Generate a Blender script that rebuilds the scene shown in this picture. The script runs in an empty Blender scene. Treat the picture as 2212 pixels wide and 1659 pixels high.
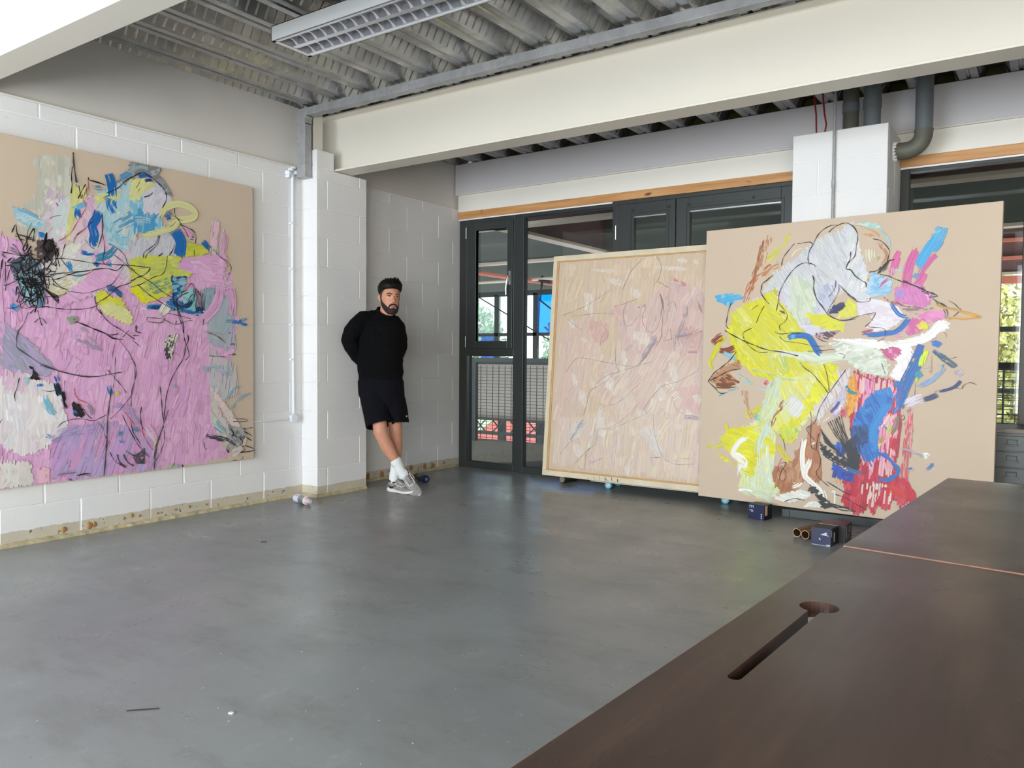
import bpy, bmesh, math, random
from math import sin, cos, pi, radians
from mathutils import Vector, Matrix
random.seed(7)
sc = bpy.context.scene
col = sc.collection

# ---------------------------------------------------------------- camera
FPX = 1706.42
cd = bpy.data.cameras.new('camera')
cd.sensor_width = 36.0
cd.lens = FPX / 2212 * 36.0
cd.clip_start = 0.02
cam = bpy.data.objects.new('camera', cd)
yaw, pit, rol = 0.60495978, 0.03547854, 0.00720253
fw = Vector((-sin(yaw) * cos(pit), cos(yaw) * cos(pit), -sin(pit)))
rt0 = Vector((cos(yaw), sin(yaw), 0))
up0 = rt0.cross(fw)
rt = rt0 * cos(rol) + up0 * sin(rol)
up = up0 * cos(rol) - rt0 * sin(rol)
m = Matrix((rt, up, -fw)).transposed().to_4x4()
m.translation = Vector((0, 0, 1.117))
cam.matrix_world = m
col.objects.link(cam)
sc.camera = cam

# ---------------------------------------------------------------- sky, daylight, exposure
world = bpy.data.worlds.new('sky')
sc.world = world
world.use_nodes = True
wn = world.node_tree.nodes
wl = world.node_tree.links
bg = wn['Background']
bg.inputs['Color'].default_value = (0.80, 0.90, 1.0, 1)
bg.inputs['Strength'].default_value = 3.2


def area(name, loc, rot, sx, sy, power, color):
    d = bpy.data.lights.new(name, 'AREA')
    d.shape = 'RECTANGLE'
    d.size = sx
    d.size_y = sy
    d.energy = power
    d.color = color
    o = bpy.data.objects.new(name, d)
    o.location = loc
    o.rotation_euler = rot
    col.objects.link(o)
    return o


# daylight through the glazed rear wall (behind the camera): one light per window opening
area('window_daylight', (-3.0, -3.45, 1.42), (radians(93), 0, radians(-4)), 3.3, 2.6, 255, (0.83, 0.915, 1.0))
area('window_daylight', (1.2, -3.45, 1.42), (radians(95), 0, radians(8)), 3.6, 2.6, 235, (1.0, 0.95, 0.85))
# area light under the closed atrium soffit; no roof opening is modelled
area('atrium_area_light', (-5.5, 10.6, 2.85), (0, 0, 0), 4.0, 1.5, 9, (0.95, 0.98, 1.0))
sun = bpy.data.lights.new('sun', 'SUN')
sun.energy = 3.0
sun.angle = radians(3)
sun.color = (1.0, 0.95, 0.86)
so = bpy.data.objects.new('sun', sun)
so.rotation_euler = (radians(42), 0, radians(-35))
col.objects.link(so)

sc.view_settings.view_transform = 'Standard'
sc.view_settings.look = 'None'
sc.view_settings.gamma = 1.0
sc.view_settings.exposure = 0.48
sc.view_settings.use_curve_mapping = False
sc.cycles.use_denoising = True
sc.cycles.max_bounces = 10
sc.cycles.diffuse_bounces = 5
sc.cycles.glossy_bounces = 4
sc.cycles.transmission_bounces = 6
sc.cycles.transparent_max_bounces = 16
sc.cycles.caustics_reflective = False
sc.cycles.caustics_refractive = False
sc.cycles.sample_clamp_indirect = 6.0


# ---------------------------------------------------------------- materials
def srgb(r, g, b):
    f = lambda c: (c / 12.92 if c <= 0.04045 else ((c + 0.055) / 1.055) ** 2.4)
    return (f(r / 255), f(g / 255), f(b / 255), 1)


class M:
    """small helper round one node material"""
    def __init__(s, name, color=(0.8, 0.8, 0.8, 1), rough=0.6, metal=0.0, spec=0.5):
        s.m = bpy.data.materials.new(name)
        s.m.use_nodes = True
        s.t = s.m.node_tree
        s.n = s.t.nodes
        s.l = s.t.links
        s.b = s.n['Principled BSDF']
        s.b.inputs['Base Color'].default_value = color
        s.b.inputs['Roughness'].default_value = rough
        s.b.inputs['Metallic'].default_value = metal
        s.b.inputs['Specular IOR Level'].default_value = spec
        s.m.diffuse_color = color

    def pos(s):
        g = s.n.new('ShaderNodeNewGeometry')
        return g.outputs['Position']

    def objc(s):
        g = s.n.new('ShaderNodeTexCoord')
        return g.outputs['Object']

    def noise(s, src, scale, detail=3, rough=0.5, stretch=None):
        if stretch:
            mp = s.n.new('ShaderNodeMapping')
            mp.inputs['Scale'].default_value = stretch
            s.l.new(src, mp.inputs['Vector'])
            src = mp.outputs['Vector']
        t = s.n.new('ShaderNodeTexNoise')
        t.inputs['Scale'].default_value = scale
        t.inputs['Detail'].default_value = detail
        t.inputs['Roughness'].default_value = rough
        s.l.new(src, t.inputs['Vector'])
        return t.outputs['Fac']

    def ramp(s, src, stops):
        r = s.n.new('ShaderNodeValToRGB')
        e = r.color_ramp.elements
        while len(e) < len(stops):
            e.new(0.5)
        for k, (p, c) in enumerate(stops):
            e[k].position = p
            e[k].color = c if hasattr(c, '__len__') else (c, c, c, 1)
        s.l.new(src, r.inputs['Fac'])
        return r.outputs['Color']

    def mix(s, fac, a, b, mode='MIX'):
        x = s.n.new('ShaderNodeMix')
        x.data_type = 'RGBA'
        x.blend_type = mode
        for v, i in ((fac, 0), (a, 6), (b, 7)):
            if hasattr(v, 'links') or hasattr(v, 'is_linked'):
                s.l.new(v, x.inputs[i])
            else:
                x.inputs[i].default_value = v
        return x.outputs[2]

    def math(s, op, a, b=None, c=None):
        x = s.n.new('ShaderNodeMath')
        x.operation = op
        for v, i in ((a, 0), (b, 1), (c, 2)):
            if v is None:
                continue
            if hasattr(v, 'is_linked'):
                s.l.new(v, x.inputs[i])
            else:
                x.inputs[i].default_value = v
        return x.outputs[0]

    def sep(s, src):
        x = s.n.new('ShaderNodeSeparateXYZ')
        s.l.new(src, x.inputs[0])
        return x.outputs

    def color(s, out):
        s.l.new(out, s.b.inputs['Base Color'])

    def rough(s, out):
        s.l.new(out, s.b.inputs['Roughness'])

    def bump(s, out, strength=0.3, dist=0.01):
        x = s.n.new('ShaderNodeBump')
        x.inputs['Strength'].default_value = strength
        x.inputs['Distance'].default_value = dist
        s.l.new(out, x.inputs['Height'])
        s.l.new(x.outputs['Normal'], s.b.inputs['Normal'])


def simple(name, c, rough=0.6, metal=0.0, spec=0.5, var=0.0, scale=20, bump=0.0, bscale=60):
    k = M(name, c, rough, metal, spec)
    p = k.objc()
    if var:
        n = k.noise(p, scale, 4)
        d = tuple(x * (1 - var) for x in c[:3]) + (1,)
        k.color(k.mix(k.ramp(n, [(0.3, 0.0), (0.7, 1.0)]), d, c))
    if bump:
        k.bump(k.noise(p, bscale, 4), bump, 0.003)
    return k.m


# painted blockwork: white paint that stops in a ragged line above the floor
k = M('painted_blockwork', rough=0.62, spec=0.35)
P = k.pos()
z = k.sep(P)[2]
edge = k.math('ADD', z, k.math('MULTIPLY', k.math('SUBTRACT', k.noise(P, 14, 4, 0.7), 0.5), 0.03))
fac = k.ramp(k.math('MULTIPLY', edge, 5.0), [(0.425, 0.0), (0.44, 1.0)])
raw = k.mix(k.noise(P, 9, 4), srgb(214, 203, 180), srgb(186, 178, 164))
raw = k.mix(k.ramp(k.noise(P, 42, 2), [(0.66, 0.0), (0.70, 1.0)]), raw, srgb(110, 96, 78))
paint = k.mix(k.ramp(k.noise(P, 1.6, 4), [(0.35, 0.0), (0.7, 1.0)]), srgb(228, 227, 227), srgb(234, 232, 229))
spk = k.ramp(k.noise(P, 60, 1), [(0.80, 0.0), (0.82, 1.0)])
paint = k.mix(spk, paint, srgb(150, 145, 140))
k.color(k.mix(fac, raw, paint))
k.bump(k.noise(P, 110, 5, 0.7), 0.35, 0.004)
m_block = k.m
m_joint = simple('painted_mortar', srgb(236, 236, 238), 0.6, bump=0.3)
m_mortar = simple('raw_mortar', srgb(206, 192, 154), 0.85, var=0.35, scale=18, bump=0.8, bscale=90)
m_glue = simple('dried_adhesive', srgb(176, 130, 74), 0.7, var=0.3, scale=60, bump=0.4)
m_plaster = simple('painted_plaster', srgb(222, 217, 211), 0.7, var=0.06, scale=2)
m_beam = simple('cream_painted_steel', srgb(219, 213, 200), 0.42, var=0.03, scale=1.5)
m_white = simple('white_paint', srgb(236, 232, 222), 0.5, var=0.03, scale=3)
m_frame = simple('dark_grey_aluminium', srgb(50, 54, 53), 0.38, 0.0, 0.5, var=0.08, scale=8)
m_black = simple('black_rubber', (0.008, 0.008, 0.009, 1), 0.55)
m_chrome = simple('satin_metal', (0.62, 0.62, 0.62, 1), 0.28, 1.0)
m_pvc = simple('grey_plastic_pipe', srgb(112, 118, 122), 0.42, var=0.12, scale=7)
m_pvc_old = simple('stained_grey_pipe', srgb(104, 102, 90), 0.6, var=0.3, scale=9)
m_red = simple('red_cable_sheath', srgb(150, 30, 34), 0.5)
m_wpipe = simple('white_painted_conduit', srgb(226, 229, 234), 0.5, bump=0.3, bscale=40)
m_wall_in = simple('white_wall', srgb(222, 220, 214), 0.7, var=0.04, scale=2)

# galvanised steel
def galv(name, c1, c2, rough, metal=0.75):
    k = M(name, c1, rough, metal)
    P = k.pos()
    v = k.n.new('ShaderNodeTexVoronoi')
    v.inputs['Scale'].default_value = 26
    k.l.new(P, v.inputs['Vector'])
    n = k.noise(P, 5, 4)
    c = k.mix(n, c1, c2)
    c = k.mix(0.10, c, v.outputs['Color'], 'OVERLAY')
    h = k.n.new('ShaderNodeHueSaturation')
    h.inputs['Saturation'].default_value = 0.12
    k.l.new(c, h.inputs['Color'])
    k.color(h.outputs['Color'])
    k.rough(k.ramp(n, [(0.3, rough - 0.08), (0.7, rough + 0.12)]))
    return k.m


m_deck = galv('galvanised_deck', srgb(190, 190, 184), srgb(136, 138, 136), 0.27)
m_galv = galv('galvanised_trunking', srgb(168, 174, 182), srgb(132, 139, 148), 0.45, 0.25)

# pine
k = M('pine', rough=0.5)
P = k.pos()
w = k.noise(P, 3.0, 4, 0.6, (0.6, 10, 10))
c = k.ramp(w, [(0.3, srgb(178, 124, 70)), (0.5, srgb(200, 146, 92)), (0.7, srgb(212, 164, 112))])
kn = k.ramp(k.noise(P, 13, 1, 0.3, (0.5, 1, 1)), [(0.67, 0.0), (0.73, 1.0)])
k.color(k.mix(kn, c, srgb(112, 58, 24)))
m_pine = k.m

# floor: worn grey floor paint
k = M('grey_floor_paint', rough=0.4, spec=0.5)
P = k.pos()
big = k.noise(P, 0.75, 5, 0.6)
c = k.ramp(big, [(0.32, srgb(136, 140, 139)), (0.52, srgb(148, 152, 151)), (0.7, srgb(158, 161, 159))])
mid = k.noise(P, 3.2, 6, 0.72, (0.7, 1.6, 1))
c = k.mix(k.ramp(mid, [(0.50, 0.0), (0.68, 0.55)]), c, srgb(122, 122, 117))
worn = k.noise(P, 5.5, 7, 0.75, (1.5, 0.8, 1))
c = k.mix(k.ramp(worn, [(0.57, 0.0), (0.70, 0.42)]), c, srgb(178, 180, 176))
fine = k.noise(P, 60, 3, 0.6)
c = k.mix(k.ramp(k.noise(P, 21, 5, 0.75), [(0.60, 0.0), (0.72, 0.35)]), c, srgb(176, 178, 174))
c = k.mix(k.ramp(fine, [(0.69, 0.0), (0.74, 0.5)]), c, srgb(178, 178, 172))
scr = k.noise(P, 9, 3, 0.5, (0.6, 5, 1))
c = k.mix(k.ramp(scr, [(0.74, 0.0), (0.82, 0.25)]), c, srgb(104, 105, 104))
k.color(c)
k.rough(k.ramp(k.noise(P, 2.4, 6, 0.7), [(0.3, 0.22), (0.7, 0.46)]))
k.bump(k.noise(P, 34, 6, 0.7), 0.13, 0.004)
m_floor = k.m

# dark walnut veneer
k = M('dark_walnut_veneer', rough=0.33, spec=0.5)
P = k.objc()
g = k.noise(P, 2.6, 6, 0.65, (9, 1.0, 1))
c = k.ramp(g, [(0.3, srgb(60, 42, 34)), (0.5, srgb(72, 51, 42)), (0.72, srgb(84, 62, 51))])
g2 = k.noise(P, 22, 4, 0.6, (4, 0.35, 1))
c = k.mix(k.ramp(g2, [(0.62, 0.0), (0.75, 0.5)]), c, srgb(52, 35, 28))
k.color(c)
k.rough(k.ramp(k.noise(P, 3, 4), [(0.3, 0.22), (0.7, 0.36)]))
m_walnut = k.m
m_walnut_edge = simple('worn_veneer_edge', srgb(150, 108, 84), 0.5, var=0.3, scale=30)

# glass panes: clear with fresnel reflection
def glass(name, tint, refl=1.0):
    mt = bpy.data.materials.new(name)
    mt.use_nodes = True
    n, l = mt.node_tree.nodes, mt.node_tree.links
    n.remove(n['Principled BSDF'])
    tr = n.new('ShaderNodeBsdfTransparent')
    tr.inputs['Color'].default_value = tint
    gl = n.new('ShaderNodeBsdfGlossy')
    gl.inputs['Roughness'].default_value = 0.02
    fr = n.new('ShaderNodeFresnel')
    fr.inputs['IOR'].default_value = 1.5
    mx = n.new('ShaderNodeMixShader')
    l.new(fr.outputs[0], mx.inputs[0])
    l.new(tr.outputs[0], mx.inputs[1])
    l.new(gl.outputs[0], mx.inputs[2])
    l.new(mx.outputs[0], n['Material Output'].inputs['Surface'])
    return mt


m_glass = glass('window_glass', (0.86, 0.90, 0.88, 1))
m_bluefilm = glass('blue_window_film', (0.02, 0.42, 0.95, 1))


# ---------------------------------------------------------------- mesh helpers
class B:
    def __init__(s):
        s.v, s.f, s.mi = [], [], []

    def add(s, vs, fs, mi=0):
        o = len(s.v)
        s.v += [tuple(v) for v in vs]
        s.f += [tuple(i + o for i in f) for f in fs]
        s.mi += [mi] * len(fs)

    def box(s, a, b, mi=0):
        x0, y0, z0 = a
        x1, y1, z1 = b
        s.add([(x0, y0, z0), (x1, y0, z0), (x1, y1, z0), (x0, y1, z0), (x0, y0, z1), (x1, y0, z1), (x1, y1, z1), (x0, y1, z1)],
              [(0, 3, 2, 1), (4, 5, 6, 7), (0, 1, 5, 4), (1, 2, 6, 5), (2, 3, 7, 6), (3, 0, 4, 7)], mi)
        return s

    def prism(s, poly, axis, a, b, mi=0, caps=True):
        """extrude a 2D polygon (in the two other axes, in order) along axis from a to b"""
        def mk(p, t):
            if axis == 0:
                return (t, p[0], p[1])
            if axis == 1:
                return (p[0], t, p[1])
            return (p[0], p[1], t)
        n = len(poly)
        vs = [mk(p, a) for p in poly] + [mk(p, b) for p in poly]
        fs = [(i, (i + 1) % n, (i + 1) % n + n, i + n) for i in range(n)]
        if caps:
            fs += [tuple(range(n)), tuple(range(2 * n - 1, n - 1, -1))]
        s.add(vs, fs, mi)
        return s

    def tube(s, pts, r, n=10, mi=0, cap=True):
        pts = [Vector(p) for p in pts]
        rs = r if hasattr(r, '__len__') else [r] * len(pts)
        rings = []
        ref = None
        for i, p in enumerate(pts):
            d = (pts[min(i + 1, len(pts) - 1)] - pts[max(i - 1, 0)]).normalized()
            if ref is None:
                ref = Vector((0, 0, 1)) if abs(d.z) < 0.9 else Vector((1, 0, 0))
            u = d.cross(ref)
            u = u.normalized()
            w = u.cross(d).normalized()
            ref = w
            rings.append([p + (u * cos(2 * pi * k / n) + w * sin(2 * pi * k / n)) * rs[i] for k in range(n)])
        vs = [v for rg in rings for v in rg]
        fs = []
        for i in range(len(pts) - 1):
            for k in range(n):
                fs.append((i * n + k, i * n + (k + 1) % n, (i + 1) * n + (k + 1) % n, (i + 1) * n + k))
        if cap:
            fs.append(tuple(range(n - 1, -1, -1)))
            fs.append(tuple((len(pts) - 1) * n + k for k in range(n)))
        s.add(vs, fs, mi)
        return s

    def rings(s, rg, mi=0, cap=True, closed=True):
        """loft between explicit rings (equal point counts)"""
        n = len(rg[0])
        vs = [v for r in rg for v in r]
        fs = []
        for i in range(len(rg) - 1):
            for k in range(n if closed else n - 1):
                fs.append((i * n + k, i * n + (k + 1) % n, (i + 1) * n + (k + 1) % n, (i + 1) * n + k))
        if cap:
            fs.append(tuple(range(n - 1, -1, -1)))
            fs.append(tuple((len(rg) - 1) * n + k for k in range(n)))
        s.add(vs, fs, mi)
        return s

    def mesh(s, name, mats):
        me = bpy.data.meshes.new(name)
        me.from_pydata([tuple(v) for v in s.v], [], s.f)
        for mt in (mats if isinstance(mats, (list, tuple)) else [mats]):
            me.materials.append(mt)
        if any(s.mi):
            me.polygons.foreach_set('material_index', s.mi)
        me.update()
        return me

    def obj(s, name, mats, parent=None, smooth=False, bevel=0, loc=None, rot=None, recalc=True):
        me = s.mesh(name, mats)
        if recalc:
            bm = bmesh.new()
            bm.from_mesh(me)
            bmesh.ops.recalc_face_normals(bm, faces=bm.faces)
            bm.to_mesh(me)
            bm.free()
        if smooth:
            me.polygons.foreach_set('use_smooth', [True] * len(me.polygons))
            if smooth != 'all':
                me.set_sharp_from_angle(angle=radians(40))
        o = bpy.data.objects.new(name, me)
        col.objects.link(o)
        if parent:
            o.parent = parent
        if loc:
            o.location = loc
        if rot:
            o.rotation_euler = rot
        if bevel:
            md = o.modifiers.new('bevel', 'BEVEL')
            md.width = bevel
            md.segments = 2
            md.limit_method = 'ANGLE'
        return o


def link(name, me, parent=None, loc=None, rot=None, scale=None):
    o = bpy.data.objects.new(name, me)
    col.objects.link(o)
    if parent:
        o.parent = parent
    if loc:
        o.location = loc
    if rot:
        o.rotation_euler = rot
    if scale:
        o.scale = scale
    return o


def empty(name, loc=(0, 0, 0), rz=0):
    o = bpy.data.objects.new(name, None)
    o.location = loc
    o.rotation_euler = (0, 0, rz)
    o.empty_display_size = 0.1
    col.objects.link(o)
    return o


def tag(o, label, cat, group=None):
    o['label'] = label
    o['category'] = cat
    if group:
        o['group'] = group
    return o


def struct(o, label=None, cat=None):
    o['kind'] = 'structure'
    if label:
        o['label'] = label
    if cat:
        o['category'] = cat
    return o


def stuff(o):
    o['kind'] = 'stuff'
    return o


# ================================================================ ROOM
LWX, RCX, WY, BZ, CZ = -4.915, -4.985, 6.245, 2.565, 3.015
RX, RY = 3.4, -3.4          # right wall, rear wall

fl = B().box((-5.3, RY, -0.15), (RX, WY + 0.02, 0)).obj('floor', m_floor)
struct(fl, 'grey painted concrete studio floor, scuffed and slightly glossy', 'floor')

# ---- left wall of painted blocks, split into wall, pier and recess
def block_mesh(L, H, D, name):
    e = 0.003
    b = B()
    x0, x1, z0, z1 = 0, L, 0, H
    b.add([(0, x0, z0), (0, x1, z0), (0, x1, z1), (0, x0, z1),
           (D - e, x0, z0), (D - e, x1, z0), (D - e, x1, z1), (D - e, x0, z1),
           (D, x0 + e, z0 + e), (D, x1 - e, z0 + e), (D, x1 - e, z1 - e), (D, x0 + e, z1 - e)],
          [(0, 1, 5, 4), (1, 2, 6, 5), (2, 3, 7, 6), (3, 0, 4, 7), (4, 5, 9, 8), (5, 6, 10, 9), (6, 7, 11, 10), (7, 4, 8, 11), (8, 9, 10, 11), (0, 3, 2, 1)])
    return b.mesh(name, m_block)


_bm = {}
def block(parent, L, H, loc, rz=0, D=0.02):
    key = (round(L, 3), round(H, 3), D)
    if key not in _bm:
        _bm[key] = block_mesh(L, H, D, 'block')
    return link('block', _bm[key], parent, loc, (0, 0, rz))


def courses(parent, a, b, ztop, phase_even, phase_odd, place, P=0.4525, J=0.009):
    """lay blocks between a and b (metres along the wall) course by course"""
    n = 0
    z = 0.0
    while z < ztop - 0.02:
        h = min(0.225, ztop - z)
        ph = phase_even if n % 2 == 0 else phase_odd
        s = ph + math.floor((a - ph) / P) * P
        while s < b - 0.001:
            s0, s1 = max(s, a), min(s + P, b)
            if s1 - s0 > 0.03:
                place(s0 + (J / 2 if s0 > a else 0), z + (0.0015 if z > 0 else 0), (s1 - s0) - (J / 2 if s0 > a else 0) - (J / 2 if s1 < b else 0), h - 0.003, parent)
            s += P
        z += 0.225
        n += 1


R_ = random.Random(3)
wl_ = empty('wall_left')
struct(wl_, 'white painted blockwork wall at the left', 'wall')
B().box((-5.3, RY, 0), (LWX - 0.003, 4.187, BZ - 0.004)).obj('wall_core', m_joint, wl_)
courses(wl_, -0.46, 4.187, BZ, 2.46 - 0.4525 * 6, 2.25 - 0.4525 * 6,
        lambda s, z, L, H, p: block(p, L, H, (LWX - 0.02 + R_.uniform(-0.0015, 0.0015), s, z)))
# smooth steel web above the blockwork, and the ledge between
B().box((-5.3, RY, BZ), (LWX - 0.035, 4.19, 3.2)).obj('wall_web', m_plaster, wl_)
B().box((LWX - 0.036, -1.0, BZ - 0.004), (LWX - 0.004, 4.187, BZ + 0.012)).obj('ledge', m_white, wl_, bevel=0.003)

pr = empty('wall_pier')
struct(pr, 'white blockwork pier projecting from the left wall', 'pier')
PX, PY0, PY1, PZ = -4.738, 4.187, 4.72, 2.70
B().box((-5.3, PY0 + 0.006, 0), (PX - 0.003, PY1 - 0.006, 2.56)).obj('pier_core', m_joint, pr)
B().box((-5.3, PY0 + 0.006, 2.5), (PX - 0.006, 4.364, PZ - 0.004)).obj('pier_core', m_joint, pr)
courses(pr, PY0 + 0.02, PY1, 2.56, 4.29, 4.635 - 0.4525, lambda s, z, L, H, p: block(p, L, H, (PX - 0.02 + R_.uniform(-0.001, 0.001), s, z)))
block(pr, 4.364 - PY0 - 0.02, 0.13, (PX - 0.02, PY0 + 0.02, 2.568))
courses(pr, 0, 0.18, PZ, -0.2, -0.2, lambda s, z, L, H, p: block(p, 0.1975, H, (-4.9355, PY0 + 0.02, z), -pi / 2))

rc = empty('wall_recess')
struct(rc, 'white blockwork wall in the recess beside the windows', 'wall')
B().box((-5.3, PY1 - 0.01, 0), (RCX - 0.003, WY + 0.1, BZ)).obj('wall_core', m_joint, rc)
courses(rc, PY1, WY + 0.1, BZ, 5.48 - 0.4525 * 3, 5.70 - 0.4525 * 3, lambda s, z, L, H, p: block(p, L, H, (RCX - 0.02 + R_.uniform(-0.001, 0.001), s, z)))
B().box((-5.3, PY1 - 0.3, BZ), (RCX - 0.03, WY + 0.1, 3.2)).obj('wall_web', m_plaster, rc)
B().box((RCX - 0.031, PY1, BZ - 0.002), (RCX - 0.002, WY, BZ + 0.012)).obj('ledge', m_white, rc, bevel=0.003)

# mortar bead along the foot of the walls
def bead(name, p0, p1, side):
    b = B()
    p0, p1, side = Vector(p0), Vector(p1), Vector(side)
    n = max(2, int((p1 - p0).length / 0.03))
    rg = []
    for i in range(n + 1):
        p = p0.lerp(p1, i / n)
        w = 0.016 + R_.uniform(-0.003, 0.004)
        h = 0.024 + R_.uniform(-0.003, 0.004)
        rg.append([p - side * 0.02, p + side * w, p + side * (w - 0.003) + Vector((0, 0, h * 0.7)), p + side * 0.004 + Vector((0, 0, h)), p - side * 0.02 + Vector((0, 0, h))])
    b.rings(rg)
    o = b.obj(name, m_mortar)
    return struct(o)
bead('baseboard_left', (LWX, -0.5, 0), (LWX, 4.19, 0), (1, 0, 0))
bead('baseboard_pier', (-4.93, PY0, 0), (PX + 0.012, PY0, 0), (0, -1, 0))
bead('baseboard_pier', (PX, PY0 - 0.012, 0), (PX, PY1 - 0.004, 0), (1, 0, 0))
bead('baseboard_recess', (RCX, PY1, 0), (RCX, WY - 0.01, 0), (1, 0, 0))

# blobs of old skirting adhesive
def blob(parent, loc, w, h, seed):
    r = random.Random(seed)
    n = 14
    prof = [1 + r.uniform(-0.22, 0.22) for _ in range(n)]
    o_ = [(0.006, cos(2 * pi * i / n) * w * prof[i] * 0.6, sin(2 * pi * i / n) * h * prof[i] * 0.6) for i in range(n)]
    i_ = [(0.001, cos(2 * pi * i / n) * w * prof[i], sin(2 * pi * i / n) * h * prof[i]) for i in range(n)]
    b = B()
    b.add(i_ + o_ + [(0.0065, 0, 0)], [(i, (i + 1) % n, n + (i + 1) % n, n + i) for i in range(n)] + [(n + i, n + (i + 1) % n, 2 * n) for i in range(n)])
    return b.obj('adhesive_patch', m_glue, parent, loc=loc)
for i, (y, zz, w, h) in enumerate([(2.361, .051, .016, .018), (2.33, .045, .007, .006), (2.515, .047, .018, .026), (2.545, .05, .016, .018), (2.788, .066, .011, .017), (2.734, .056, .008, .010), (2.838, .056, .009, .010), (2.963, .052, .009, .008), (3.093, .057, .008, .009), (3.198, .061, .009, .012), (3.329, .056, .007, .008)]):
    blob(wl_, (LWX, y, zz), w, h, i)
for i, (y, zz, w, h) in enumerate([(5.546, .056, .028, .026), (5.743, .052, .024, .026), (5.866, .045, .030, .024), (5.16, .04, .028, .034), (4.98, .045, .026, .032), (6.03, .055, .016, .02), (5.25, .06, .01, .01)]):
    blob(rc, (RCX, y, zz), w, h, 40 + i)

# ---- window wall: boxed head over the windows
wb = empty('wall_back')
struct(wb, 'white boarded head above the windows', 'wall')
B().box((-5.0, WY - 0.035, 2.725), (RX, WY + 0.2, CZ - 0.002)).obj('upper_panel', simple('grey_white_panel', srgb(212, 209, 211), 0.55, var=0.03, scale=2), wb, bevel=0.003)
B().box((-5.0, WY - 0.028, 2.712), (RX, WY + 0.2, 2.7249)).obj('shadow_groove', m_plaster, wb)
B().box((-4.98, WY - 0.012, 2.545), (RX, WY + 0.2, 2.7119)).obj('lower_panel', m_white, wb, bevel=0.003)
tb = B().box((-4.976, WY - 0.02, 2.474), (-1.575, WY + 0.05, 2.545)).obj('trim_1', m_pine, bevel=0.003)
struct(tb, 'pine batten above the left windows and door', 'trim')
tb = B().box((-0.962, WY - 0.02, 2.474), (RX, WY + 0.05, 2.545)).obj('trim_2', m_pine, bevel=0.003)
struct(tb, 'pine batten above the window right of the column', 'trim')
tb = B().box((-4.976, WY - 0.004, 2.462), (-3.26, WY + 0.03, 2.474)).obj('trim_3', m_joint)  # bright line of light leaking through the gap, built as a white strip
struct(tb, 'white strip standing in for light leaking under the left pine batten', 'trim')
tb = B().box((-0.962, WY - 0.004, 2.462), (RX, WY + 0.03, 2.474)).obj('trim_4', m_joint)  # white strip imitates the leaking light below the right batten too
struct(tb, 'white strip standing in for light leaking under the right pine batten', 'trim')

# ---- column between the windows
cl = empty('column')
struct(cl, 'white blockwork column between the windows with pipes on top', 'column')
CX0, CX1, CY, CTZ = -1.572, -0.961, 5.72, 2.672
B().box((CX0 + 0.003, CY + 0.004, 0), (CX1 - 0.003, WY + 0.2, CTZ - 0.003)).obj('column_core', m_joint, cl)
courses(cl, CX0, CX1, CTZ, -1.40, -1.296, lambda s, z, L, H, p: block(p, L, H, (s, CY + 0.02 + R_.uniform(-0.001, 0.001), z), -pi / 2))
# blocks laid on the right face of the column
courses(cl, CY + 0.02, WY, CTZ, CY + 0.27, CY + 0.05, lambda s, z, L, H, p: block(p, L, H, (CX1 - 0.02, s, z)))
courses(cl, CY + 0.02, WY, CTZ, CY + 0.27, CY + 0.05, lambda s, z, L, H, p: block(p, L, H, (CX0 + 0.02, s + L, z), pi))
pl = B().box((CX0 - 0.007, 5.635, 0), (CX1 + 0.3, CY, 0.058)).obj('plinth', m_frame, cl, bevel=0.003)
B().box((-1.527, 5.632, 0.0), (-1.523, 5.636, 0.058)).obj('plinth_joint', m_black, cl)

# ---- rear wall with two window openings, right wall
rw = empty('wall_rear')
struct(rw, 'white wall with wide windows behind the viewer', 'wall')
b = B()
b.box((-5.3, RY - 0.2, 0), (RX + 0.2, RY, 0.12))
b.box((-5.3, RY - 0.2, 2.8), (RX + 0.2, RY, 3.3))
for x0, x1 in ((-5.3, -4.7), (-1.3, -0.65), (3.05, RX + 0.2)):
    b.box((x0, RY - 0.2, 0.12), (x1, RY, 2.8))
b.obj('wall_core', m_wall_in, rw)
for x0, x1 in ((-4.7, -1.3), (-0.65, 3.05)):
    f = B()
    for t in (0, 1, 2, 3):
        x = x0 + (x1 - x0) * t / 3
        f.box((x - 0.03, RY - 0.12, 0.12), (x + 0.03, RY - 0.06, 2.8))
    f.box((x0, RY - 0.12, 0.12), (x1, RY - 0.06, 0.19)).box((x0, RY - 0.12, 2.73), (x1, RY - 0.06, 2.8))
    f.obj('window_frame', m_frame, rw)
rr = B().box((RX, RY - 0.2, 0), (RX + 0.2, WY + 0.2, 3.3)).obj('wall_right', m_wall_in)
struct(rr, 'plain white wall on the right', 'wall')

# ---- ceiling: galvanised trapezoidal deck in sheets of three ribs, with embossed webs
ce = empty('ceiling')
struct(ce, 'exposed galvanised corrugated steel deck ceiling', 'ceiling')
PIT, FLW, WEBW, DH = 0.2985, 0.118, 0.046, 0.085

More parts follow.
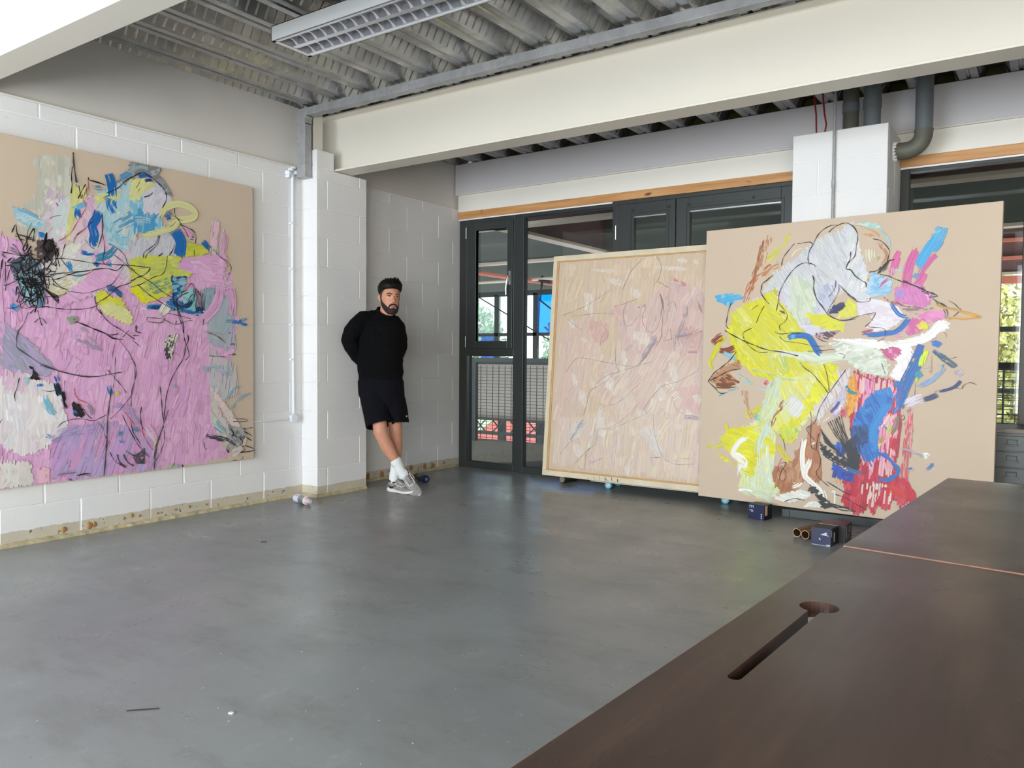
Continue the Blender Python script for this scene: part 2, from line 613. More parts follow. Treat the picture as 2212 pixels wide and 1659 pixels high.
def sheet(ya, yb, ea, eb, y_off=0.0):
    b = B()
    for r in range(3):
        x = r * PIT
        h = CZ
        pts = [(x - FLW, h), (x - FLW * 0.62, h), (x - FLW * 0.55, h + 0.008), (x - FLW * 0.45, h + 0.008), (x - FLW * 0.38, h), (x, h), (x + WEBW, h + DH), (x + PIT - FLW - WEBW, h + DH), (x + PIT - FLW, h)]
        vs = [(p[0], ya, p[1]) for p in pts] + [(p[0], yb, p[1]) for p in pts]
        n = len(pts)
        b.add(vs, [(i, i + 1, n + i + 1, n + i) for i in range(n - 1)])
        # embossments pressed into both webs
        for (wx0, wz0, wx1, wz1, nx, sl) in ((x, h, x + WEBW, h + DH, -1, 0.012 if r % 2 else 0.0), (x + PIT - FLW, h, x + PIT - FLW - WEBW, h + DH, 1, -0.012 if r % 2 else 0.006)):
            t0, t1 = 0.10, 0.92
            y = ea
            while y < eb:
                ax, az = wx0 + (wx1 - wx0) * t0, wz0 + (wz1 - wz0) * t0
                bx, bz = wx0 + (wx1 - wx0) * t1, wz0 + (wz1 - wz0) * t1
                ox, oz = (0.0028 * (1 if nx < 0 else -1), -0.0016)
                w = 0.0070
                b.add([(ax, y - w, az), (ax, y + w, az), (bx, y + sl + w, bz), (bx, y + sl - w, bz),
                       (ax + (bx - ax) * .1 + ox, y, az + (bz - az) * .1 + oz), (bx - (bx - ax) * .1 + ox, y + sl, bz - (bz - az) * .1 + oz)],
                      [(0, 1, 4), (1, 2, 5, 4), (2, 3, 5), (3, 0, 4, 5)])
                y += 0.064
    return b.mesh('deck_sheet', m_deck)


sh = sheet(RY - 0.1, WY + 0.1, 0.9, 6.15)
for i in range(-1, 10):
    link('deck_sheet', sh, ce, (-4.668 + i * 3 * PIT, 0, 0.0))
B().box((-5.4, RY - 0.2, CZ + DH + 0.004), (RX + 0.2, WY + 0.3, CZ + DH + 0.25)).obj('slab', m_plaster, ce)
m_infill = simple('olive_infill', srgb(84, 76, 34), 0.9, var=0.4, scale=12)
ib = B()
for kx in range(0, 27):
    x = -4.668 + kx * PIT
    ib.prism([(x + 0.012, CZ - 0.002), (x + WEBW, CZ + DH - 0.004), (x + PIT - FLW - WEBW, CZ + DH - 0.004), (x + PIT - FLW - 0.012, CZ - 0.002)], 1, WY + 0.06, WY + 0.10)
stuff(ib.obj('infill', m_infill, ce))

# ---- two painted I-beams across the room
def ibeam(name, y0, y1, x0, x1, lab):
    yc = (y0 + y1) / 2
    t, w = 0.014, 0.006
    prof = [(y0, BZ), (y1, BZ), (y1, BZ + t), (yc + w + .008, BZ + t), (yc + w, BZ + t + .008), (yc + w, CZ - t - .008), (yc + w + .008, CZ - t), (y1, CZ - t), (y1, CZ - 0.002), (y0, CZ - 0.002),
            (y0, CZ - t), (yc - w - .008, CZ - t), (yc - w, CZ - t - .008), (yc - w, BZ + t + .008), (yc - w - .008, BZ + t), (y0, BZ + t)]
    o = B().prism(prof, 0, x0, x1).obj(name, m_beam, bevel=0.0015)
    return struct(o, lab, 'beam')
ibeam('beam', 4.377, 4.56, -4.99, RX + 0.05, 'cream painted steel beam resting on the pier, crossing to the upper right')
ibeam('beam', 1.79, 1.943, -5.0, RX + 0.05, 'cream painted steel beam crossing the upper left corner')
# stub column that carries the beam behind the pier
st = B().box((-4.93, 4.20, 2.69), (-4.86, 4.29, CZ)).box((-4.86, 4.235, 2.69), (-4.80, 4.255, CZ)).box((-4.80, 4.20, 2.69), (-4.785, 4.29, CZ)).obj('steel_stub', m_beam, bevel=0.002)
struct(st, 'short cream steel stub standing on the pier', 'steel stub')

# ================================================================ WINDOWS
def window_frame(name, rects, parent, depth=(0.0, 0.07)):
    for (x0, x1, z0, z1) in rects:
        B().box((x0, WY + depth[0], z0), (x1, WY + depth[1], z1)).obj(name, m_frame, parent, bevel=0.003)


def pane(x0, x1, z0, z1, parent, y=0.045):
    return B().box((x0 - 0.006, WY + y, z0 - 0.006), (x1 + 0.006, WY + y + 0.006, z1 + 0.006)).obj('pane', m_glass, parent)


def beading(x0, x1, z0, z1, parent, y0=0.012, y1=0.044, w=0.012):
    b = B()
    b.box((x0 - w, WY + y0, z0 - w), (x1 + w, WY + y1, z0)).box((x0 - w, WY + y0, z1), (x1 + w, WY + y1, z1 + w))
    b.box((x0 - w, WY + y0, z0), (x0, WY + y1, z1)).box((x1, WY + y0, z0), (x1 + w, WY + y1, z1))
    b.obj('glazing_bead', m_black, parent)


w1 = empty('window_1')
struct(w1, 'dark framed window beside the recess with an opening upper sash', 'window')
HD = 2.462
window_frame('window_frame', [(-4.968, -4.875, 0, HD), (-4.305, -4.193, 0, HD), (-4.875, -4.305, 2.415, HD), (-4.875, -4.858, 1.19, 2.415), (-4.316, -4.305, 1.19, 2.415), (-4.875, -4.305, 1.118, 1.190), (-4.875, -4.305, 0, 0.062), (-4.193, -3.253, 2.43, HD), (-4.193, -3.253, 0, 0.062)], w1)
# opening sash, standing slightly proud
sx0, sx1, sz0, sz1 = -4.862, -4.312, 1.188, 2.420
gx0, gx1, gz0, gz1 = -4.750, -4.372, 1.262, 2.345
sa = B().box((sx0, WY - 0.018, sz0), (gx0, WY + 0.03, sz1)).box((gx1, WY - 0.018, sz0), (sx1, WY + 0.03, sz1)).box((gx0, WY - 0.018, sz0), (gx1, WY + 0.03, gz0)).box((gx0, WY - 0.018, gz1), (gx1, WY + 0.03, sz1)).obj('sash', m_frame, w1, bevel=0.003)
pane(gx0, gx1, gz0, gz1, w1, 0.02)
beading(gx0, gx1, gz0, gz1, w1, -0.012, 0.019, 0.010)
hd = B()
hd.tube([(-4.342, WY - 0.02, 1.87), (-4.342, WY - 0.045, 1.87)], 0.012, 10)
hd.tube([(-4.342, WY - 0.045, 1.875), (-4.35, WY - 0.055, 1.83), (-4.358, WY - 0.058, 1.76), (-4.358, WY - 0.055, 1.70)], [0.011, 0.010, 0.009, 0.007], 8)
hd.box((-4.352, WY - 0.024, 1.80), (-4.330, WY - 0.016, 1.93))
hd.obj('handle', m_chrome, w1, smooth=True)
for zz in (2.33, 1.255):
    B().tube([(-4.868, WY - 0.022, zz - 0.055), (-4.868, WY - 0.022, zz + 0.055)], 0.006, 8).obj('hinge', m_chrome, w1, smooth=True)
pane(-4.835, -4.318, 0.066, 1.114, w1)
beading(-4.835, -4.318, 0.066, 1.114, w1)
pane(-4.180, -3.262, 0.066, 2.42, w1)
beading(-4.180, -3.262, 0.066, 2.42, w1)

d1 = empty('door_1')
struct(d1, 'dark grey double doors glazed to the atrium, behind the leaning paintings', 'door')
window_frame('door_frame', [(-3.253, -3.214, 0, 2.474), (-1.64, -1.58, 0, 2.474), (-3.214, -1.64, 2.44, 2.474)], d1, (-0.004, 0.07))
for (dx0, dx1, ax, bx) in ((-3.208, -2.662, -3.042, -2.745), (-2.654, -1.645, -2.535, -1.793)):
    lf = B().box((dx0, WY - 0.02, 0.012), (ax, WY + 0.03, 2.437)).box((bx, WY - 0.02, 0.012), (dx1, WY + 0.03, 2.437)).box((ax, WY - 0.02, 0.012), (bx, WY + 0.03, 0.25)).box((ax, WY - 0.02, 2.325), (bx, WY + 0.03, 2.437))
    lo = lf.obj('door_leaf', m_frame, d1, bevel=0.003)
    pn = B().box((ax - 0.006, WY + 0.004, 0.245), (bx + 0.006, WY + 0.010, 2.33)).obj('pane', m_glass, lo)
    bd = B()
    w = 0.006
    X0, X1, Z0, Z1 = ax - 0.028, bx + 0.028, 0.222, 2.353
    bd.box((X0, WY - 0.0215, Z0), (X1, WY - 0.019, Z0 + w)).box((X0, WY - 0.0215, Z1 - w), (X1, WY - 0.019, Z1)).box((X0, WY - 0.0215, Z0), (X0 + w, WY - 0.019, Z1)).box((X1 - w, WY - 0.0215, Z0), (X1, WY - 0.019, Z1))
    bd.obj('rebate', m_black, lo)
    B().box((ax, WY - 0.012, 2.316), (bx, WY + 0.0, 2.325)).obj('bright_edge', m_chrome, lo)
    # drip channel with two dark end blocks
    cw = (bx - ax)
    B().box((ax - 0.01, WY - 0.026, 2.372), (ax + cw * 0.75, WY - 0.02, 2.380)).obj('channel', m_frame, lo)
    for xx in (ax - 0.02, ax + cw * (1.06 if cw < 0.4 else 0.70)):
        B().box((xx, WY - 0.028, 2.366), (xx + 0.018, WY - 0.019, 2.388)).obj('end_block', m_black, lo)
for zz in (2.20, 1.2, 0.3):
    B().tube([(-3.211, WY - 0.026, zz - 0.06), (-3.211, WY - 0.026, zz + 0.06)], 0.008, 8).obj('hinge', m_chrome, d1, smooth=True)

w2 = empty('window_2')
struct(w2, 'dark framed window right of the white column', 'window')
window_frame('window_frame', [(-0.961, -0.905, 0, HD), (-0.905, 3.4, 2.44, HD), (-0.905, 3.4, 0, 0.10), (-0.215, -0.11, 0.10, 2.44), (1.5, 1.6, 0.10, 2.44)], w2)
pane(-0.90, -0.22, 0.106, 2.434, w2)
pane(-0.105, 1.495, 0.106, 2.434, w2)
pane(1.605, 3.395, 0.106, 2.434, w2)

# ================================================================ ATRIUM BEYOND THE GLASS
m_dark = simple('dark_soffit', srgb(104, 104, 98), 0.8, var=0.1, scale=2)
m_walk = simple('walkway_concrete', srgb(78, 72, 66), 0.8, var=0.25, scale=4)
m_abeam = simple('pinkish_painted_steel', srgb(196, 174, 158), 0.5)
m_maroon = simple('maroon_soffit_board', srgb(112, 82, 80), 0.7, var=0.1, scale=2)
m_salmon = simple('salmon_painted_steel', srgb(214, 120, 100), 0.5)
m_dsteel = simple('dark_painted_steel', srgb(30, 30, 30), 0.5)
m_spandrel = simple('beige_spandrel', srgb(140, 126, 118), 0.7, var=0.04, scale=2)

wk = B().box((-12, WY + 0.10, -0.2), (6, 8.75, -0.03)).obj('walkway', m_walk)
struct(wk, 'concrete walkway behind the windows', 'walkway')
ac = empty('atrium_ceiling')
struct(ac, 'dark atrium soffit with pinkish steel beams', 'ceiling')
B().box((-14, WY + 0.3, 3.05), (6, 12.9, 3.2)).obj('soffit', m_dark, ac)
for (a, c, mt) in [((-14, 7.30, 2.565), (6, 7.48, 2.60), m_abeam), ((-14, 7.385, 2.60), (6, 7.395, 3.05), m_maroon),
                   ((-14, 9.86, 2.52), (6, 10.02, 2.555), m_abeam), ((-14, 9.93, 2.555), (6, 9.95, 3.05), m_dark),
                   ((-5.40, 7.0, 2.565), (-5.22, 12.8, 2.60), m_abeam), ((-5.32, 7.0, 2.60), (-5.30, 12.8, 3.05), m_maroon),
                   ((-2.2, 7.0, 2.565), (-2.02, 12.8, 2.60), m_abeam), ((-2.12, 7.0, 2.60), (-2.10, 12.8, 3.05), m_maroon),
                   ((-3, 12.2, 2.66), (6, 12.3, 2.70), m_salmon), ((-3, 12.24, 2.70), (6, 12.26, 3.05), m_maroon), ((-3, 12.25, 2.43), (6, 12.35, 2.47), m_salmon), ((-3, 12.3, 2.47), (6, 12.32, 2.66), m_maroon),
                   ((-3, 12.3, 2.12), (6, 12.4, 2.22), m_salmon), ((-3, 12.3, 2.24), (6, 12.36, 2.27), m_abeam), ((-3, 12.33, 2.27), (6, 12.36, 2.43), m_maroon)]:
    B().box(a, c).obj('beam_flange', mt, ac)
B().tube([(-7.43, 7.0, 2.40), (-7.43, 12.6, 2.40)], 0.035, 10).obj('pipe', m_salmon, ac, smooth=True)
B().tube([(-13, 11.29, 2.42), (-6.6, 11.29, 2.42)], 0.03, 10).obj('pipe', m_abeam, ac, smooth=True)
sw = B().box((-14.2, WY + 0.3, -6), (-14, 15, 3.2)).obj('atrium_wall', m_spandrel)
struct(sw, 'far left end wall of the atrium', 'wall')
sw = B().box((6.0, WY + 0.3, -6), (6.2, 15, 3.2)).obj('atrium_wall', m_spandrel)  # added out of view to stop sky light flooding the atrium
struct(sw, 'unseen right end wall added to keep sky light out of the atrium', 'wall')
B().tube([(-7.2, 11.29, 2.47), (-7.2, 11.27, 2.30)], 0.02, 8).tube([(-7.2, 11.27, 2.32), (-7.21, 11.27, 2.18), (-7.23, 11.27, 2.05)], [0.018, 0.012, 0.018], 8).tube([(-7.26, 11.29, 2.40), (-7.06, 11.29, 2.36)], 0.03, 8).obj('pipe_clamp', m_dsteel, ac)
# tie rods
def rod(p, q, r=0.011):
    B().tube([p, q], r, 6).obj('tie_rod', m_dsteel, ac)
rod((-8.55, 11.3, 2.16), (-6.2, 11.3, 0.95))
rod((-7.23, 11.27, 2.06), (-6.5, 11.3, 1.55), 0.014)
rod((-7.23, 11.27, 2.06), (-7.30, 11.3, 1.1), 0.006)

# railing on the walkway edge with welded mesh infill
rl = empty('railing', (-6.49, 8.5, 0))
tag(rl, 'dark steel railing with welded mesh seen through the left window', 'railing')
def rbox(a, c, name):
    a = Vector(a) - Vector((-6.49, 8.5, 0))
    c = Vector(c) - Vector((-6.49, 8.5, 0))
    return B().box(a, c).obj(name, m_dsteel, rl)
rbox((-12, 8.47, 1.035), (0.9, 8.53, 1.09), 'handrail')
for x in (-10.5, -8.5, -6.49, -4.5, -2.5, -1.12, 0.6):
    rbox((x - 0.035, 8.47, -0.03), (x + 0.035, 8.53, 1.035), 'post')
mb = B()
x = -7.016
while x < 0.5:
    mb.box((x - 0.0035 + 6.49, 0.034, -0.0), (x + 0.0035 + 6.49, 0.041, 0.99))
    x += 0.1
zz = 0.02
while zz < 0.99:
    mb.box((-7.05 + 6.49, 0.03, zz - 0.003), (0.5 + 6.49, 0.036, zz + 0.003))
    zz += 0.0425
stuff(mb.obj('mesh_infill', m_dsteel, rl))

# far facade: glazed screen with mullions, spandrel, lower lights behind a lattice girder
FY = 12.5
ff = empty('far_facade')
struct(ff, 'glazed outer screen on the far side of the atrium', 'facade')
def fbox(a, c, name, mt=m_dsteel):
    return B().box(a, c).obj(name, mt, ff)
FXR = -3.0
fbox((-14, FY, 2.27), (FXR, FY + 0.1, 2.36), 'head')
fbox((-14, FY, 2.36), (FXR, FY + 0.1, 3.2), 'upper_panel', m_dark)
fbox((-14, FY, 1.50), (FXR, FY + 0.08, 1.56), 'transom')
fbox((-14, FY, 0.95), (FXR, FY + 0.08, 1.02), 'sill')
fbox((-14, FY, -0.12), (FXR, FY + 0.25, 0.95), 'spandrel', m_spandrel)
x = -9.03 - 0.9 * 5
i = 0
while x < FXR:
    fbox((x - 0.045, FY, 1.0), (x + 0.045, FY + 0.08, 2.3), 'mullion')
    fbox((x - 0.09, FY + 0.2, -6), (x + 0.05, FY + 0.3, -0.12), 'lower_mullion')
    x += 0.9
for (a, c, z0, z1, mt) in [(-9.9, -9.07, 1.56, 2.27, m_glass), (-8.98, -8.18, 1.56, 2.27, m_glass), (-8.08, -7.28, 1.56, 2.27, m_bluefilm), (-7.18, -6.38, 1.56, 2.27, m_bluefilm),
                           (-9.42, -9.07, 1.02, 1.50, m_bluefilm), (-9.9, -9.43, 1.02, 1.50, m_glass), (-8.98, -8.18, 1.02, 1.50, m_glass), (-8.08, -7.28, 1.02, 1.50, m_glass)]:
    fbox((a, FY + 0.03, z0), (c, FY + 0.036, z1), 'pane', mt)
# lattice girder of the lower storey
fbox((-14, FY - 0.1, -0.14), (FXR, FY - 0.04, -0.10), 'girder_chord')
fbox((-14, FY - 0.1, -0.42), (FXR, FY - 0.04, -0.36), 'girder_chord')
fbox((-14, FY + 0.2, -6), (FXR, FY + 0.25, -0.62), 'lower_wall', m_spandrel)
xs = -12.0
while xs < FXR:
    for (p, q) in (((xs, FY - 0.07, -0.12), (xs + 0.28, FY - 0.07, -0.38)), ((xs, FY - 0.07, -0.38), (xs + 0.28, FY - 0.07, -0.12))):
        B().tube([p, q], 0.014, 5).obj('girder_brace', m_dsteel, ff)
    xs += 0.42
# right hand bays: open screen with bars and mesh
fbox((FXR, FY, 1.49), (6, FY + 0.08, 1.56), 'transom')
fbox((FXR, FY, 0.97), (6, FY + 0.08, 1.06), 'sill')
fbox((FXR, FY - 0.02, 0.66), (6, FY + 0.04, 0.73), 'rail')
fbox((FXR, FY, 0.10), (6, FY + 0.1, 0.20), 'rail')
fbox((FXR, FY + 0.1, -6), (6, FY + 0.2, 0.12), 'lower_wall', m_dark)
for x in (-2.1, -1.1, -0.9, 0.4, 1.9):
    fbox((x - 0.05, FY, 0.1), (x + 0.05, FY + 0.08, 2.2 if x != -0.9 else 1.0), 'mullion')
mb = B()
x = -2.0
while x < 2:
    mb.box((x - 0.012, FY - 0.03, 0.2), (x + 0.012, FY - 0.01, 0.98))
    x += 0.35
zz = 0.26
while zz < 0.98:
    mb.box((-2.0, FY - 0.035, zz - 0.007), (2, FY - 0.02, zz + 0.007))
    zz += 0.115
stuff(mb.obj('mesh_infill', m_dsteel, ff))

# street, trees and awnings outside, seen small and bright through the far screen
m_ground = simple('street_paving', srgb(150, 148, 140), 0.9)
gd = B().box((-45, 13.5, -6.2), (30, 60, -6)).obj('street', m_ground)
struct(gd, 'paved street far outside the atrium', 'street')
m_leafA = simple('pale_foliage', srgb(176, 200, 168), 0.8, var=0.45, scale=6)
m_leafB = simple('autumn_foliage', srgb(206, 200, 128), 0.8, var=0.4, scale=5)
m_bark = simple('bark', srgb(92, 78, 64), 0.9)
def tree(loc, h, r, mt, lab, seed):
    q = random.Random(seed)
    t = empty('tree', loc)
    tag(t, lab, 'tree', 'trees outside the atrium')
    B().tube([(0, 0, 0), (0.1, 0, h * 0.4), (0, 0.1, h * 0.75)], [0.22, 0.16, 0.08], 8).obj('trunk', m_bark, t)
    b = B()
    for _ in range(8000):
        a, c, rr_ = q.uniform(0, 2 * pi), q.uniform(-1, 1), r * q.uniform(0.1, 1.0) ** 0.5
        s_ = math.sqrt(1 - c * c)
        p = Vector((cos(a) * s_ * rr_, sin(a) * s_ * rr_, h * 0.72 + c * rr_ * 1.05))
        u = Vector((q.gauss(0, 1), q.gauss(0, 1), q.gauss(0, 1))).normalized() * q.uniform(0.06, 0.13)
        w = Vector((q.gauss(0, 1), q.gauss(0, 1), q.gauss(0, 1))).normalized() * q.uniform(0.06, 0.13)
        b.add([p - u, p + w, p + u, p - w], [(0, 1, 2, 3)])
    stuff(b.obj('foliage', mt, t, recalc=False))
tree((-15.6, 18.5, -6), 9.5, 2.3, m_leafA, 'pale green tree through the far left panes', 1)
tree((-11.6, 22.5, -6), 10, 2.3, m_leafA, 'pale green tree behind the middle far panes', 2)
tree((-1.6, 26.5, -6), 9.6, 2.6, m_leafB, 'yellowing tree through the far right screen', 3)
tree((4.6, 26.0, -6), 10.5, 2.6, m_leafA, 'green tree far right behind the cabinet window', 4)
m_awn = simple('red_awning', srgb(222, 104, 92), 0.6)
m_awn2 = simple('green_awning', srgb(206, 232, 180), 0.6)
def awning(x0, x1, mt, lab, y=16.0, z=-0.95):
    a = empty('awning', ((x0 + x1) / 2, y, z))
    tag(a, lab, 'awning')
    w = (x1 - x0) / 2
    B().prism([(0, 0.6), (-1.4, 0.0), (-1.4, -0.25), (-1.36, -0.25), (-1.36, 0.0), (0, 0.52)], 0, -w, w).obj('canopy', mt, a)
    B().box((-w, 0, -4.8), (w, 0.1, 0.7)).obj('shopfront', mt, a)
awning(-15.5, -11.45, m_awn2, 'pale green stall awning below, beyond the railing')
awning(-11.4, -6.5, m_awn, 'red stall awning below, beyond the railing')
m_bld = simple('grey_cladding', srgb(150, 156, 172), 0.7)
bd = empty('building', (-12, 30, -6))
tag(bd, 'pale office block far beyond the blue film panes', 'building')
B().box((-3, 0, 0), (6.5, 5, 10)).obj('wall', m_bld, bd)
for r_ in range(5):
    for c_ in range(6):
        B().box((-2.6 + c_ * 1.5, -0.05, 1 + r_ * 1.8), (-1.6 + c_ * 1.5, 0.02, 2.2 + r_ * 1.8)).obj('window', m_frame, bd)
for (x, y, cc, lab) in [(-0.55, 17.5, (190, 70, 70), 'red parked car seen below the far right screen'), (0.6, 19.5, (200, 190, 196), 'pale parked car seen below the far right screen')]:
    t = empty('car', (x, y, -1.6))
    tag(t, lab, 'car')
    B().prism([(-2, 0.25), (-2, 0.7), (-1.3, 0.85), (-0.8, 1.35), (0.7, 1.38), (1.3, 0.9), (2.0, 0.8), (2.05, 0.25)], 1, -0.8, 0.8).obj('body', simple('car_paint', srgb(*cc), 0.3), t, bevel=0.05)
    B().box((-0.75, -0.82, 0.9), (0.65, 0.82, 1.25)).obj('side_window', m_black, t)
    for wx in (-1.3, 1.3):
        for wy in (-0.8, 0.65):
            B().tube([(wx, wy, 0.3), (wx, wy + 0.15, 0.3)], 0.3, 14).obj('wheel', m_black, t)
dk = B().box((-3, 14.5, -1.75), (8, 24, -1.6)).obj('parking_deck', m_ground)
struct(dk, 'parking deck outside the far right screen', 'parking deck')
# ================================================================ SERVICES
# twin louvre light fitting, switched off
m_fix = simple('white_enamel', srgb(236, 238, 240), 0.35)
m_mirror = simple('polished_louvre', (0.93, 0.95, 1.0, 1), 0.42, 0.9)
m_tube = simple('fluorescent_tube', srgb(232, 234, 240), 0.25)
FX, FY0, FZ, FL, FW, FH = -3.64, 2.89, 2.85, 1.83, 0.275, 0.085
lf = empty('ceiling_light', (FX, FY0, FZ))
tag(lf, 'long white twin louvre ceiling light hung under the steel deck, switched off', 'ceiling light')
b = B()
t = 0.006
b.box((0, 0, 0), (FL, t, FH)).box((0, FW - t, 0), (FL, FW, FH)).box((0, 0, 0), (t, FW, FH)).box((FL - t, 0, 0), (FL, FW, FH)).box((0, 0, FH - t), (FL, FW, FH))
b.box((0, 0, 0), (0.03, FW, 0.004)).box((FL - 0.03, 0, 0), (FL, FW, 0.004)).box((0, 0, 0), (FL, 0.02, 0.004)).box((0, FW - 0.02, 0), (FL, FW, 0.004))
b.obj('housing', m_fix, lf, bevel=0.001)
# side and centre reflectors
def vee(y0, y1, w0, w1):
    b = B()
    b.prism([(y0, 0.004), (y0 + w0, 0.004), (y0 + w1, 0.055), (y0, 0.055)] if y1 > 0 else [(y0, 0.004), (y0 - w0, 0.004), (y0 - w1, 0.055), (y0, 0.055)], 0, 0.03, FL - 0.03)
    return b.obj('reflector', m_mirror, lf)
vee(0.02, 1, 0.012, 0.004)
vee(FW - 0.02, -1, 0.012, 0.004)
B().prism([(FW / 2 - 0.016, 0.004), (FW / 2 + 0.016, 0.004), (FW / 2 + 0.005, 0.055), (FW / 2 - 0.005, 0.055)], 0, 0.03, FL - 0.03).obj('reflector', m_mirror, lf)
bl = B()
ya, yb = 0.032, FW / 2 - 0.016
n = 7
rg = []
for i in range(n + 1):
    y = ya + (yb - ya) * i / n
    s_ = 1 - abs(2 * i / n - 1) ** 2
    zb = 0.006 + 0.020 * s_
    rg.append([(-0.011 + 0.006 * s_, y, zb), (0.011 - 0.006 * s_, y, zb), (0.003, y, 0.05), (-0.003, y, 0.05)])
bl.rings(rg)
bme = bl.mesh('louvre_blade', m_mirror)
for r_ in range(2):
    x = 0.075
    while x < FL - 0.05:
        link('louvre_blade', bme, lf, (x, r_ * (FW / 2 - 0.016), 0))
        x += 0.078
for y in (0.08, FW - 0.08):
    B().tube([(0.04, y, 0.068), (FL - 0.04, y, 0.068)], 0.008, 8).obj('lamp_tube', m_tube, lf, smooth=True)
for x in (0.35, FL - 0.35):
    B().tube([(x, FW / 2, FH), (x, FW / 2, CZ - FZ + 0.02)], 0.004, 6).obj('hanger_rod', m_galv, lf)

# galvanised cable trunking along the beam and down beside the pier
tk = empty('cable_trunking', (-4.88, 4.11, 2.94))
tag(tk, 'grey galvanised cable trunking under the deck, dropping beside the pier', 'cable trunking')
B().box((0.05, 0, 0.0), (8.2, 0.065, 0.058)).obj('horizontal_run', m_galv, tk, bevel=0.002)
for i in range(5):
    x = 0.9 + i * 1.6
    B().box((x, -0.002, -0.002), (x + 0.06, 0.067, 0.060)).obj('coupler', m_galv, tk, bevel=0.001)
    for dx in (0.012, 0.045):
        B().tube([(x + dx, 0.03, -0.006), (x + dx, 0.03, 0)], 0.004, 6).obj('screw', m_chrome, tk)
B().prism([(0.0, 0.058), (0.085, 0.058), (0.125, 0.058), (0.125, 0.0), (0.108, 0.0), (0.098, -0.02), (0.098, -0.06), (0.0, -0.06)], 1, -0.003, 0.068).obj('elbow', m_galv, tk, bevel=0.002)
B().box((0.0, 0, -0.455), (0.098, 0.065, -0.05)).obj('vertical_run', m_galv, tk, bevel=0.002)
B().box((-0.003, -0.003, -0.36), (0.101, 0.068, -0.355)).obj('lid_joint', m_galv, tk)
B().box((-0.002, -0.002, -0.46), (0.1, 0.067, -0.453)).obj('end_cap', m_galv, tk)

# white painted conduit down the left wall
wc = empty('conduit', (-4.888, 4.085, 0.62))
tag(wc, 'white painted conduit running down the left wall to a round box', 'conduit')
B().tube([(0, -0.002, 0.035), (0, -0.01, 1.0), (0, -0.006, 1.87), (-0.012, -0.006, 1.90)], 0.011, 10).obj('riser', m_wpipe, wc, smooth=True)
B().tube([(-0.022, 0, 0.0), (0.012, 0, 0.0)], 0.033, 16).obj('junction_box', m_wpipe, wc, smooth=True, bevel=0.002)
B().tube([(-0.01, -0.03, 0), (-0.012, -0.2, -0.005), (-0.012, -0.381, -0.008)], 0.009, 8).obj('branch', m_wpipe, wc, smooth=True)
for zz in (0.45, 0.72, 1.15, 1.5):
    B().box((-0.02, -0.03, zz), (0.008, 0.014, zz + 0.014)).obj('clip', m_wpipe, wc, bevel=0.003)
gd_ = B()
for i, (dy, dz, r) in enumerate([(-0.045, 1.89, .022), (-0.02, 1.915, .018), (0.02, 1.90, .02), (0.0, 1.93, .016), (-0.05, 1.86, .012)]):
    gd_.tube([(-0.02, dy, dz), (0.018, dy + 0.004, dz + 0.004)], [r, r * .7], 8)
gd_.obj('filler_lumps', m_wpipe, wc, smooth=True)

# grey drain pipes at the column
bp = empty('drain_pipe', (-0.782, 5.955, 3.0))
tag(bp, 'thick grey drain pipe bending into the right side of the column', 'pipe')
B().tube([(0, 0, 0.08), (0, 0, -0.36)], 0.055, 20).obj('riser', m_pvc, bp, smooth=True)
B().tube([(-0.01, 0, 0.09), (-0.01, 0, 0.0)], 0.060, 20).obj('collar', m_pvc, bp, smooth=True)
el = [(0, 0, -0.35)] + [(-0.105 + 0.105 * cos(a), 0, -0.37 - 0.105 * sin(a)) for a in [i * pi / 2 / 8 for i in range(9)]] + [(-0.22, 0, -0.475)]
B().tube(el, [0.060] + [0.057] * 9 + [0.057], 20).obj('elbow', m_pvc_old, bp, smooth=True)
b = B()
q = random.Random(5)
for i in range(16):
    a = 2 * pi * i / 16
    b.tube([(-0.183, cos(a) * 0.055, -0.475 + sin(a) * 0.055), (-0.165 + q.uniform(0, .012), cos(a) * 0.056, -0.475 + sin(a) * 0.056)], [q.uniform(.012, .018), .006], 6)
b.obj('mortar_collar', m_joint, bp, smooth=True)
B().box((-0.07, -0.07, 0.005), (-0.02, -0.055, 0.04)).obj('bracket', m_chrome, bp)
for (x, y, r, lab) in [(-1.245, 5.96, 0.053, 'dark grey pipe entering the column top at the left'), (-1.10, 5.93, 0.055, 'lighter grey pipe entering the column top in the middle')]:
    p = empty('drain_pipe', (x, y, 2.66))
    tag(p, lab, 'pipe')
    B().tube([(0, 0, 0), (0, 0, 0.42)], r, 20).obj('riser', m_pvc_old if x < -1.2 else m_pvc, p, smooth=True)
    B().tube([(0, 0, 0.18), (0, 0, 0.24)], r + 0.004, 20).obj('collar', m_pvc, p, smooth=True)
bx = B().box((-1.18, 6.04, 2.66), (-1.155, 6.10, 2.86)).obj('junction_strip', m_white)
tag(bx, 'white strip between the two grey pipes on the column', 'strip')
tag(B().tube([(-1.50, 5.95, 3.05), (-1.475, 5.94, 2.86), (-1.47, 5.945, 2.665)], 0.006, 8).obj('red_cable', m_red, smooth=True), 'thin straight red cable dropping onto the column top, left one', 'cable')
tag(B().tube([(-1.44, 5.95, 3.05), (-1.42, 5.95, 2.86), (-1.405, 5.945, 2.78), (-1.425, 5.945, 2.665)], 0.006, 8).obj('red_cable', m_red, smooth=True), 'bowed red cable beside the straight one on the column top', 'cable')
cn = empty('steel_conduit', (-1.293, 5.700, 1.0))
tag(cn, 'thin galvanised conduit running down the front of the column', 'conduit')
B().tube([(0, 0, 0), (0, 0, 2.03)], 0.010, 10).obj('tube', m_galv, cn, smooth=True)
B().tube([(0, 0, 1.28), (0, 0, 1.33)], 0.0125, 10).obj('coupler', m_galv, cn, smooth=True)
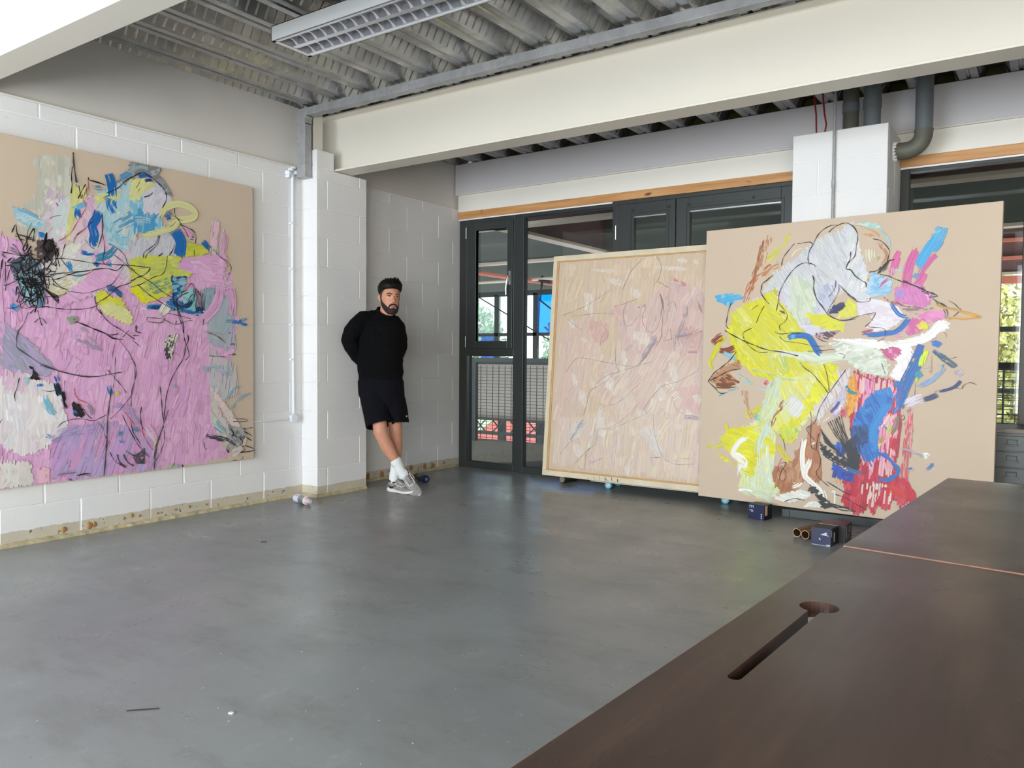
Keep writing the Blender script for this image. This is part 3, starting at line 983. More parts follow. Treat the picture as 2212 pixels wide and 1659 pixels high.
B().box((-0.016, 0.0, 0.4), (0.016, 0.012, 0.42)).obj('saddle', m_galv, cn)

# ================================================================ DESKS
def desk(name, pts, z0, hole, lab, grp):
    cx = sum(p[0] for p in pts) / 4
    cy = sum(p[1] for p in pts) / 4
    d = empty(name, (cx, cy, 0))
    tag(d, lab, 'desk', grp)
    th = 0.025
    bm = bmesh.new()
    ov = [bm.verts.new((p[0] - cx, p[1] - cy, z0)) for p in pts]
    es = [bm.edges.new((ov[i], ov[(i + 1) % 4])) for i in range(4)]
    if hole:
        hv = [bm.verts.new((p[0] - cx, p[1] - cy, z0)) for p in hole]
        es += [bm.edges.new((hv[i], hv[(i + 1) % len(hv)])) for i in range(len(hv))]
    bmesh.ops.triangle_fill(bm, use_beauty=True, use_dissolve=False, edges=es)
    for f in bm.faces:
        if f.normal.z < 0:
            f.normal_flip()
    g = bmesh.ops.extrude_face_region(bm, geom=bm.faces[:])
    bmesh.ops.translate(bm, vec=(0, 0, -th), verts=[e for e in g['geom'] if isinstance(e, bmesh.types.BMVert)])
    bmesh.ops.recalc_face_normals(bm, faces=bm.faces)
    me = bpy.data.meshes.new('desktop')
    bm.to_mesh(me)
    bm.free()
    me.materials.append(m_walnut)
    link('desktop', me, d)
    eb = B()
    P_ = [(p[0] - cx, p[1] - cy) for p in pts]
    for i, j in ((3, 0), (0, 1), (1, 2), (2, 3)):
        (ax, ay), (bx_, by_) = P_[i], P_[j]
        dx, dy = bx_ - ax, by_ - ay
        L = math.hypot(dx, dy)
        nx, ny = dy / L * 0.0012, -dx / L * 0.0012
        eb.add([(ax, ay, z0 - th), (bx_, by_, z0 - th), (bx_, by_, z0 - 0.0008), (ax, ay, z0 - 0.0008), (ax + nx, ay + ny, z0 - th), (bx_ + nx, by_ + ny, z0 - th), (bx_ + nx, by_ + ny, z0 - 0.0008), (ax + nx, ay + ny, z0 - 0.0008)],
               [(4, 5, 6, 7), (0, 1, 5, 4), (3, 2, 6, 7)])
    eb.obj('edge_band', m_walnut_edge, d)
    for i in range(4):
        x = P_[i][0] * 0.90
        y = P_[i][1] * 0.90
        B().box((x - 0.03, y - 0.03, 0.0), (x + 0.03, y + 0.03, z0 - th)).obj('leg', m_frame, d, bevel=0.003)
    B().box((P_[0][0] * .9, P_[0][1] * .9 - 0.02, z0 - 0.075), (P_[1][0] * .9, P_[1][1] * .9 + 0.02, z0 - th - 0.001)).obj('rail', m_frame, d)
    B().box((P_[3][0] * .9, P_[3][1] * .9 - 0.02, z0 - 0.075), (P_[2][0] * .9, P_[2][1] * .9 + 0.02, z0 - th - 0.001)).obj('rail', m_frame, d)
    return d, cx, cy

cxh, cyh, rh = -0.2905, 1.2485, 0.0285
ux, uy = (-0.3075 + 0.2905), (0.905 - 1.2485)
L = math.hypot(ux, uy)
ux, uy = ux / L, uy / L
vx, vy = -uy, ux
w = 0.0085
hole = []
a0 = math.asin(w / rh)
base = math.atan2(uy, ux)
for i in range(25):
    a = base + a0 + (2 * pi - 2 * a0) * i / 24
    hole.append((cxh + rh * cos(a), cyh + rh * sin(a)))
tip = (cxh + ux * 0.335, cyh + uy * 0.335)
for i in range(9):
    a = base - pi / 2 + pi * i / 8
    hole.append((tip[0] + w * cos(a), tip[1] + w * sin(a)))
near = [(-0.4330, 0.06), (0.385, 0.00), (0.465, 1.596), (-0.3485, 1.680)]
far = [(-0.3480, 1.685), (0.445, 1.600), (0.525, 2.785), (-0.2788, 2.843)]
dn, _, _ = desk('desk', near, 0.7375, hole, 'near dark walnut desk with a keyhole cable slot', 'walnut desks')
tr = B().box((-0.10 - 0.22, 0.35 - 0.82 + 0.0, 0.60), (-0.10 + 0.16, 0.35 + 0.55 - 0.4, 0.615)).obj('cable_tray', m_black, dn)
df, _, _ = desk('desk', far, 0.740, None, 'far dark walnut desk, slightly higher, beyond the seam', 'walnut desks')

# ================================================================ DRAWER CABINET
dc = empty('drawer_cabinet', (-0.33, 5.75, 0))
tag(dc, 'dark grey metal drawer cabinet by the right window, behind the painting', 'drawer cabinet')
m_cab = simple('dark_grey_enamel', srgb(62, 68, 66), 0.4)
B().box((0.0, 0.012, 0.0), (0.9, 0.43, 0.662)).obj('carcass', m_cab, dc, bevel=0.002)
B().box((-0.01, -0.01, 0.663), (0.91, 0.44, 0.69)).obj('top', simple('taupe_top', srgb(110, 100, 92), 0.5), dc, bevel=0.002)
for c_ in range(2):
    for r_ in range(6):
        x0 = 0.012 + c_ * 0.44
        z1 = 0.645 - r_ * 0.100
        dr = B().box((x0, 0.0, z1 - 0.093), (x0 + 0.425, 0.011, z1)).obj('drawer', m_cab, dc, bevel=0.002)
        hx = x0 + 0.095
        for hxx in ((hx,) if c_ == 0 else (hx,)):
            zc = z1 - 0.048
            h = B()
            h.box((hxx - 0.028, -0.006, zc - 0.002), (hxx - 0.025, 0.0, zc + 0.026)).box((hxx + 0.025, -0.006, zc - 0.002), (hxx + 0.028, 0.0, zc + 0.026)).box((hxx - 0.028, -0.006, zc + 0.023), (hxx + 0.028, 0.0, zc + 0.026))
            h.obj('label_holder', m_black, dr)
            B().prism([(0.0, zc - 0.002), (-0.016, zc - 0.004), (-0.020, zc - 0.012), (-0.017, zc - 0.012), (-0.013, zc - 0.007), (0.0, zc - 0.005)], 0, hxx - 0.035, hxx + 0.035).obj('handle', m_chrome, dr)

# ================================================================ THINGS ON THE FLOOR
def textobj(name, s, size, mat, parent, loc, rot, extrude=0.0004, align='LEFT'):
    cu = bpy.data.curves.new(name, 'FONT')
    cu.body = s
    cu.size = size
    cu.extrude = extrude
    cu.align_x = align
    cu.resolution_u = 2
    tmp = bpy.data.objects.new('tmp', cu)
    col.objects.link(tmp)
    dg = bpy.context.evaluated_depsgraph_get()
    me = bpy.data.meshes.new_from_object(tmp.evaluated_get(dg))
    bpy.data.objects.remove(tmp)
    me.name = name
    me.materials.clear()
    me.materials.append(mat)
    return link(name, me, parent, loc, rot)

# spray can lying by the pier: lilac and silver with a clear cap
m_lilac = simple('lilac_label', srgb(214, 212, 232), 0.4)
m_silver = simple('brushed_silver', srgb(176, 180, 180), 0.3, 0.8)
m_pinkp = simple('pink_shoulder', srgb(206, 176, 184), 0.4)
m_clear = simple('clear_grey_cap', srgb(190, 190, 186), 0.25)
m_ink = simple('dark_print', srgb(70, 70, 90), 0.5)
def lathe(pr_, n=22):
    b = B()
    b.rings([[(x, cos(2 * pi * k / n) * r, sin(2 * pi * k / n) * r) for k in range(n)] for x, r in pr_])
    return b
sp = empty('spray_can', (-4.715, 3.965, 0.0335), radians(-13))
tag(sp, 'lilac and silver spray can with clear cap lying beside the pier', 'spray can')
lathe([(0.003, 0.028), (0.0, 0.0325), (0.004, 0.033), (0.075, 0.033)]).obj('label_band', m_lilac, sp, smooth=True)
lathe([(0.0755, 0.033), (0.155, 0.033)]).obj('body', m_silver, sp, smooth=True)
lathe([(0.155, 0.0335), (0.160, 0.0335), (0.165, 0.032)]).obj('rim', m_white, sp, smooth=True)
lathe([(0.165, 0.031), (0.176, 0.024), (0.182, 0.017)]).obj('shoulder', m_pinkp, sp, smooth=True)
lathe([(0.182, 0.0165), (0.208, 0.0165), (0.213, 0.014)]).obj('cap', m_clear, sp, smooth=True)
pm = B()
for (xa, xb, ta, tb_) in [(0.012, 0.06, 100, 106), (0.012, 0.066, 124, 132), (0.014, 0.05, 136, 142), (0.014, 0.024, 156, 172), (0.09, 0.15, 108, 112)]:
    rg = []
    for i in range(4):
        a = radians(-(ta + (tb_ - ta) * i / 3) + 90 + 90)
        rg.append([(xa, -cos(a - pi / 2) * 0.0333 * 1 - 0, sin(a) * 0.0333), (xb, -cos(a - pi / 2) * 0.0333, sin(a) * 0.0333)])
    vs = [v for r in rg for v in r]
    pm.add([(v[0], -abs(v[1]), v[2]) for v in vs], [(2 * i, 2 * i + 1, 2 * i + 3, 2 * i + 2) for i in range(3)])
pm.obj('print', m_ink, sp)

# black and blue can behind the shoes
m_bcan = simple('black_can', srgb(16, 18, 20), 0.25)
m_bcap = simple('blue_cap', srgb(24, 38, 78), 0.3)
bc = empty('spray_can', (-4.700, 5.315, 0.034), radians(-24))
tag(bc, 'black spray can with dark blue cap lying behind the shoes', 'spray can')
lathe([(0.0, 0.030), (0.004, 0.033), (0.14, 0.033)]).obj('body', m_bcan, bc, smooth=True)
lathe([(0.141, 0.034), (0.188, 0.034), (0.194, 0.030)]).obj('cap', m_bcap, bc, smooth=True)
lathe([(0.1945, 0.014), (0.197, 0.013)]).obj('cap_dot', simple('cap_grey', srgb(120, 124, 150), 0.4), bc, smooth=True)
B().box((0.07, -0.022, 0.024), (0.12, -0.018, 0.0275)).box((0.065, -0.030, 0.012), (0.07, -0.027, 0.02)).obj('print', m_silver, bc)

# a rolled tube that props the framed painting
rt_ = empty('bottle', (-3.575, 5.955, 0.033), radians(78))
tag(rt_, 'dark round bottle lying under the left end of the framed painting', 'bottle')
lathe([(0.0, 0.026), (0.004, 0.033), (0.17, 0.033), (0.19, 0.018), (0.22, 0.018)]).obj('body', simple('dark_brown_glass', srgb(52, 42, 34), 0.35), rt_, smooth=True)
lathe([(-0.001, 0.027), (0.0, 0.020), (-0.001, 0.012), (-0.003, 0.004)]).obj('base', simple('dusty_base', srgb(150, 144, 128), 0.6, var=0.4, scale=80), rt_, smooth=True)

# wheeled dolly under the paintings
dl = empty('dolly', (-2.35, 5.95, 0))
tag(dl, 'black board dolly on turquoise wheels under the paintings', 'dolly')
B().box((-0.88, -0.10, 0.066), (0.36, 0.20, 0.0765)).obj('board', m_black, dl, bevel=0.002)
B().box((-0.88, -0.104, 0.066), (0.1, -0.1005, 0.070)).obj('paint_edge', m_white, dl)
m_turq = simple('turquoise_wheel', srgb(70, 178, 196), 0.35)
m_hub = simple('pale_hub', srgb(200, 204, 206), 0.3)
for (x, y) in [(0.285, -0.085), (-0.75, -0.02), (0.285, 0.16), (-0.75, 0.16)]:
    b = B()
    n = 20
    pr_ = [(-0.014, 0.022), (-0.013, 0.030), (-0.008, 0.033), (0.008, 0.033), (0.013, 0.030), (0.014, 0.022)]
    b.rings([[(x + cos(2 * pi * k / n) * r, y + t_, 0.033 + sin(2 * pi * k / n) * r) for k in range(n)] for t_, r in pr_])
    wo = b.obj('wheel', m_turq, dl, smooth=True)
    b = B()
    b.rings([[(x + cos(2 * pi * k / n) * r, y + t_, 0.033 + sin(2 * pi * k / n) * r) for k in range(n)] for t_, r in [(-0.0142, 0.02), (-0.017, 0.014), (-0.0175, 0.006)]])
    b.obj('hub', m_hub, wo, smooth=True)

# printed cartons and cardboard tubes
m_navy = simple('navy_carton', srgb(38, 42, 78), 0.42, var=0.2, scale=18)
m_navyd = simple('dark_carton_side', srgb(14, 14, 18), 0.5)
m_wtxt = simple('pale_print', srgb(200, 202, 220), 0.5)
m_maroonp = simple('maroon_print', srgb(96, 26, 40), 0.4)
m_kraft = simple('cardboard', srgb(150, 112, 76), 0.75, var=0.15, scale=30)
m_kraftin = simple('cardboard_inside', srgb(74, 50, 34), 0.9)
m_kraftedge = simple('cardboard_edge', srgb(206, 170, 134), 0.8)

def carton(loc, rz, sx, sy, h, lab, mats):
    c = empty('carton', loc, rz)
    tag(c, lab, 'carton', 'navy printed cartons on the floor')
    b = B()
    b.add([(0, 0, 0), (sx, 0, 0), (sx, sy, 0), (0, sy, 0), (0, 0, h), (sx, 0, h), (sx, sy, h), (0, sy, h)],
          [(0, 3, 2, 1)], 0)
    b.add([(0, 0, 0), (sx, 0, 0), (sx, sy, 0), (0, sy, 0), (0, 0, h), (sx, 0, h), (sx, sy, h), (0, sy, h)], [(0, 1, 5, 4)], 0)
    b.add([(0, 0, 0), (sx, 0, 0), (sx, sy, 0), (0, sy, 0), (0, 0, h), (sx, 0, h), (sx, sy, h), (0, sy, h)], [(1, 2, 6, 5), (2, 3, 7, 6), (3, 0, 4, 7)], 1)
    b.add([(0, 0, h), (sx, 0, h), (sx, sy, h), (0, sy, h)], [(0, 1, 2, 3)], 2)
    o = b.obj('box', mats, c, recalc=False)
    bm = bmesh.new(); bm.from_mesh(o.data); bmesh.ops.remove_doubles(bm, verts=bm.verts, dist=1e-5); bmesh.ops.recalc_face_normals(bm, faces=bm.faces); bm.to_mesh(o.data); bm.free()
    return c

ca = carton((-1.756, 5.448, 0), radians(-14), 0.125, 0.10, 0.102, 'navy carton with white rotated lettering under the colourful painting', [m_navy, m_navyd, m_navyd])
B().add([(0, 0, 0.102), (0.0, 0, 0.0), (-0.018, 0.05, 0.004), (-0.014, 0.05, 0.092)], [(0, 1, 2, 3)]) if False else None
fb = B(); fb.add([(0, 0.001, 0.100), (0, 0.001, 0.002), (-0.020, 0.055, 0.010), (-0.016, 0.05, 0.092)], [(0, 1, 2, 3)]); fb.add([(0.0, 0.003, 0.100), (0, 0.003, 0.002), (-0.020, 0.057, 0.010), (-0.016, 0.052, 0.092)], [(3, 2, 1, 0)])
fb.obj('open_flap', m_navyd, ca, recalc=False)
textobj('lettering', 'E', 0.044, m_wtxt, ca, (0.012, -0.0006, 0.096), (pi / 2, radians(90), 0))
textobj('lettering', 'F', 0.040, m_wtxt, ca, (0.012, -0.0006, 0.064), (pi / 2, radians(90), 0))
for i in range(3):
    B().tube([(0.104, -0.001, 0.012 + i * 0.013), (0.104, 0.0, 0.012 + i * 0.013)], 0.005, 12).obj('dot', m_wtxt, ca)
B().box((0.1252, 0.01, 0.03), (0.1258, 0.04, 0.098)).obj('side_label', m_kraftedge, ca)
cb = carton((-1.196, 4.905, 0), radians(-5), 0.114, 0.13, 0.104, 'crumpled navy carton with scuffed front beside the cardboard tubes', [m_navy, m_navyd, m_navyd])
q = random.Random(9)
sc_ = B()
sc_.add([(0.055, -0.001, 0.065), (0.085, -0.001, 0.082), (0.095, -0.001, 0.078), (0.088, -0.001, 0.070), (0.105, -0.001, 0.060), (0.080, -0.001, 0.062)], [(0, 1, 2, 3, 4, 5)])
sc_.add([(0.044, -0.001, 0.040), (0.053, -0.001, 0.030), (0.056, -0.001, 0.036), (0.050, -0.001, 0.046)], [(0, 1, 2, 3)])
sc_.add([(0.085, -0.001, 0.006), (0.110, -0.001, 0.001), (0.112, -0.001, 0.010), (0.095, -0.001, 0.010)], [(0, 1, 2, 3)])
sc_.add([(0.004, -0.001, 0.001), (0.11, -0.001, 0.001), (0.11, -0.001, 0.003), (0.004, -0.001, 0.004)], [(0, 1, 2, 3)])
sc_.obj('scuff', m_wtxt, cb, recalc=False)
B().box((0.1142, 0.055, 0.02), (0.1148, 0.07, 0.075)).box((0.1142, 0.008, 0.055), (0.1148, 0.018, 0.095)).obj('side_label', m_wtxt, cb)
B().box((0.0, 0.131, 0.1045), (0.115, 0.137, 0.1055)).obj('white_flap_edge', m_wtxt, cb)
cc = carton((-1.177, 5.05, 0), radians(-3), 0.145, 0.14, 0.107, 'navy carton with dark red top behind the crumpled one', [m_navyd, m_navyd, m_maroonp])
B().box((0.1452, 0.02, 0.02), (0.1458, 0.026, 0.10)).obj('side_label', m_wtxt, cc)
n = 20
b = B()
b.rings([[(0.1462, 0.09 + cos(2 * pi * k / n) * r, 0.075 + sin(2 * pi * k / n) * r) for k in range(n)] for r in (0.018, 0.014)], cap=False)
b.obj('ring_mark', m_wtxt, cc, recalc=False)
textobj('lettering', 'E', 0.022, m_wtxt, cc, (0.1462, 0.05, 0.03), (pi / 2, 0, pi / 2))

def ctube(loc, rz, L_, lab):
    t_ = empty('cardboard_tube', loc, rz)
    tag(t_, lab, 'cardboard tube', 'cardboard tubes on the floor')
    n = 24
    R1, R2 = 0.0268, 0.0235
    ring = lambda x, r: [(x, cos(2 * pi * k / n) * r, sin(2 * pi * k / n) * r) for k in range(n)]
    b = B(); b.rings([ring(0.0, R1), ring(L_, R1)], cap=False)
    b.obj('outer_wall', m_kraft, t_, smooth=True)
    b = B(); b.rings([ring(0.0, R2), ring(L_, R2)], cap=False)
    b.obj('inner_wall', m_kraftin, t_, smooth=True)
    b = B(); b.rings([ring(-0.0005, R1), ring(-0.0005, R2)], cap=False); b.rings([ring(L_, R1), ring(L_, R2)], cap=False)
    b.obj('end_rim', m_kraftedge, t_)
ctube((-1.317, 5.045, 0.0268), radians(77), 0.40, 'left cardboard tube with open end beside the navy cartons')
ctube((-1.259, 5.015, 0.0268), radians(77), 0.36, 'right cardboard tube touching the crumpled carton')

# bits of dirt on the floor: chips, a black sliver, pencil-like splinter
q = random.Random(21)
m_chipw = simple('white_chip', srgb(232, 232, 230), 0.6)
def sliver(x, y, L_, w_, a, mt, name, lab, cat):
    o = B().box((-L_ / 2, -w_ / 2, 0), (L_ / 2, w_ / 2, 0.003)).obj(name, mt, None, loc=(x, y, 0.0005), rot=(0, 0, a))
    tag(o, lab, cat)
sliver(-3.86, 3.0, 0.035, 0.007, 0.6, m_black, 'splinter', 'small black splinter on the open floor below the painted nude canvas', 'splinter')
sliver(-2.33, 1.35, 0.095, 0.0022, 0.79, m_black, 'splinter', 'long thin dark splinter on the floor near the viewer', 'splinter')
sliver(-2.087, 1.497, 0.016, 0.010, 0.3, m_chipw, 'paint_flake', 'small white paint flake on the near floor', 'paint flake')
cb_ = B()
for _ in range(420):
    x, y = q.uniform(-4.7, -0.6), q.uniform(0.7, 5.4)
    s_ = q.uniform(0.0012, 0.0045)
    a = q.uniform(0, pi)
    e_ = q.uniform(0.3, 1.0)
    dx, dy = cos(a) * s_, sin(a) * s_
    cb_.add([(x - dx, y - dy, 0.0006), (x + dy * e_, y - dx * e_, 0.0012), (x + dx, y + dy, 0.0008), (x - dy * e_, y + dx * e_, 0.001)], [(0, 1, 2, 3)])
o = stuff(cb_.obj('paint_crumbs', m_chipw, None, recalc=False))
o['label'] = 'tiny pale paint crumbs scattered over the grey floor'
o['category'] = 'crumbs'
# ================================================================ THE MAN
from mathutils import noise as mn
m_skin = simple('skin', srgb(200, 142, 114), 0.55, var=0.08, scale=30)
m_hair = simple('dark_hair', srgb(12, 9, 8), 0.65, spec=0.25)
m_fade = simple('cropped_hair', srgb(66, 54, 46), 0.7, var=0.3, scale=90)
m_beard = simple('dark_beard', srgb(34, 23, 19), 0.75, var=0.45, scale=90, bump=0.4, bscale=200)
m_lip = simple('lip', srgb(168, 108, 98), 0.5)
m_eyew = simple('eye_white', srgb(206, 196, 188), 0.3)
m_eyed = simple('eye_dark', srgb(28, 20, 16), 0.2)
m_knit = simple('black_knit', (0.0022, 0.0022, 0.0026, 1), 0.9, spec=0.12)
m_short = simple('navy_black_cloth', (0.0032, 0.0032, 0.0058, 1), 0.9, spec=0.15)
m_sock = simple('white_sock', srgb(226, 230, 228), 0.8, var=0.08, scale=60)
m_shoe = simple('grey_mesh_fabric', srgb(150, 146, 144), 0.75, var=0.22, scale=45)
m_sole = simple('off_white_rubber', srgb(226, 222, 214), 0.5, var=0.1, scale=30)
m_lace = simple('pale_lace', srgb(214, 208, 208), 0.7)

man = empty('person', (-4.38, 4.66, 0), math.atan2(0.695, 0.719))
tag(man, 'bearded man in black sweatshirt and shorts leaning back on the white pier, ankles crossed', 'person')


def ell(c, ax, ay, az=None, n=20, p=2.0, tilt=(0, 0)):
    """horizontal superellipse ring at c with half axes ax, ay"""
    r = []
    for k in range(n):
        a = 2 * pi * k / n
        ca, sa = cos(a), sin(a)
        x = math.copysign(abs(ca) ** (2 / p), ca) * ax
        y = math.copysign(abs(sa) ** (2 / p), sa) * ay
        r.append((c[0] + x, c[1] + y, c[2] + x * tilt[0] + y * tilt[1]))
    return r


def remeshed(b, name, mat, parent, voxel, disp=None, smooth=6):
    """fuse overlapping closed lofts into one continuous surface"""
    me = b.mesh(name, mat)
    bm = bmesh.new(); bm.from_mesh(me); bmesh.ops.recalc_face_normals(bm, faces=bm.faces); bm.to_mesh(me); bm.free()
    t = bpy.data.objects.new('tmp', me)
    col.objects.link(t)
    md = t.modifiers.new('r', 'REMESH')
    md.mode = 'VOXEL'
    md.voxel_size = voxel
    sm = t.modifiers.new('s', 'SMOOTH')
    sm.iterations = smooth
    sm.factor = 0.5
    dg = bpy.context.evaluated_depsgraph_get()
    me2 = bpy.data.meshes.new_from_object(t.evaluated_get(dg))
    bpy.data.objects.remove(t)
    me2.name = name
    if disp:
        nv = [v.normal.copy() for v in me2.vertices]
        for v, nn in zip(me2.vertices, nv):
            v.co += nn * disp(v.co)
    me2.polygons.foreach_set('use_smooth', [True] * len(me2.polygons))
    me2.materials.clear()
    me2.materials.append(mat)
    return link(name, me2, parent)


# head frame: a = across (image right), b = forward, c = up from the chin
HY = radians(17)
HC = Vector((-0.030, 0.055, 1.449))
def H(a, b_, c, roll=-0.045):
    a2, c2 = a * cos(roll) - c * sin(roll) * 0.6, c * cos(roll) + a * sin(roll)
    return HC + Vector((a2 * cos(HY) + b_ * sin(HY), a2 * sin(HY) - b_ * cos(HY), c2))

HR = [(-0.004, .018, .070, .045), (0.004, .034, .088, .02), (0.020, .048, .096, -.01), (0.045, .059, .095, -.045), (0.07, .066, .093, -.068), (0.095, .0705, .090, -.082), (0.12, .073, .086, -.092), (0.135, .074, .086, -.095),
      (0.152, .0755, .091, -.098), (0.172, .0765, .090, -.100), (0.195, .074, .083, -.098), (0.218, .064, .066, -.086), (0.234, .046, .042, -.064), (0.244, .022, .012, -.034)]
def hr(c):
    for i in range(len(HR) - 1):
        if HR[i][0] <= c <= HR[i + 1][0]:
            t = (c - HR[i][0]) / (HR[i + 1][0] - HR[i][0])
            return [HR[i][j] + (HR[i + 1][j] - HR[i][j]) * t for j in (1, 2, 3)]
    return list(HR[-1][1:]) if c > 0.1 else list(HR[0][1:])
def hring(c, off=0.0, n=28):
    w, f, bk = hr(c)
    cb, hb = (f + bk) / 2, (f - bk) / 2
    out = []
    for k in range(n):
        a = 2 * pi * k / n
        x = sin(a) * (w + off)
        y = cb + cos(a) * (hb + off)
        if cos(a) > 0.6 and 0.05 < c < 0.14:      # flatten the face plane a touch
            y -= (cos(a) - 0.6) * 0.008
        out.append(H(x, y, c))
    return out

def limb(b, pts, rs, n=16, flat=1.0):
    b.tube(pts, rs, n)

body = B()
body.rings([hring(c[0]) for c in HR])
# nose, brow, cheekbones, ears, chin, neck
body.tube([H(0, .080, .140), H(0, .096, .118), H(0, .108, .098), H(0, .104, .088)], [.008, .010, .0135, .010], 10)
body.tube([H(-.012, .090, .093), H(.012, .090, .093)], [.009, .009], 8)
body.tube([H(-.052, .066, .150), H(-.03, .084, .153), H(-.008, .090, .148)], [.007, .009, .007], 8)
body.tube([H(.052, .066, .150), H(.03, .084, .153), H(.008, .090, .148)], [.007, .009, .007], 8)
for sx in (-1, 1):
    body.tube([H(sx * .074, -.014, .092), H(sx * .080, -.020, .110), H(sx * .084, -.028, .130), H(sx * .078, -.016, .144)], [.007, .009, .012, .008], 8)
body.tube([H(-.012, .088, .012), H(.012, .088, .012)], [.014, .014], 8)
body.tube([(-0.058, 0.105, 1.38), (-0.052, 0.095, 1.45), (-0.040, 0.075, 1.52)], [0.066, 0.057, 0.058], 18)
# torso inside the clothes
body.rings([ell((-.10, .095, .86), .15, .10), ell((-.10, .10, .95), .155, .105), ell((-.10, .10, 1.08), .135, .095), ell((-.095, .10, 1.25), .155, .105), ell((-.085, .10, 1.36), .15, .09), ell((-.07, .10, 1.42), .075, .06)])
# arms folded behind the back, ending in hands
for pts, rs in (([(-.225, .09, 1.39), (-.32, .05, 1.24), (-.27, .11, 1.12), (-.20, .185, 1.045)], [.05, .045, .038, .028]),
                ([(.035, .10, 1.35), (.045, .12, 1.18), (.0, .19, 1.10), (-.06, .235, 1.03)], [.05, .045, .038, .028])):
    body.tube(pts, rs, 12)
for base_, d in ((Vector((-.19, .195, 1.035)), Vector((.085, .03, -.035))), (Vector((-.07, .240, 1.02)), Vector((-.085, .012, -.03)))):
    body.tube([base_, base_ + d * 0.5, base_ + d], [.028, .036, .032], 10)
    for i, (L_, o_) in enumerate([(.075, -.028), (.085, -.010), (.080, .010), (.065, .028)]):
        p = base_ + d + Vector((0, 0, o_))
        dd = d.normalized()
        body.tube([p - dd * .02, p + dd * L_ * .5, p + dd * L_ * .8 + Vector((0, -.02, 0))], [.010, .009, .007], 8)
    p = base_ + d * 0.3
    body.tube([p, p + Vector((0, .01, .035)), p + d.normalized() * .03 + Vector((0, .008, .06))], [.013, .011, .009], 8)
# legs: the near one crosses in front of the far one
body.tube([(-.165, .09, .90), (-.135, .06, .72), (-.106, .008, .575), (-.098, -.010, .505), (-.073, -.004, .440), (-.046, .005, .385), (-.010, .008, .32), (.022, .006, .265), (.052, .006, .20), (.082, .010, .150)],
          [.085, .072, .058, .059, .053, .055, .046, .037, .033, .030], 20)
body.tube([(-.03, .11, .90), (.0, .12, .72), (.018, .12, .555), (.022, .115, .50), (.026, .125, .43), (.030, .128, .36), (.030, .12, .28), (.022, .11, .20), (.012, .10, .12)],
          [.095, .080, .056, .052, .052, .050, .040, .035, .036], 18)
bo = remeshed(body, 'body', m_skin, man, 0.0055, lambda p: 0.0012 * mn.noise(p * 40), 3)

# hair: swept up mop on top, cropped sides
def scalp(c0, c1f, offs, n=40, rows=12, seed=0):
    """shell from a hairline (function of azimuth) to the crown"""
    rg = []
    for r_ in range(rows + 1):
        t = r_ / rows
        ring_ = []
        for k in range(n):
            a = 2 * pi * k / n            # 0 = front
            lo = c0(a)
            c = lo + (0.2435 - lo) * t
            w, f, bk = hr(c)
            cb, hb = (f + bk) / 2, (f - bk) / 2
            o_ = offs(a, t)
            up_ = o_ * 0.9 * t
            ring_.append(H(sin(a) * (w + o_ * (1 - t * .3)), cb + cos(a) * (hb + o_ * (1 - t * .3)), c + up_))
        rg.append(ring_)
    return rg
fr = lambda a: (cos(a) + 1) / 2
b = B()
b.rings(scalp(lambda a: 0.100 + 0.118 * max(0, cos(a)) ** 0.62 if cos(a) > 0 else 0.100 - 0.035 * -cos(a), None, lambda a, t: 0.004 + 0.006 * t), cap=True)
b.obj('cropped_sides', m_fade, man, smooth='all')
b = B()
q = random.Random(4)
def lob(a):
    """lower edge of the dark top hair: high over the forehead, lower behind"""
    ca = cos(a - 0.12)
    return 0.158 + 0.040 * max(0, ca) ** 0.5 - 0.018 * max(0, -ca)
def toff(a, t):
    base_ = 0.0045 + 0.016 * math.sqrt(t)
    return base_ + 0.022 * fr(a) * math.sin(min(1, t * 1.25) * pi * .75) + 0.008 * max(0, cos(a - 0.9)) * t + 0.003 * mn.noise(Vector((a * 4, t * 5, 1)))
b.rings(scalp(lob, None, toff, n=56, rows=14), cap=True)
for _ in range(900):
    a = q.gauss(0.25, 1.5)
    t = q.uniform(0.02, 1.0)
    lo = lob(a)
    c = lo + (0.2435 - lo) * t
    w, f, bk = hr(c)
    cb, hb = (f + bk) / 2, (f - bk) / 2
    o_ = toff(a, t)
    p = H(sin(a) * (w + o_ * .8), cb + cos(a) * (hb + o_ * .8), c + o_ * 0.9 * t)
    out_ = Vector((sin(a) * cos(HY) + cos(a) * sin(HY), sin(a) * sin(HY) - cos(a) * cos(HY), 0))
    d = (out_ * q.uniform(.1, .7) + Vector((q.gauss(0.10, .35), q.gauss(0, .35), q.uniform(.5, 1.2) * (.3 + t)))).normalized()
    L_ = q.uniform(.004, .012) * (0.5 + 0.9 * fr(a - .3))
    if t > .7 and abs(a) < 1.2:
        L_ *= 1.5
    s_ = q.uniform(.002, .0045)
    u_ = d.orthogonal().normalized() * s_
    v_ = d.cross(u_)
    b.add([p + u_, p - u_ * .5 + v_, p - u_ * .5 - v_, p + d * L_], [(0, 1, 3), (1, 2, 3), (2, 0, 3)])
b.obj('hair', m_hair, man)
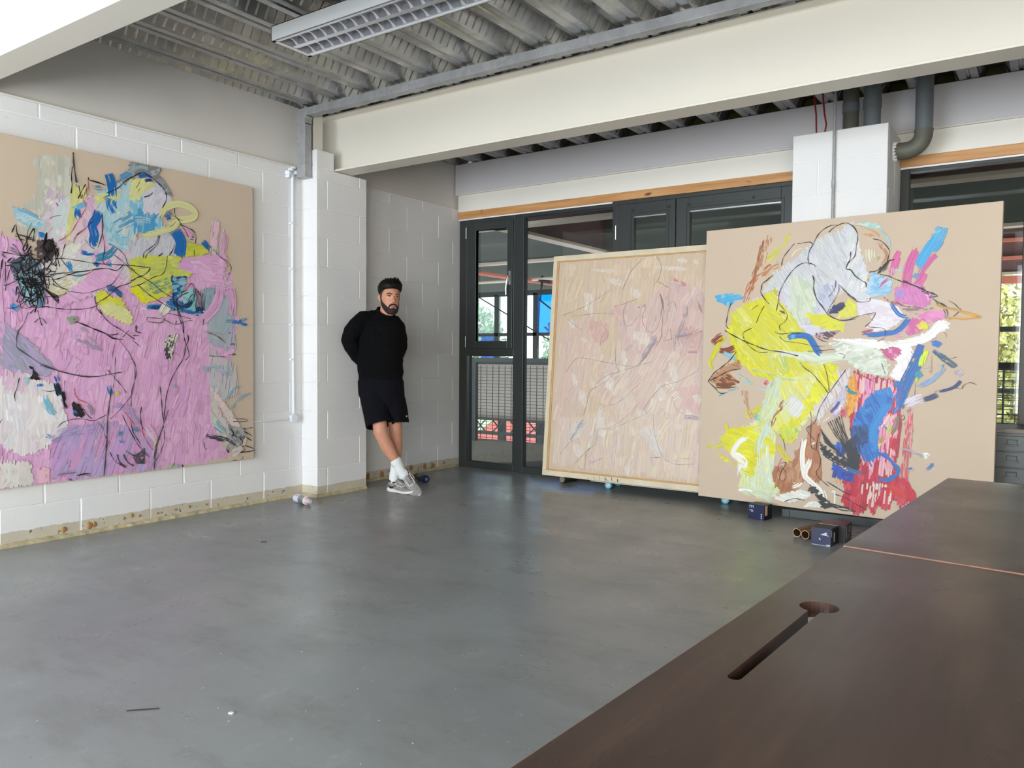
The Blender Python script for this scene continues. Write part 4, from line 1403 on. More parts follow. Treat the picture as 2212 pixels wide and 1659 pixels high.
# beard, moustache, brows, lips, eyes
b = B()
rg = []
for c, amax, off in [(-0.012, 1.9, .0), (-.006, 1.9, .004), (.004, 1.95, .006), (.018, 1.95, .007), (.034, 1.85, .0065), (.050, 1.8, .0055), (.066, 1.75, .0045), (.082, 1.74, .0035), (.105, 1.72, .003), (.125, 1.70, .002)]:
    w, f, bk = hr(max(c, -.004))
    cb, hb = (f + bk) / 2, (f - bk) / 2
    r_ = []
    for k in range(31):
        a = -amax + 2 * amax * k / 30
        o_ = off + (0.004 if abs(a) < .7 and c < .03 else 0)
        r_.append((a, H(sin(a) * (w + o_), cb + cos(a) * (hb + o_), c)))
    rg.append((c, r_))
cs_ = [r_[0] for r_ in rg]
def ctop(a):
    T = [(0, .041), (.35, .037), (.55, .036), (.75, .050), (1.0, .066), (1.3, .088), (1.5, .118), (1.9, .125)]
    a = abs(a)
    for (a0, c0_), (a1, c1_) in zip(T, T[1:]):
        if a <= a1:
            return c0_ + (c1_ - c0_) * (a - a0) / (a1 - a0)
    return T[-1][1]
def offc(c, a):
    o_ = .0055 if c < .05 else .0055 - .004 * min(1, (c - .05) / .07)
    if c < .006:
        o_ += .005
    if abs(a) < .9 and c < .032:
        o_ += .006
    return o_
NA, NC = 44, 14
grid = []
for k in range(NA + 1):
    a = -1.9 + 3.8 * k / NA
    top = ctop(a) + 0.002 * sin(k * 2.3)
    colm = []
    for j in range(NC + 1):
        c = -.009 + (top + .009) * j / NC
        w, f, bk = hr(max(c, -.004))
        cb, hb = (f + bk) / 2, (f - bk) / 2
        o_ = offc(c, a) * (0.15 if j == NC else 1)
        sh_ = 1.0 if c > -.002 else 0.88
        colm.append(H(sin(a) * (w + o_) * sh_, cb + cos(a) * (hb + o_) * sh_, c))
    grid.append(colm)
b.rings(grid, cap=False, closed=False)
for sx in (-1, 1):
    b.tube([H(0, .1005, .071), H(sx * .014, .099, .070), H(sx * .028, .090, .060), H(sx * .032, .084, .046), H(sx * .030, .084, .030)], [.0055, .0065, .0065, .006, .005], 8)
b.tube([H(-.010, .1015, .030), H(.010, .1015, .030)], [.006, .006], 8)
b.obj('beard', m_beard, man, smooth='all', recalc=False)
b = B()
b.tube([H(-.019, .089, .051), H(-.008, .0965, .0535), H(0, .098, .0525), H(.008, .0965, .0535), H(.019, .089, .051)], [.002, .0042, .004, .0042, .002], 8)
b.tube([H(-.017, .089, .048), H(0, .0965, .045), H(.017, .089, .048)], [.002, .0055, .002], 8)
b.obj('lips', m_lip, man, smooth='all')
for sx in (-1, 1):
    B().tube([H(sx * .052, .072, .149), H(sx * .036, .0865, .1565), H(sx * .014, .0925, .150)], [.0022, .0042, .0035], 8).obj('eyebrow', m_hair, man, smooth='all')
    ey = B().tube([H(sx * .044, .0745, .1345), H(sx * .033, .0825, .1345), H(sx * .021, .0825, .1335)], [.0015, .0052, .0015], 8).obj('eye', m_eyew, man, smooth='all')
    B().tube([H(sx * .0325, .0845, .1345), H(sx * .0325, .0885, .1345)], [.0052, .0035], 10).obj('iris', m_eyed, ey)
    B().tube([H(sx * .047, .073, .136), H(sx * .033, .0865, .1405), H(sx * .018, .0845, .136)], [.0012, .0022, .0012], 6).obj('eyelid', m_hair, ey)

# sweatshirt
b = B()
b.rings([ell((-.100, .095, .915), .170, .118), ell((-.100, .095, .925), .180, .130), ell((-.100, .095, .955), .180, .130), ell((-.101, .095, .975), .186, .138), ell((-.103, .09, 1.05), .184, .138), ell((-.102, .09, 1.15), .182, .134),
             ell((-.098, .09, 1.26), .186, .134), ell((-.092, .095, 1.35), .180, .122), ell((-.085, .10, 1.395), .150, .102), ell((-.070, .10, 1.437), .104, .084, tilt=(-.25, .38)), ell((-.060, .098, 1.456), .076, .072, tilt=(-.32, .50))])
b.tube([(-.150, .10, 1.425), (-.222, .085, 1.410), (-.285, .06, 1.345), (-.322, .045, 1.29), (-.346, .038, 1.235), (-.328, .055, 1.18), (-.290, .10, 1.11), (-.225, .165, 1.045)], [.058, .070, .077, .074, .066, .064, .056, .046], 18)
b.tube([(-.01, .10, 1.40), (.030, .10, 1.350), (.050, .105, 1.27), (.054, .115, 1.19), (.040, .14, 1.13), (-.005, .20, 1.07), (-.05, .24, 1.03)], [.058, .066, .067, .064, .058, .050, .044], 18)
def folds(p):
    return 0.007 * mn.noise(Vector((p.x * 9 + p.z * 5, p.y * 9, p.z * 13))) + 0.003 * mn.noise(p * 34)
sw_ = remeshed(b, 'sweatshirt', m_knit, man, 0.008, folds, 5)
rb = B()
n_ = 26
loop = ell((-.058, .094, 1.462), .070, .066, n=n_, tilt=(-.32, .50))
rb.v, rb.f, rb.mi = [], [], []
ring_pts = [Vector(p) for p in loop]
vs = []
for k in range(n_):
    p = ring_pts[k]
    d = (ring_pts[(k + 1) % n_] - ring_pts[k - 1]).normalized()
    o_ = d.cross(Vector((0, 0, 1))).normalized()
    u_ = o_.cross(d)
    for j in range(6):
        a = 2 * pi * j / 6
        vs.append(p + o_ * cos(a) * .007 + u_ * sin(a) * .011)
rb.add(vs, [(k * 6 + j, k * 6 + (j + 1) % 6, ((k + 1) % n_) * 6 + (j + 1) % 6, ((k + 1) % n_) * 6 + j) for k in range(n_) for j in range(6)])
rb.obj('ribbed_collar', m_knit, sw_, smooth='all')

# shorts: loose legs open at the hem
def leg_shell(outer, inner):
    bb = B()
    bb.rings(outer + inner[::-1])
    return bb
b = B()
b.rings([ell((-.100, .095, .955), .165, .118), ell((-.098, .095, .90), .186, .135), ell((-.090, .092, .80), .186, .135), ell((-.075, .09, .72), .170, .122), ell((-.07, .09, .70), .15, .11)])
# image-left leg
O = [ell((-.155, .085, .86), .10, .115), ell((-.145, .072, .76), .115, .125), ell((-.128, .05, .66), .112, .128), ell((-.108, .03, .58), .112, .132, tilt=(.14, -.30)), ell((-.100, .025, .555), .114, .134, tilt=(.20, -.34))]
I = [ell((-.155, .085, .84), .07, .09), ell((-.130, .05, .68), .090, .104), ell((-.110, .03, .60), .094, .114, tilt=(.14, -.30)), ell((-.100, .025, .549), .103, .122, tilt=(.20, -.34))]
b.rings(O + I[::-1])
O = [ell((-.03, .10, .86), .10, .115), ell((-.005, .10, .76), .108, .118), ell((.018, .095, .66), .104, .115), ell((.028, .09, .60), .100, .112), ell((.031, .088, .572), .101, .113, tilt=(0.0, -.08))]
I = [ell((-.03, .10, .84), .07, .09), ell((.018, .095, .68), .090, .100), ell((.028, .09, .60), .088, .100), ell((.031, .088, .570), .094, .106, tilt=(0.0, -.08))]
b.rings(O + I[::-1])
so_ = remeshed(b, 'shorts', m_short, man, 0.0055, lambda p: 0.004 * mn.noise(Vector((p.x * 14, p.y * 14, p.z * 5))), 2)
lg = B()
n = 14
c0_ = Vector((.108, .012, .625))
lg.rings([[c0_ + Vector((cos(2 * pi * k / n) * r, -.002 + cos(2 * pi * k / n) * r * .5, sin(2 * pi * k / n) * r)) for k in range(n)] for r in (.0065, .0035)], cap=False)
lg.obj('small_emblem', m_sole, so_, recalc=False)

# socks
b = B()
b.tube([(.014, .006, .283), (.018, .006, .276), (.030, .006, .255), (.046, .006, .222), (.058, .008, .19), (.085, .016, .155), (.118, .03, .135)], [.038, .0445, .0455, .042, .043, .049, .042], 18)
b.tube([(.022, .006, .268), (.036, .006, .240)], [.0475, .0465], 18)
remeshed(b, 'sock', m_sock, man, 0.005, lambda p: 0.0015 * mn.noise(p * 70), 2)
b = B()
b.tube([(.026, .112, .245), (.022, .108, .20), (.014, .10, .15), (.008, .095, .11), (.02, .08, .08)], [.037, .040, .041, .042, .036], 18)
remeshed(b, 'sock', m_sock, man, 0.005, lambda p: 0.0015 * mn.noise(p * 70), 2)

# trainers
SU = [(0.000, .014, .040, .070), (0.006, .024, .030, .084), (0.030, .032, .026, .094), (0.065, .034, .024, .090), (0.095, .036, .022, .080), (0.125, .040, .021, .070), (0.160, .045, .021, .058), (0.195, .047, .022, .050), (0.228, .042, .024, .044), (0.250, .031, .027, .040), (0.262, .014, .030, .036)]
def shoe(M_, sgn, lab):
    s = empty('shoe')
    s.parent = man
    s.matrix_local = M_
    s['label'] = lab
    b = B()
    rg = []
    for x, hw, z0, z1 in SU:
        r = []
        for k in range(20):
            a = 2 * pi * k / 20
            ca, sa = cos(a), sin(a)
            y = math.copysign(abs(ca) ** .8, ca) * hw + 0.006 * sgn * sin(x / .262 * pi)
            zz = (z0 + z1) / 2 + math.copysign(abs(sa) ** .8, sa) * (z1 - z0) / 2
            if sa > 0:
                y *= (1 - .35 * sa * (1 if x < .19 else .6))
            r.append((x, y, zz))
        rg.append(r)
    b.rings(rg)
    up_ = b.obj('upper', m_shoe, s, smooth='all')
    b = B()
    rg = []
    for x, hw, zt, zb in [(-.006, .016, .040, .012), (0.0, .027, .040, .003), (.03, .036, .040, 0), (.08, .037, .034, 0), (.12, .040, .026, 0.002), (.17, .047, .026, 0), (.21, .049, .028, .001), (.245, .038, .032, .006), (.262, .022, .036, .012), (.270, .008, .036, .018)]:
        r = []
        for k in range(20):
            a = 2 * pi * k / 20
            ca, sa = cos(a), sin(a)
            r.append((x, math.copysign(abs(ca) ** .5, ca) * hw + 0.006 * sgn * sin(max(0, x) / .262 * pi), (zt + zb) / 2 + math.copysign(abs(sa) ** .6, sa) * (zt - zb) / 2))
        rg.append(r)
    b.rings(rg)
    b.obj('sole', m_sole, s, smooth='all')
    # black collar round the ankle, with a heel tab
    n = 20
    b = B()
    vs = []
    cen = [Vector((.048 + .046 * cos(2 * pi * k / n), .027 * sin(2 * pi * k / n), .092 - .012 * cos(2 * pi * k / n) + (.018 if cos(2 * pi * k / n) < -.8 else 0))) for k in range(n)]
    for k in range(n):
        d = (cen[(k + 1) % n] - cen[k - 1]).normalized()
        o_ = d.cross(Vector((0, 0, 1))).normalized()
        u_ = o_.cross(d)
        vs += [cen[k] + o_ * cos(2 * pi * j / 6) * .005 + u_ * sin(2 * pi * j / 6) * .008 for j in range(6)]
    b.add(vs, [(k * 6 + j, k * 6 + (j + 1) % 6, ((k + 1) % n) * 6 + (j + 1) % 6, ((k + 1) % n) * 6 + j) for k in range(n) for j in range(6)])
    b.obj('collar', m_black, s, smooth='all')
    b = B()
    b.tube([(.088, 0, .098), (.108, 0, .088), (.150, 0.003 * sgn, .070)], [.014, .017, .014], 10)
    b.obj('tongue', m_shoe, s, smooth='all')
    for i in range(5):
        x = .096 + i * .016
        zt = .093 - i * .0065
        B().tube([(x, -.026, zt - .016), (x + .006, -.010, zt + .004), (x + .010, .010, zt + .004), (x + .004, .026, zt - .016)], .0026, 6).obj('lace', m_lace, s)
    B().tube([(.100, 0, .102), (.085, .03, .108), (.105, .042, .082), (.125, .045, .060)], .002, 6).obj('lace', m_lace, s)
    B().tube([(.100, 0, .102), (.092, -.028, .106), (.118, -.040, .078), (.14, -.043, .048)], .002, 6).obj('lace', m_lace, s)
    # overlay stripe at the toe box and eyestay
    for sd in (-1, 1):
        B().tube([(.092, sd * .026, .080), (.125, sd * .030, .064), (.160, sd * .026, .056), (.172, 0, .060)], .0035, 6).obj('eyestay', m_sole, s)
        # curved tick mark on each side
        pts = [(0.022, .062), (.034, .050), (.052, .042), (.072, .048), (.105, .064)]
        wd = [.002, .009, .009, .005, .001]
        bb = B()
        up_l, lo_l = [], []
        for (x, zz), w_ in zip(pts, wd):
            hw = .035 + (x - .02) * .05
            y = sd * (hw + .0035) * (1 - .12 * max(0, (zz - .05) / .04)) + 0.006 * sgn * sin(x / .262 * pi)
            up_l.append((x - w_ * .3, y - sd * .0008, zz + w_))
            lo_l.append((x + w_ * .3, y, zz - w_))
        bb.add(up_l + lo_l, [(i, i + 1, 5 + i + 1, 5 + i) for i in range(4)])
        bb.obj('tick_mark', m_black, s, recalc=False)
    return s

def frame(o, xd, zd):
    X = Vector(xd).normalized()
    Y = Vector(zd).cross(X).normalized()
    Z = X.cross(Y)
    mm = Matrix((X, Y, Z)).transposed().to_4x4()
    mm.translation = Vector(o)
    return mm
shoe(frame((-.030, .120, .0), (.175, -.165, 0), (0, 0, 1)), 1, 'grey trainer standing flat on the floor')
shoe(frame((.098, .100, .150), (.100, -.150, -.150), (-.30, -.75, .60)), -1, 'grey trainer of the crossed leg, tipped on its toe')
# ================================================================ THE THREE CANVASES
# every brush mark is a bundle of thin bristle ribbons lying on the canvas (millimetres, origin lower left)
def tone(i):
    return srgb(*PAL[i])[:3]


def spline(p, n):
    P = [Vector((p[i], p[i + 1])) for i in range(0, len(p), 2)]
    if len(P) == 2:
        return [P[0].lerp(P[1], i / n) for i in range(n + 1)]
    out = []
    for i in range(n + 1):
        t = i / n * (len(P) - 1)
        k = min(int(t), len(P) - 2)
        f = t - k
        a, b_, c, d = P[max(k - 1, 0)], P[k], P[k + 1], P[min(k + 2, len(P) - 1)]
        out.append(0.5 * ((2 * b_) + (c - a) * f + (2 * a - 5 * b_ + 4 * c - d) * f * f + (3 * b_ - a - 3 * c + d) * f ** 3))
    return out


class Paint:
    def __init__(s, W, Hh, seed):
        s.W, s.H, s.q = W, Hh, random.Random(seed)
        s.zl = 0.03
        s.bw = 1.3
        s.br = ([], [], [])
        s.ln = ([], [], [])

    def ribbon(s, dst, pts, wd, colr, lev=0):
        V, F, Cc = dst
        base_ = len(V)
        z = s.zl + lev * 0.003
        for i, p in enumerate(pts):
            d = pts[min(i + 1, len(pts) - 1)] - pts[max(i - 1, 0)]
            L = d.length or 1
            nx, ny = -d.y / L, d.x / L
            w = wd[i] / 2
            for sg in (1, -1):
                V.append((min(max(p.x + nx * w * sg, 1), s.W - 1), min(max(p.y + ny * w * sg, 1), s.H - 1), z))
                Cc.append(colr)
            if i:
                F.append((base_ + 2 * i - 2, base_ + 2 * i - 1, base_ + 2 * i + 1, base_ + 2 * i))

    def brush(s, c, w, d, p, fw_=5.0):
        q = s.q
        s.zl += 0.009
        tot = sum(math.hypot(p[i + 2] - p[i], p[i + 3] - p[i + 1]) for i in range(0, len(p) - 2, 2))
        n = max(4, min(26, int(tot / 16)))
        cl = spline(p, n)
        w *= s.bw
        nf = max(2, min(26, int(w / fw_)))
        fwid = w / nf * 1.45
        for f in range(nf):
            o = (f + 0.5) / nf - 0.5
            edge = abs(o) * 2
            t0 = q.uniform(0, 0.10) * (0.4 + edge)
            t1 = 1 - q.uniform(0, 0.16) * (0.4 + edge)
            k = 1 + q.gauss(0, 0.07)
            cc = tuple(min(1, max(0, x * k * (1 + q.gauss(0, 0.02)))) for x in c)
            run = []
            wob = q.uniform(-.35, .35) * fwid
            for i in range(n + 1):
                t = i / n
                on = t0 <= t <= t1 and q.random() < d ** (0.6 if edge < .7 else 1.2) + 0.02
                if on:
                    dd = cl[min(i + 1, n)] - cl[max(i - 1, 0)]
                    L = dd.length or 1
                    nv = Vector((-dd.y / L, dd.x / L))
                    run.append(cl[i] + nv * (o * w + wob))
                if (not on or i == n) and run:
                    if len(run) > 1:
                        wd = [fwid] * len(run)
                        wd[0] *= .35
                        wd[-1] *= .3
                        s.ribbon(s.br, run, wd, cc, f % 3)
                    run = []

    def line(s, c, w, p):
        q = s.q
        s.zl += 0.006
        w *= 0.85
        tot = sum(math.hypot(p[i + 2] - p[i], p[i + 3] - p[i + 1]) for i in range(0, len(p) - 2, 2))
        n = max(4, min(44, int(tot / 9)))
        cl = spline(p, n)
        ph = q.uniform(0, 9)
        wd = [w * (0.80 + 0.30 * sin(i * 0.7 + ph) + q.uniform(-.12, .12)) for i in range(n + 1)]
        wd[0] *= .5
        wd[-1] *= .4
        jit = [v + Vector((q.uniform(-.5, .5), q.uniform(-.5, .5))) for v in cl]
        s.ribbon(s.ln, jit, wd, c)

    def poly(s, cols, w, cov, ln, ang, p):
        q = s.q
        P = [(p[i], p[i + 1]) for i in range(0, len(p), 2)]
        xs, ys = [a for a, _ in P], [b_ for _, b_ in P]
        ar = abs(sum(P[i][0] * P[(i + 1) % len(P)][1] - P[(i + 1) % len(P)][0] * P[i][1] for i in range(len(P)))) / 2

        def inside(x, y):
            r = False
            for i in range(len(P)):
                (x1, y1), (x2, y2) = P[i], P[i - 1]
                if (y1 > y) != (y2 > y) and x < (x2 - x1) * (y - y1) / (y2 - y1) + x1:
                    r = not r
            return r
        # ground: long parallel bristle marks clipped to the outline
        ca, sa = cos(radians(ang)), sin(radians(ang))
        us = [x * ca + y * sa for x, y in P]
        vs = [-x * sa + y * ca for x, y in P]
        step = 7.0
        v = min(vs) + step / 2
        fill = min(1.0, cov * 0.62)
        lev = 0
        s.zl += 0.009
        base_c = [tone(c_) for c_ in cols]
        while v < max(vs):
            xsn = []
            for i in range(len(P)):
                v1, v2 = vs[i - 1], vs[i]
                if (v1 > v) != (v2 > v):
                    xsn.append(us[i - 1] + (v - v1) / (v2 - v1) * (us[i] - us[i - 1]))
            xsn.sort()
            for u0, u1 in zip(xsn[::2], xsn[1::2]):
                u0 += q.gauss(0, ln * .07)
                u1 += q.gauss(0, ln * .07)
                u = u0
                while u < u1:
                    seg = ln * q.uniform(.5, 1.4)
                    e_ = min(u + seg, u1)
                    if q.random() < fill and e_ - u > 3:
                        mixf = (sin(u * 0.011 + v * 0.017) + sin(v * 0.031 - u * .006) + 2) / 4
                        kk = min(len(base_c) - 1, int((mixf * .7 + q.random() * .3) * len(base_c)))
                        g = 1 + q.gauss(0, .025)
                        cc = tuple(min(1, x * g) for x in base_c[kk])
                        pts = [Vector((uu * ca - vv * sa, uu * sa + vv * ca)) for uu, vv in ((u, v), ((u + e_) / 2, v + q.uniform(-1, 1)), (e_ - 0.2, v))]
                        s.ribbon(s.br, pts, [step * 1.4, step * 1.5, step * 1.4], cc, lev % 3)
                    u = e_
            v += step
            lev += 1
        n = int(cov * ar / (w * ln) * 0.55) + 1
        tries = 0
        while n > 0 and tries < 6000:
            tries += 1
            x, y = q.uniform(min(xs), max(xs)), q.uniform(min(ys), max(ys))
            if not inside(x, y):
                continue
            a = radians(ang + q.gauss(0, 11))
            L = ln * q.uniform(.55, 1.1) / 2
            pts = []
            ok = 0
            bend = q.gauss(0, .12)
            for t in (-1, -.5, 0, .5, 1):
                px, py = x + cos(a + bend * t) * L * t, y + sin(a + bend * t) * L * t
                if inside(px, py) or abs(t) <= .5:
                    pts += [px, py]
            if len(pts) < 4:
                continue
            n -= 1
            s.brush(tone(q.choice(cols)), w * q.uniform(.7, 1.25), .90, pts, 7.5)

    def run(s, data):
        for e in data:
            if e[0] == 1:
                s.brush(tone(e[1]), e[2], e[3], e[4:])
            elif e[0] == 2:
                s.line(tone(e[1]), e[2], e[4:])
            else:
                s.poly(e[1], e[2], e[3], e[4], e[5], e[6:])


km = M('paint_film', rough=0.42, spec=0.4)
at_ = km.n.new('ShaderNodeAttribute')
at_.attribute_name = 'paint'
km.color(at_.outputs['Color'])
m_paint = km.m
m_canvas = simple('primed_beige_canvas', srgb(207, 187, 165), 0.75, var=0.03, scale=3, bump=0.12, bscale=260)


def paint_object(name, dst, parent, off):
    V, F, Cc = dst
    me = bpy.data.meshes.new(name)
    me.from_pydata([(off[0] + v[0] / 1000, off[1] - v[2] / 1000, off[2] + v[1] / 1000) for v in V], [], F)
    at = me.color_attributes.new('paint', 'FLOAT_COLOR', 'POINT')
    flat = []
    for c in Cc:
        flat += [c[0], c[1], c[2], 1.0]
    at.data.foreach_set('color', flat)
    me.materials.append(m_paint)
    return stuff(link(name, me, parent))


def canvas_thing(M_, W, Hh, depth, data, seed, label, front=0.0, border=0.0):
    """local axes: x right, z up, y into the wall; the painted face lies at y = front"""
    t = empty('painting')
    t.matrix_world = M_
    tag(t, label, 'painting')
    b0 = border
    B().box((b0, front, b0), (W - b0, front + depth, Hh - b0)).obj('canvas', m_canvas, t, bevel=0.002)
    pt = Paint(W * 1000, Hh * 1000, seed)
    if border:
        pt.lo = border * 1000
    pt.run(data)
    paint_object('brushwork', pt.br, t, (0, front, 0))
    paint_object('drawn_lines', pt.ln, t, (0, front, 0))
    return t


def basis(o, X, U):
    X, U = Vector(X).normalized(), Vector(U).normalized()
    Y = U.cross(X)
    mm = Matrix((X, Y, U)).transposed().to_4x4()
    mm.translation = Vector(o)
    return mm


def leaning(x, y, z, yaw_, lean):
    X = Vector((cos(yaw_), sin(yaw_), 0))
    N = Vector((-sin(yaw_), cos(yaw_), 0))
    return basis((x, y, z), X, Vector((0, 0, 1)) * cos(lean) + N * sin(lean))

PAL = [(198,195,180), (189,188,174), (207,204,190), (207,196,196), (201,179,196), (222,218,210), (226,178,212), (219,166,204), (216,164,204), (210,155,198), (185,162,204), (199,159,206), (167,162,180), (180,164,196), (158,156,176), (226,220,222), (223,211,214), (232,224,220), (232,228,230), (226,191,205), (220,192,208), (20,103,176), (22,20,24), (74,72,76), (214,208,200), (220,207,204), (232,182,196), (169,180,188), (179,176,192), (159,176,180), (201,188,192), (191,192,192), (205,188,200), (200,196,184), (214,204,196), (207,201,200), (203,189,180), (208,191,196), (230,186,205), (214,164,196), (216,192,204), (212,204,208), (220,176,204), (207,200,200), (216,212,204), (210,207,196), (220,205,210), (185,207,212), (166,203,216), (194,204,200), (143,188,204), (201,198,208), (210,205,214), (194,192,204), (188,188,196), (200,198,204), (178,178,186), (127,184,208), (79,154,200), (147,184,196), (216,213,146), (216,213,144), (207,208,136), (143,146,150), (124,126,130), (167,169,172), (143,176,180), (18,63,124), (138,146,152), (154,164,168), (76,138,184), (169,200,208), (182,208,212), (157,192,204), (120,172,208), (156,196,208), (216,216,212), (204,212,212), (220,207,214), (207,208,132), (217,215,156), (214,178,200), (224,188,204), (219,198,204), (210,208,136), (226,221,208), (217,214,188), (111,180,220), (31,114,184), (42,120,180), (74,144,180), (95,156,192), (140,192,210), (58,134,172), (44,124,192), (207,212,214), (47,138,192), (90,158,196), (143,192,216), (60,136,204), (138,168,220), (31,120,184), (89,89,95), (126,126,132), (119,133,140), (78,90,100), (140,156,164), (94,76,88), (127,176,196), (164,200,208), (95,140,164), (60,54,56), (88,72,74), (140,132,136), (207,198,164), (224,216,204), (201,195,176), (207,207,110), (210,207,60), (198,200,96), (184,192,96), (143,174,124), (166,188,112), (127,156,120), (224,220,44), (218,216,32), (194,194,60), (202,200,80), (180,184,72), (31,98,160), (216,156,188), (210,160,204), (138,160,172), (154,168,180), (168,164,184), (201,194,164), (79,148,184), (42,108,164), (28,76,124), (127,176,188), (143,180,196), (124,180,184), (152,196,200), (28,60,100), (226,220,204), (220,180,204), (31,108,180), (42,120,188), (125,136,160), (124,90,136), (216,213,154), (126,138,148), (31,102,168), (150,192,204), (210,207,76), (220,218,64), (198,200,80), (216,214,148), (42,92,148), (124,140,128), (152,160,140), (138,124,120), (176,160,176), (165,156,180), (183,166,190), (216,140,180), (60,52,56), (44,38,40), (42,36,40), (58,48,52), (31,108,176), (26,100,172), (24,40,60), (32,36,46), (124,192,212), (146,200,216), (79,148,188), (140,164,200), (47,128,192), (79,144,180), (92,124,180), (168,156,196), (178,156,200), (156,144,152), (60,52,64), (76,64,72), (138,124,148), (214,210,196), (200,196,180), (76,72,76), (148,180,200), (163,188,196), (180,184,180), (152,176,192), (224,204,200), (216,200,196), (200,196,188), (214,212,204), (140,170,180), (140,140,140), (168,168,164), (108,108,110), (92,88,92), (140,176,200), (184,180,160), (156,184,224), (220,184,204), (210,207,108), (160,156,192), (92,132,164), (176,48,48), (192,80,56), (122,44,48), (160,104,68), (181,130,92), (180,104,60), (192,138,96), (200,200,80), (204,200,60), (212,184,76), (100,176,212), (76,168,212), (136,192,208), (184,192,176), (201,201,204), (210,208,212), (196,198,202), (205,208,200), (212,210,216), (204,208,208), (220,218,216), (200,208,184), (208,214,192), (192,204,176), (184,188,204), (192,194,210), (170,176,196), (216,200,200), (207,196,204), (214,204,208), (207,205,212), (198,200,210), (214,210,216), (204,204,212), (210,204,212), (216,214,196), (212,205,34), (212,206,40), (192,186,48), (224,218,48), (200,196,64), (189,187,80), (184,180,76), (220,216,40), (216,212,48), (207,204,72), (212,210,72), (208,206,92), (218,212,44), (208,204,64), (226,220,44), (212,206,44), (216,214,108), (216,216,136), (214,218,148), (220,216,96), (216,220,180), (214,220,156), (208,220,192), (220,224,156), (216,204,196), (212,200,208), (207,208,112), (196,204,108), (214,216,156), (180,200,96), (228,224,28), (222,220,40), (224,218,44), (216,210,56), (220,216,76), (212,204,60), (216,208,44), (200,212,80), (212,196,44), (140,60,28), (128,64,31), (168,116,76), (184,138,100), (124,68,38), (124,72,36), (196,148,112), (180,128,92), (168,108,72), (190,146,112), (164,104,76), (180,132,108), (221,224,204), (212,218,196), (236,232,220), (205,212,190), (200,216,192), (206,216,188), (212,220,188), (219,226,196), (188,202,188), (196,204,156), (124,192,204), (108,180,204), (132,192,184), (80,176,188), (128,188,204), (204,60,84), (228,144,160), (220,220,216), (216,196,196), (238,236,224), (230,234,220), (240,238,228), (234,232,220), (232,230,220), (220,220,208), (228,226,212), (236,235,226), (196,156,172), (180,136,156), (92,60,68), (214,218,200), (200,207,188), (223,224,212), (188,196,176), (226,224,218), (240,238,232), (232,220,224), (236,228,228), (240,234,234), (220,207,216), (228,220,224), (216,212,220), (242,240,234), (240,234,230), (216,96,156), (204,156,192), (208,96,156), (208,124,180), (200,112,172), (220,160,196), (156,140,200), (72,164,216), (88,172,216), (124,184,212), (79,160,212), (120,144,204), (156,196,220), (144,188,216), (168,204,224), (124,176,212), (192,92,140), (208,136,76), (168,204,200), (188,216,208), (152,196,196), (156,196,196), (200,160,112), (192,136,88), (204,148,112), (176,164,108), (216,208,184), (184,128,140), (168,100,108), (200,164,160), (140,116,104), (220,140,184), (212,120,172), (224,168,196), (200,92,148), (208,120,168), (220,212,48), (200,144,180), (204,100,148), (192,84,132), (216,144,180), (172,52,84), (32,104,180), (96,172,212), (44,92,168), (212,224,32), (40,80,108), (124,140,164), (188,28,52), (196,40,60), (164,28,48), (204,68,84), (224,156,164), (220,180,176), (216,196,184), (220,204,192), (224,120,140), (204,72,88), (220,140,144), (200,52,40), (216,140,40), (224,160,48), (208,124,44), (32,132,140), (200,188,204), (184,176,196), (208,196,200), (204,84,104), (28,108,184), (40,120,192), (24,92,172), (52,132,200), (32,64,108), (36,80,140), (28,52,96), (42,128,196), (36,100,172), (31,100,172), (40,108,180), (40,100,176), (204,224,28), (184,212,60), (32,144,164), (124,152,188), (92,136,188), (156,176,200), (184,176,188), (60,92,112), (36,44,108), (40,52,92), (216,208,220), (48,48,72), (168,144,112), (60,120,184), (200,196,60), (176,140,60), (208,220,48), (124,108,88), (60,52,48), (44,100,172), (44,92,156), (124,140,192), (80,92,172), (152,164,188), (132,152,184), (232,228,220), (72,120,180), (40,120,188), (156,168,180), (120,144,180), (44,100,180), (31,60,148), (124,148,200), (36,56,156), (44,76,172), (48,60,128), (224,168,60), (224,180,184), (184,180,204), (92,84,144), (212,204,212), (200,60,80), (220,140,140), (31,44,68), (16,20,24), (36,52,84), (24,20,24), (44,40,48), (44,40,64), (64,56,88), (28,44,92), (108,68,52), (200,146,60), (176,140,108), (176,124,80), (16,16,20), (26,22,32), (60,104,156), (212,92,116), (32,28,28), (60,52,52), (215,192,167), (213,189,163), (218,196,173), (216,191,176), (214,187,174), (216,194,178), (213,184,173), (209,179,169), (214,189,178), (207,180,174), (216,196,181), (212,187,176), (219,200,183), (219,199,178), (216,196,183), (219,201,178), (214,192,178), (205,171,162), (198,162,153), (209,178,167), (211,173,164), (214,180,169), (206,157,149), (206,167,159), (212,178,169), (214,182,173), (221,206,191), (219,206,195), (222,209,195), (222,210,197), (216,210,199), (216,209,205), (219,199,193), (221,210,195), (202,204,196), (179,168,174), (169,159,166), (174,162,166), (174,162,169), (169,159,169), (169,152,156), (169,154,161), (178,167,171), (184,177,174), (187,149,141), (187,132,129), (182,132,129), (197,142,139), (187,144,136), (140,128,120)]
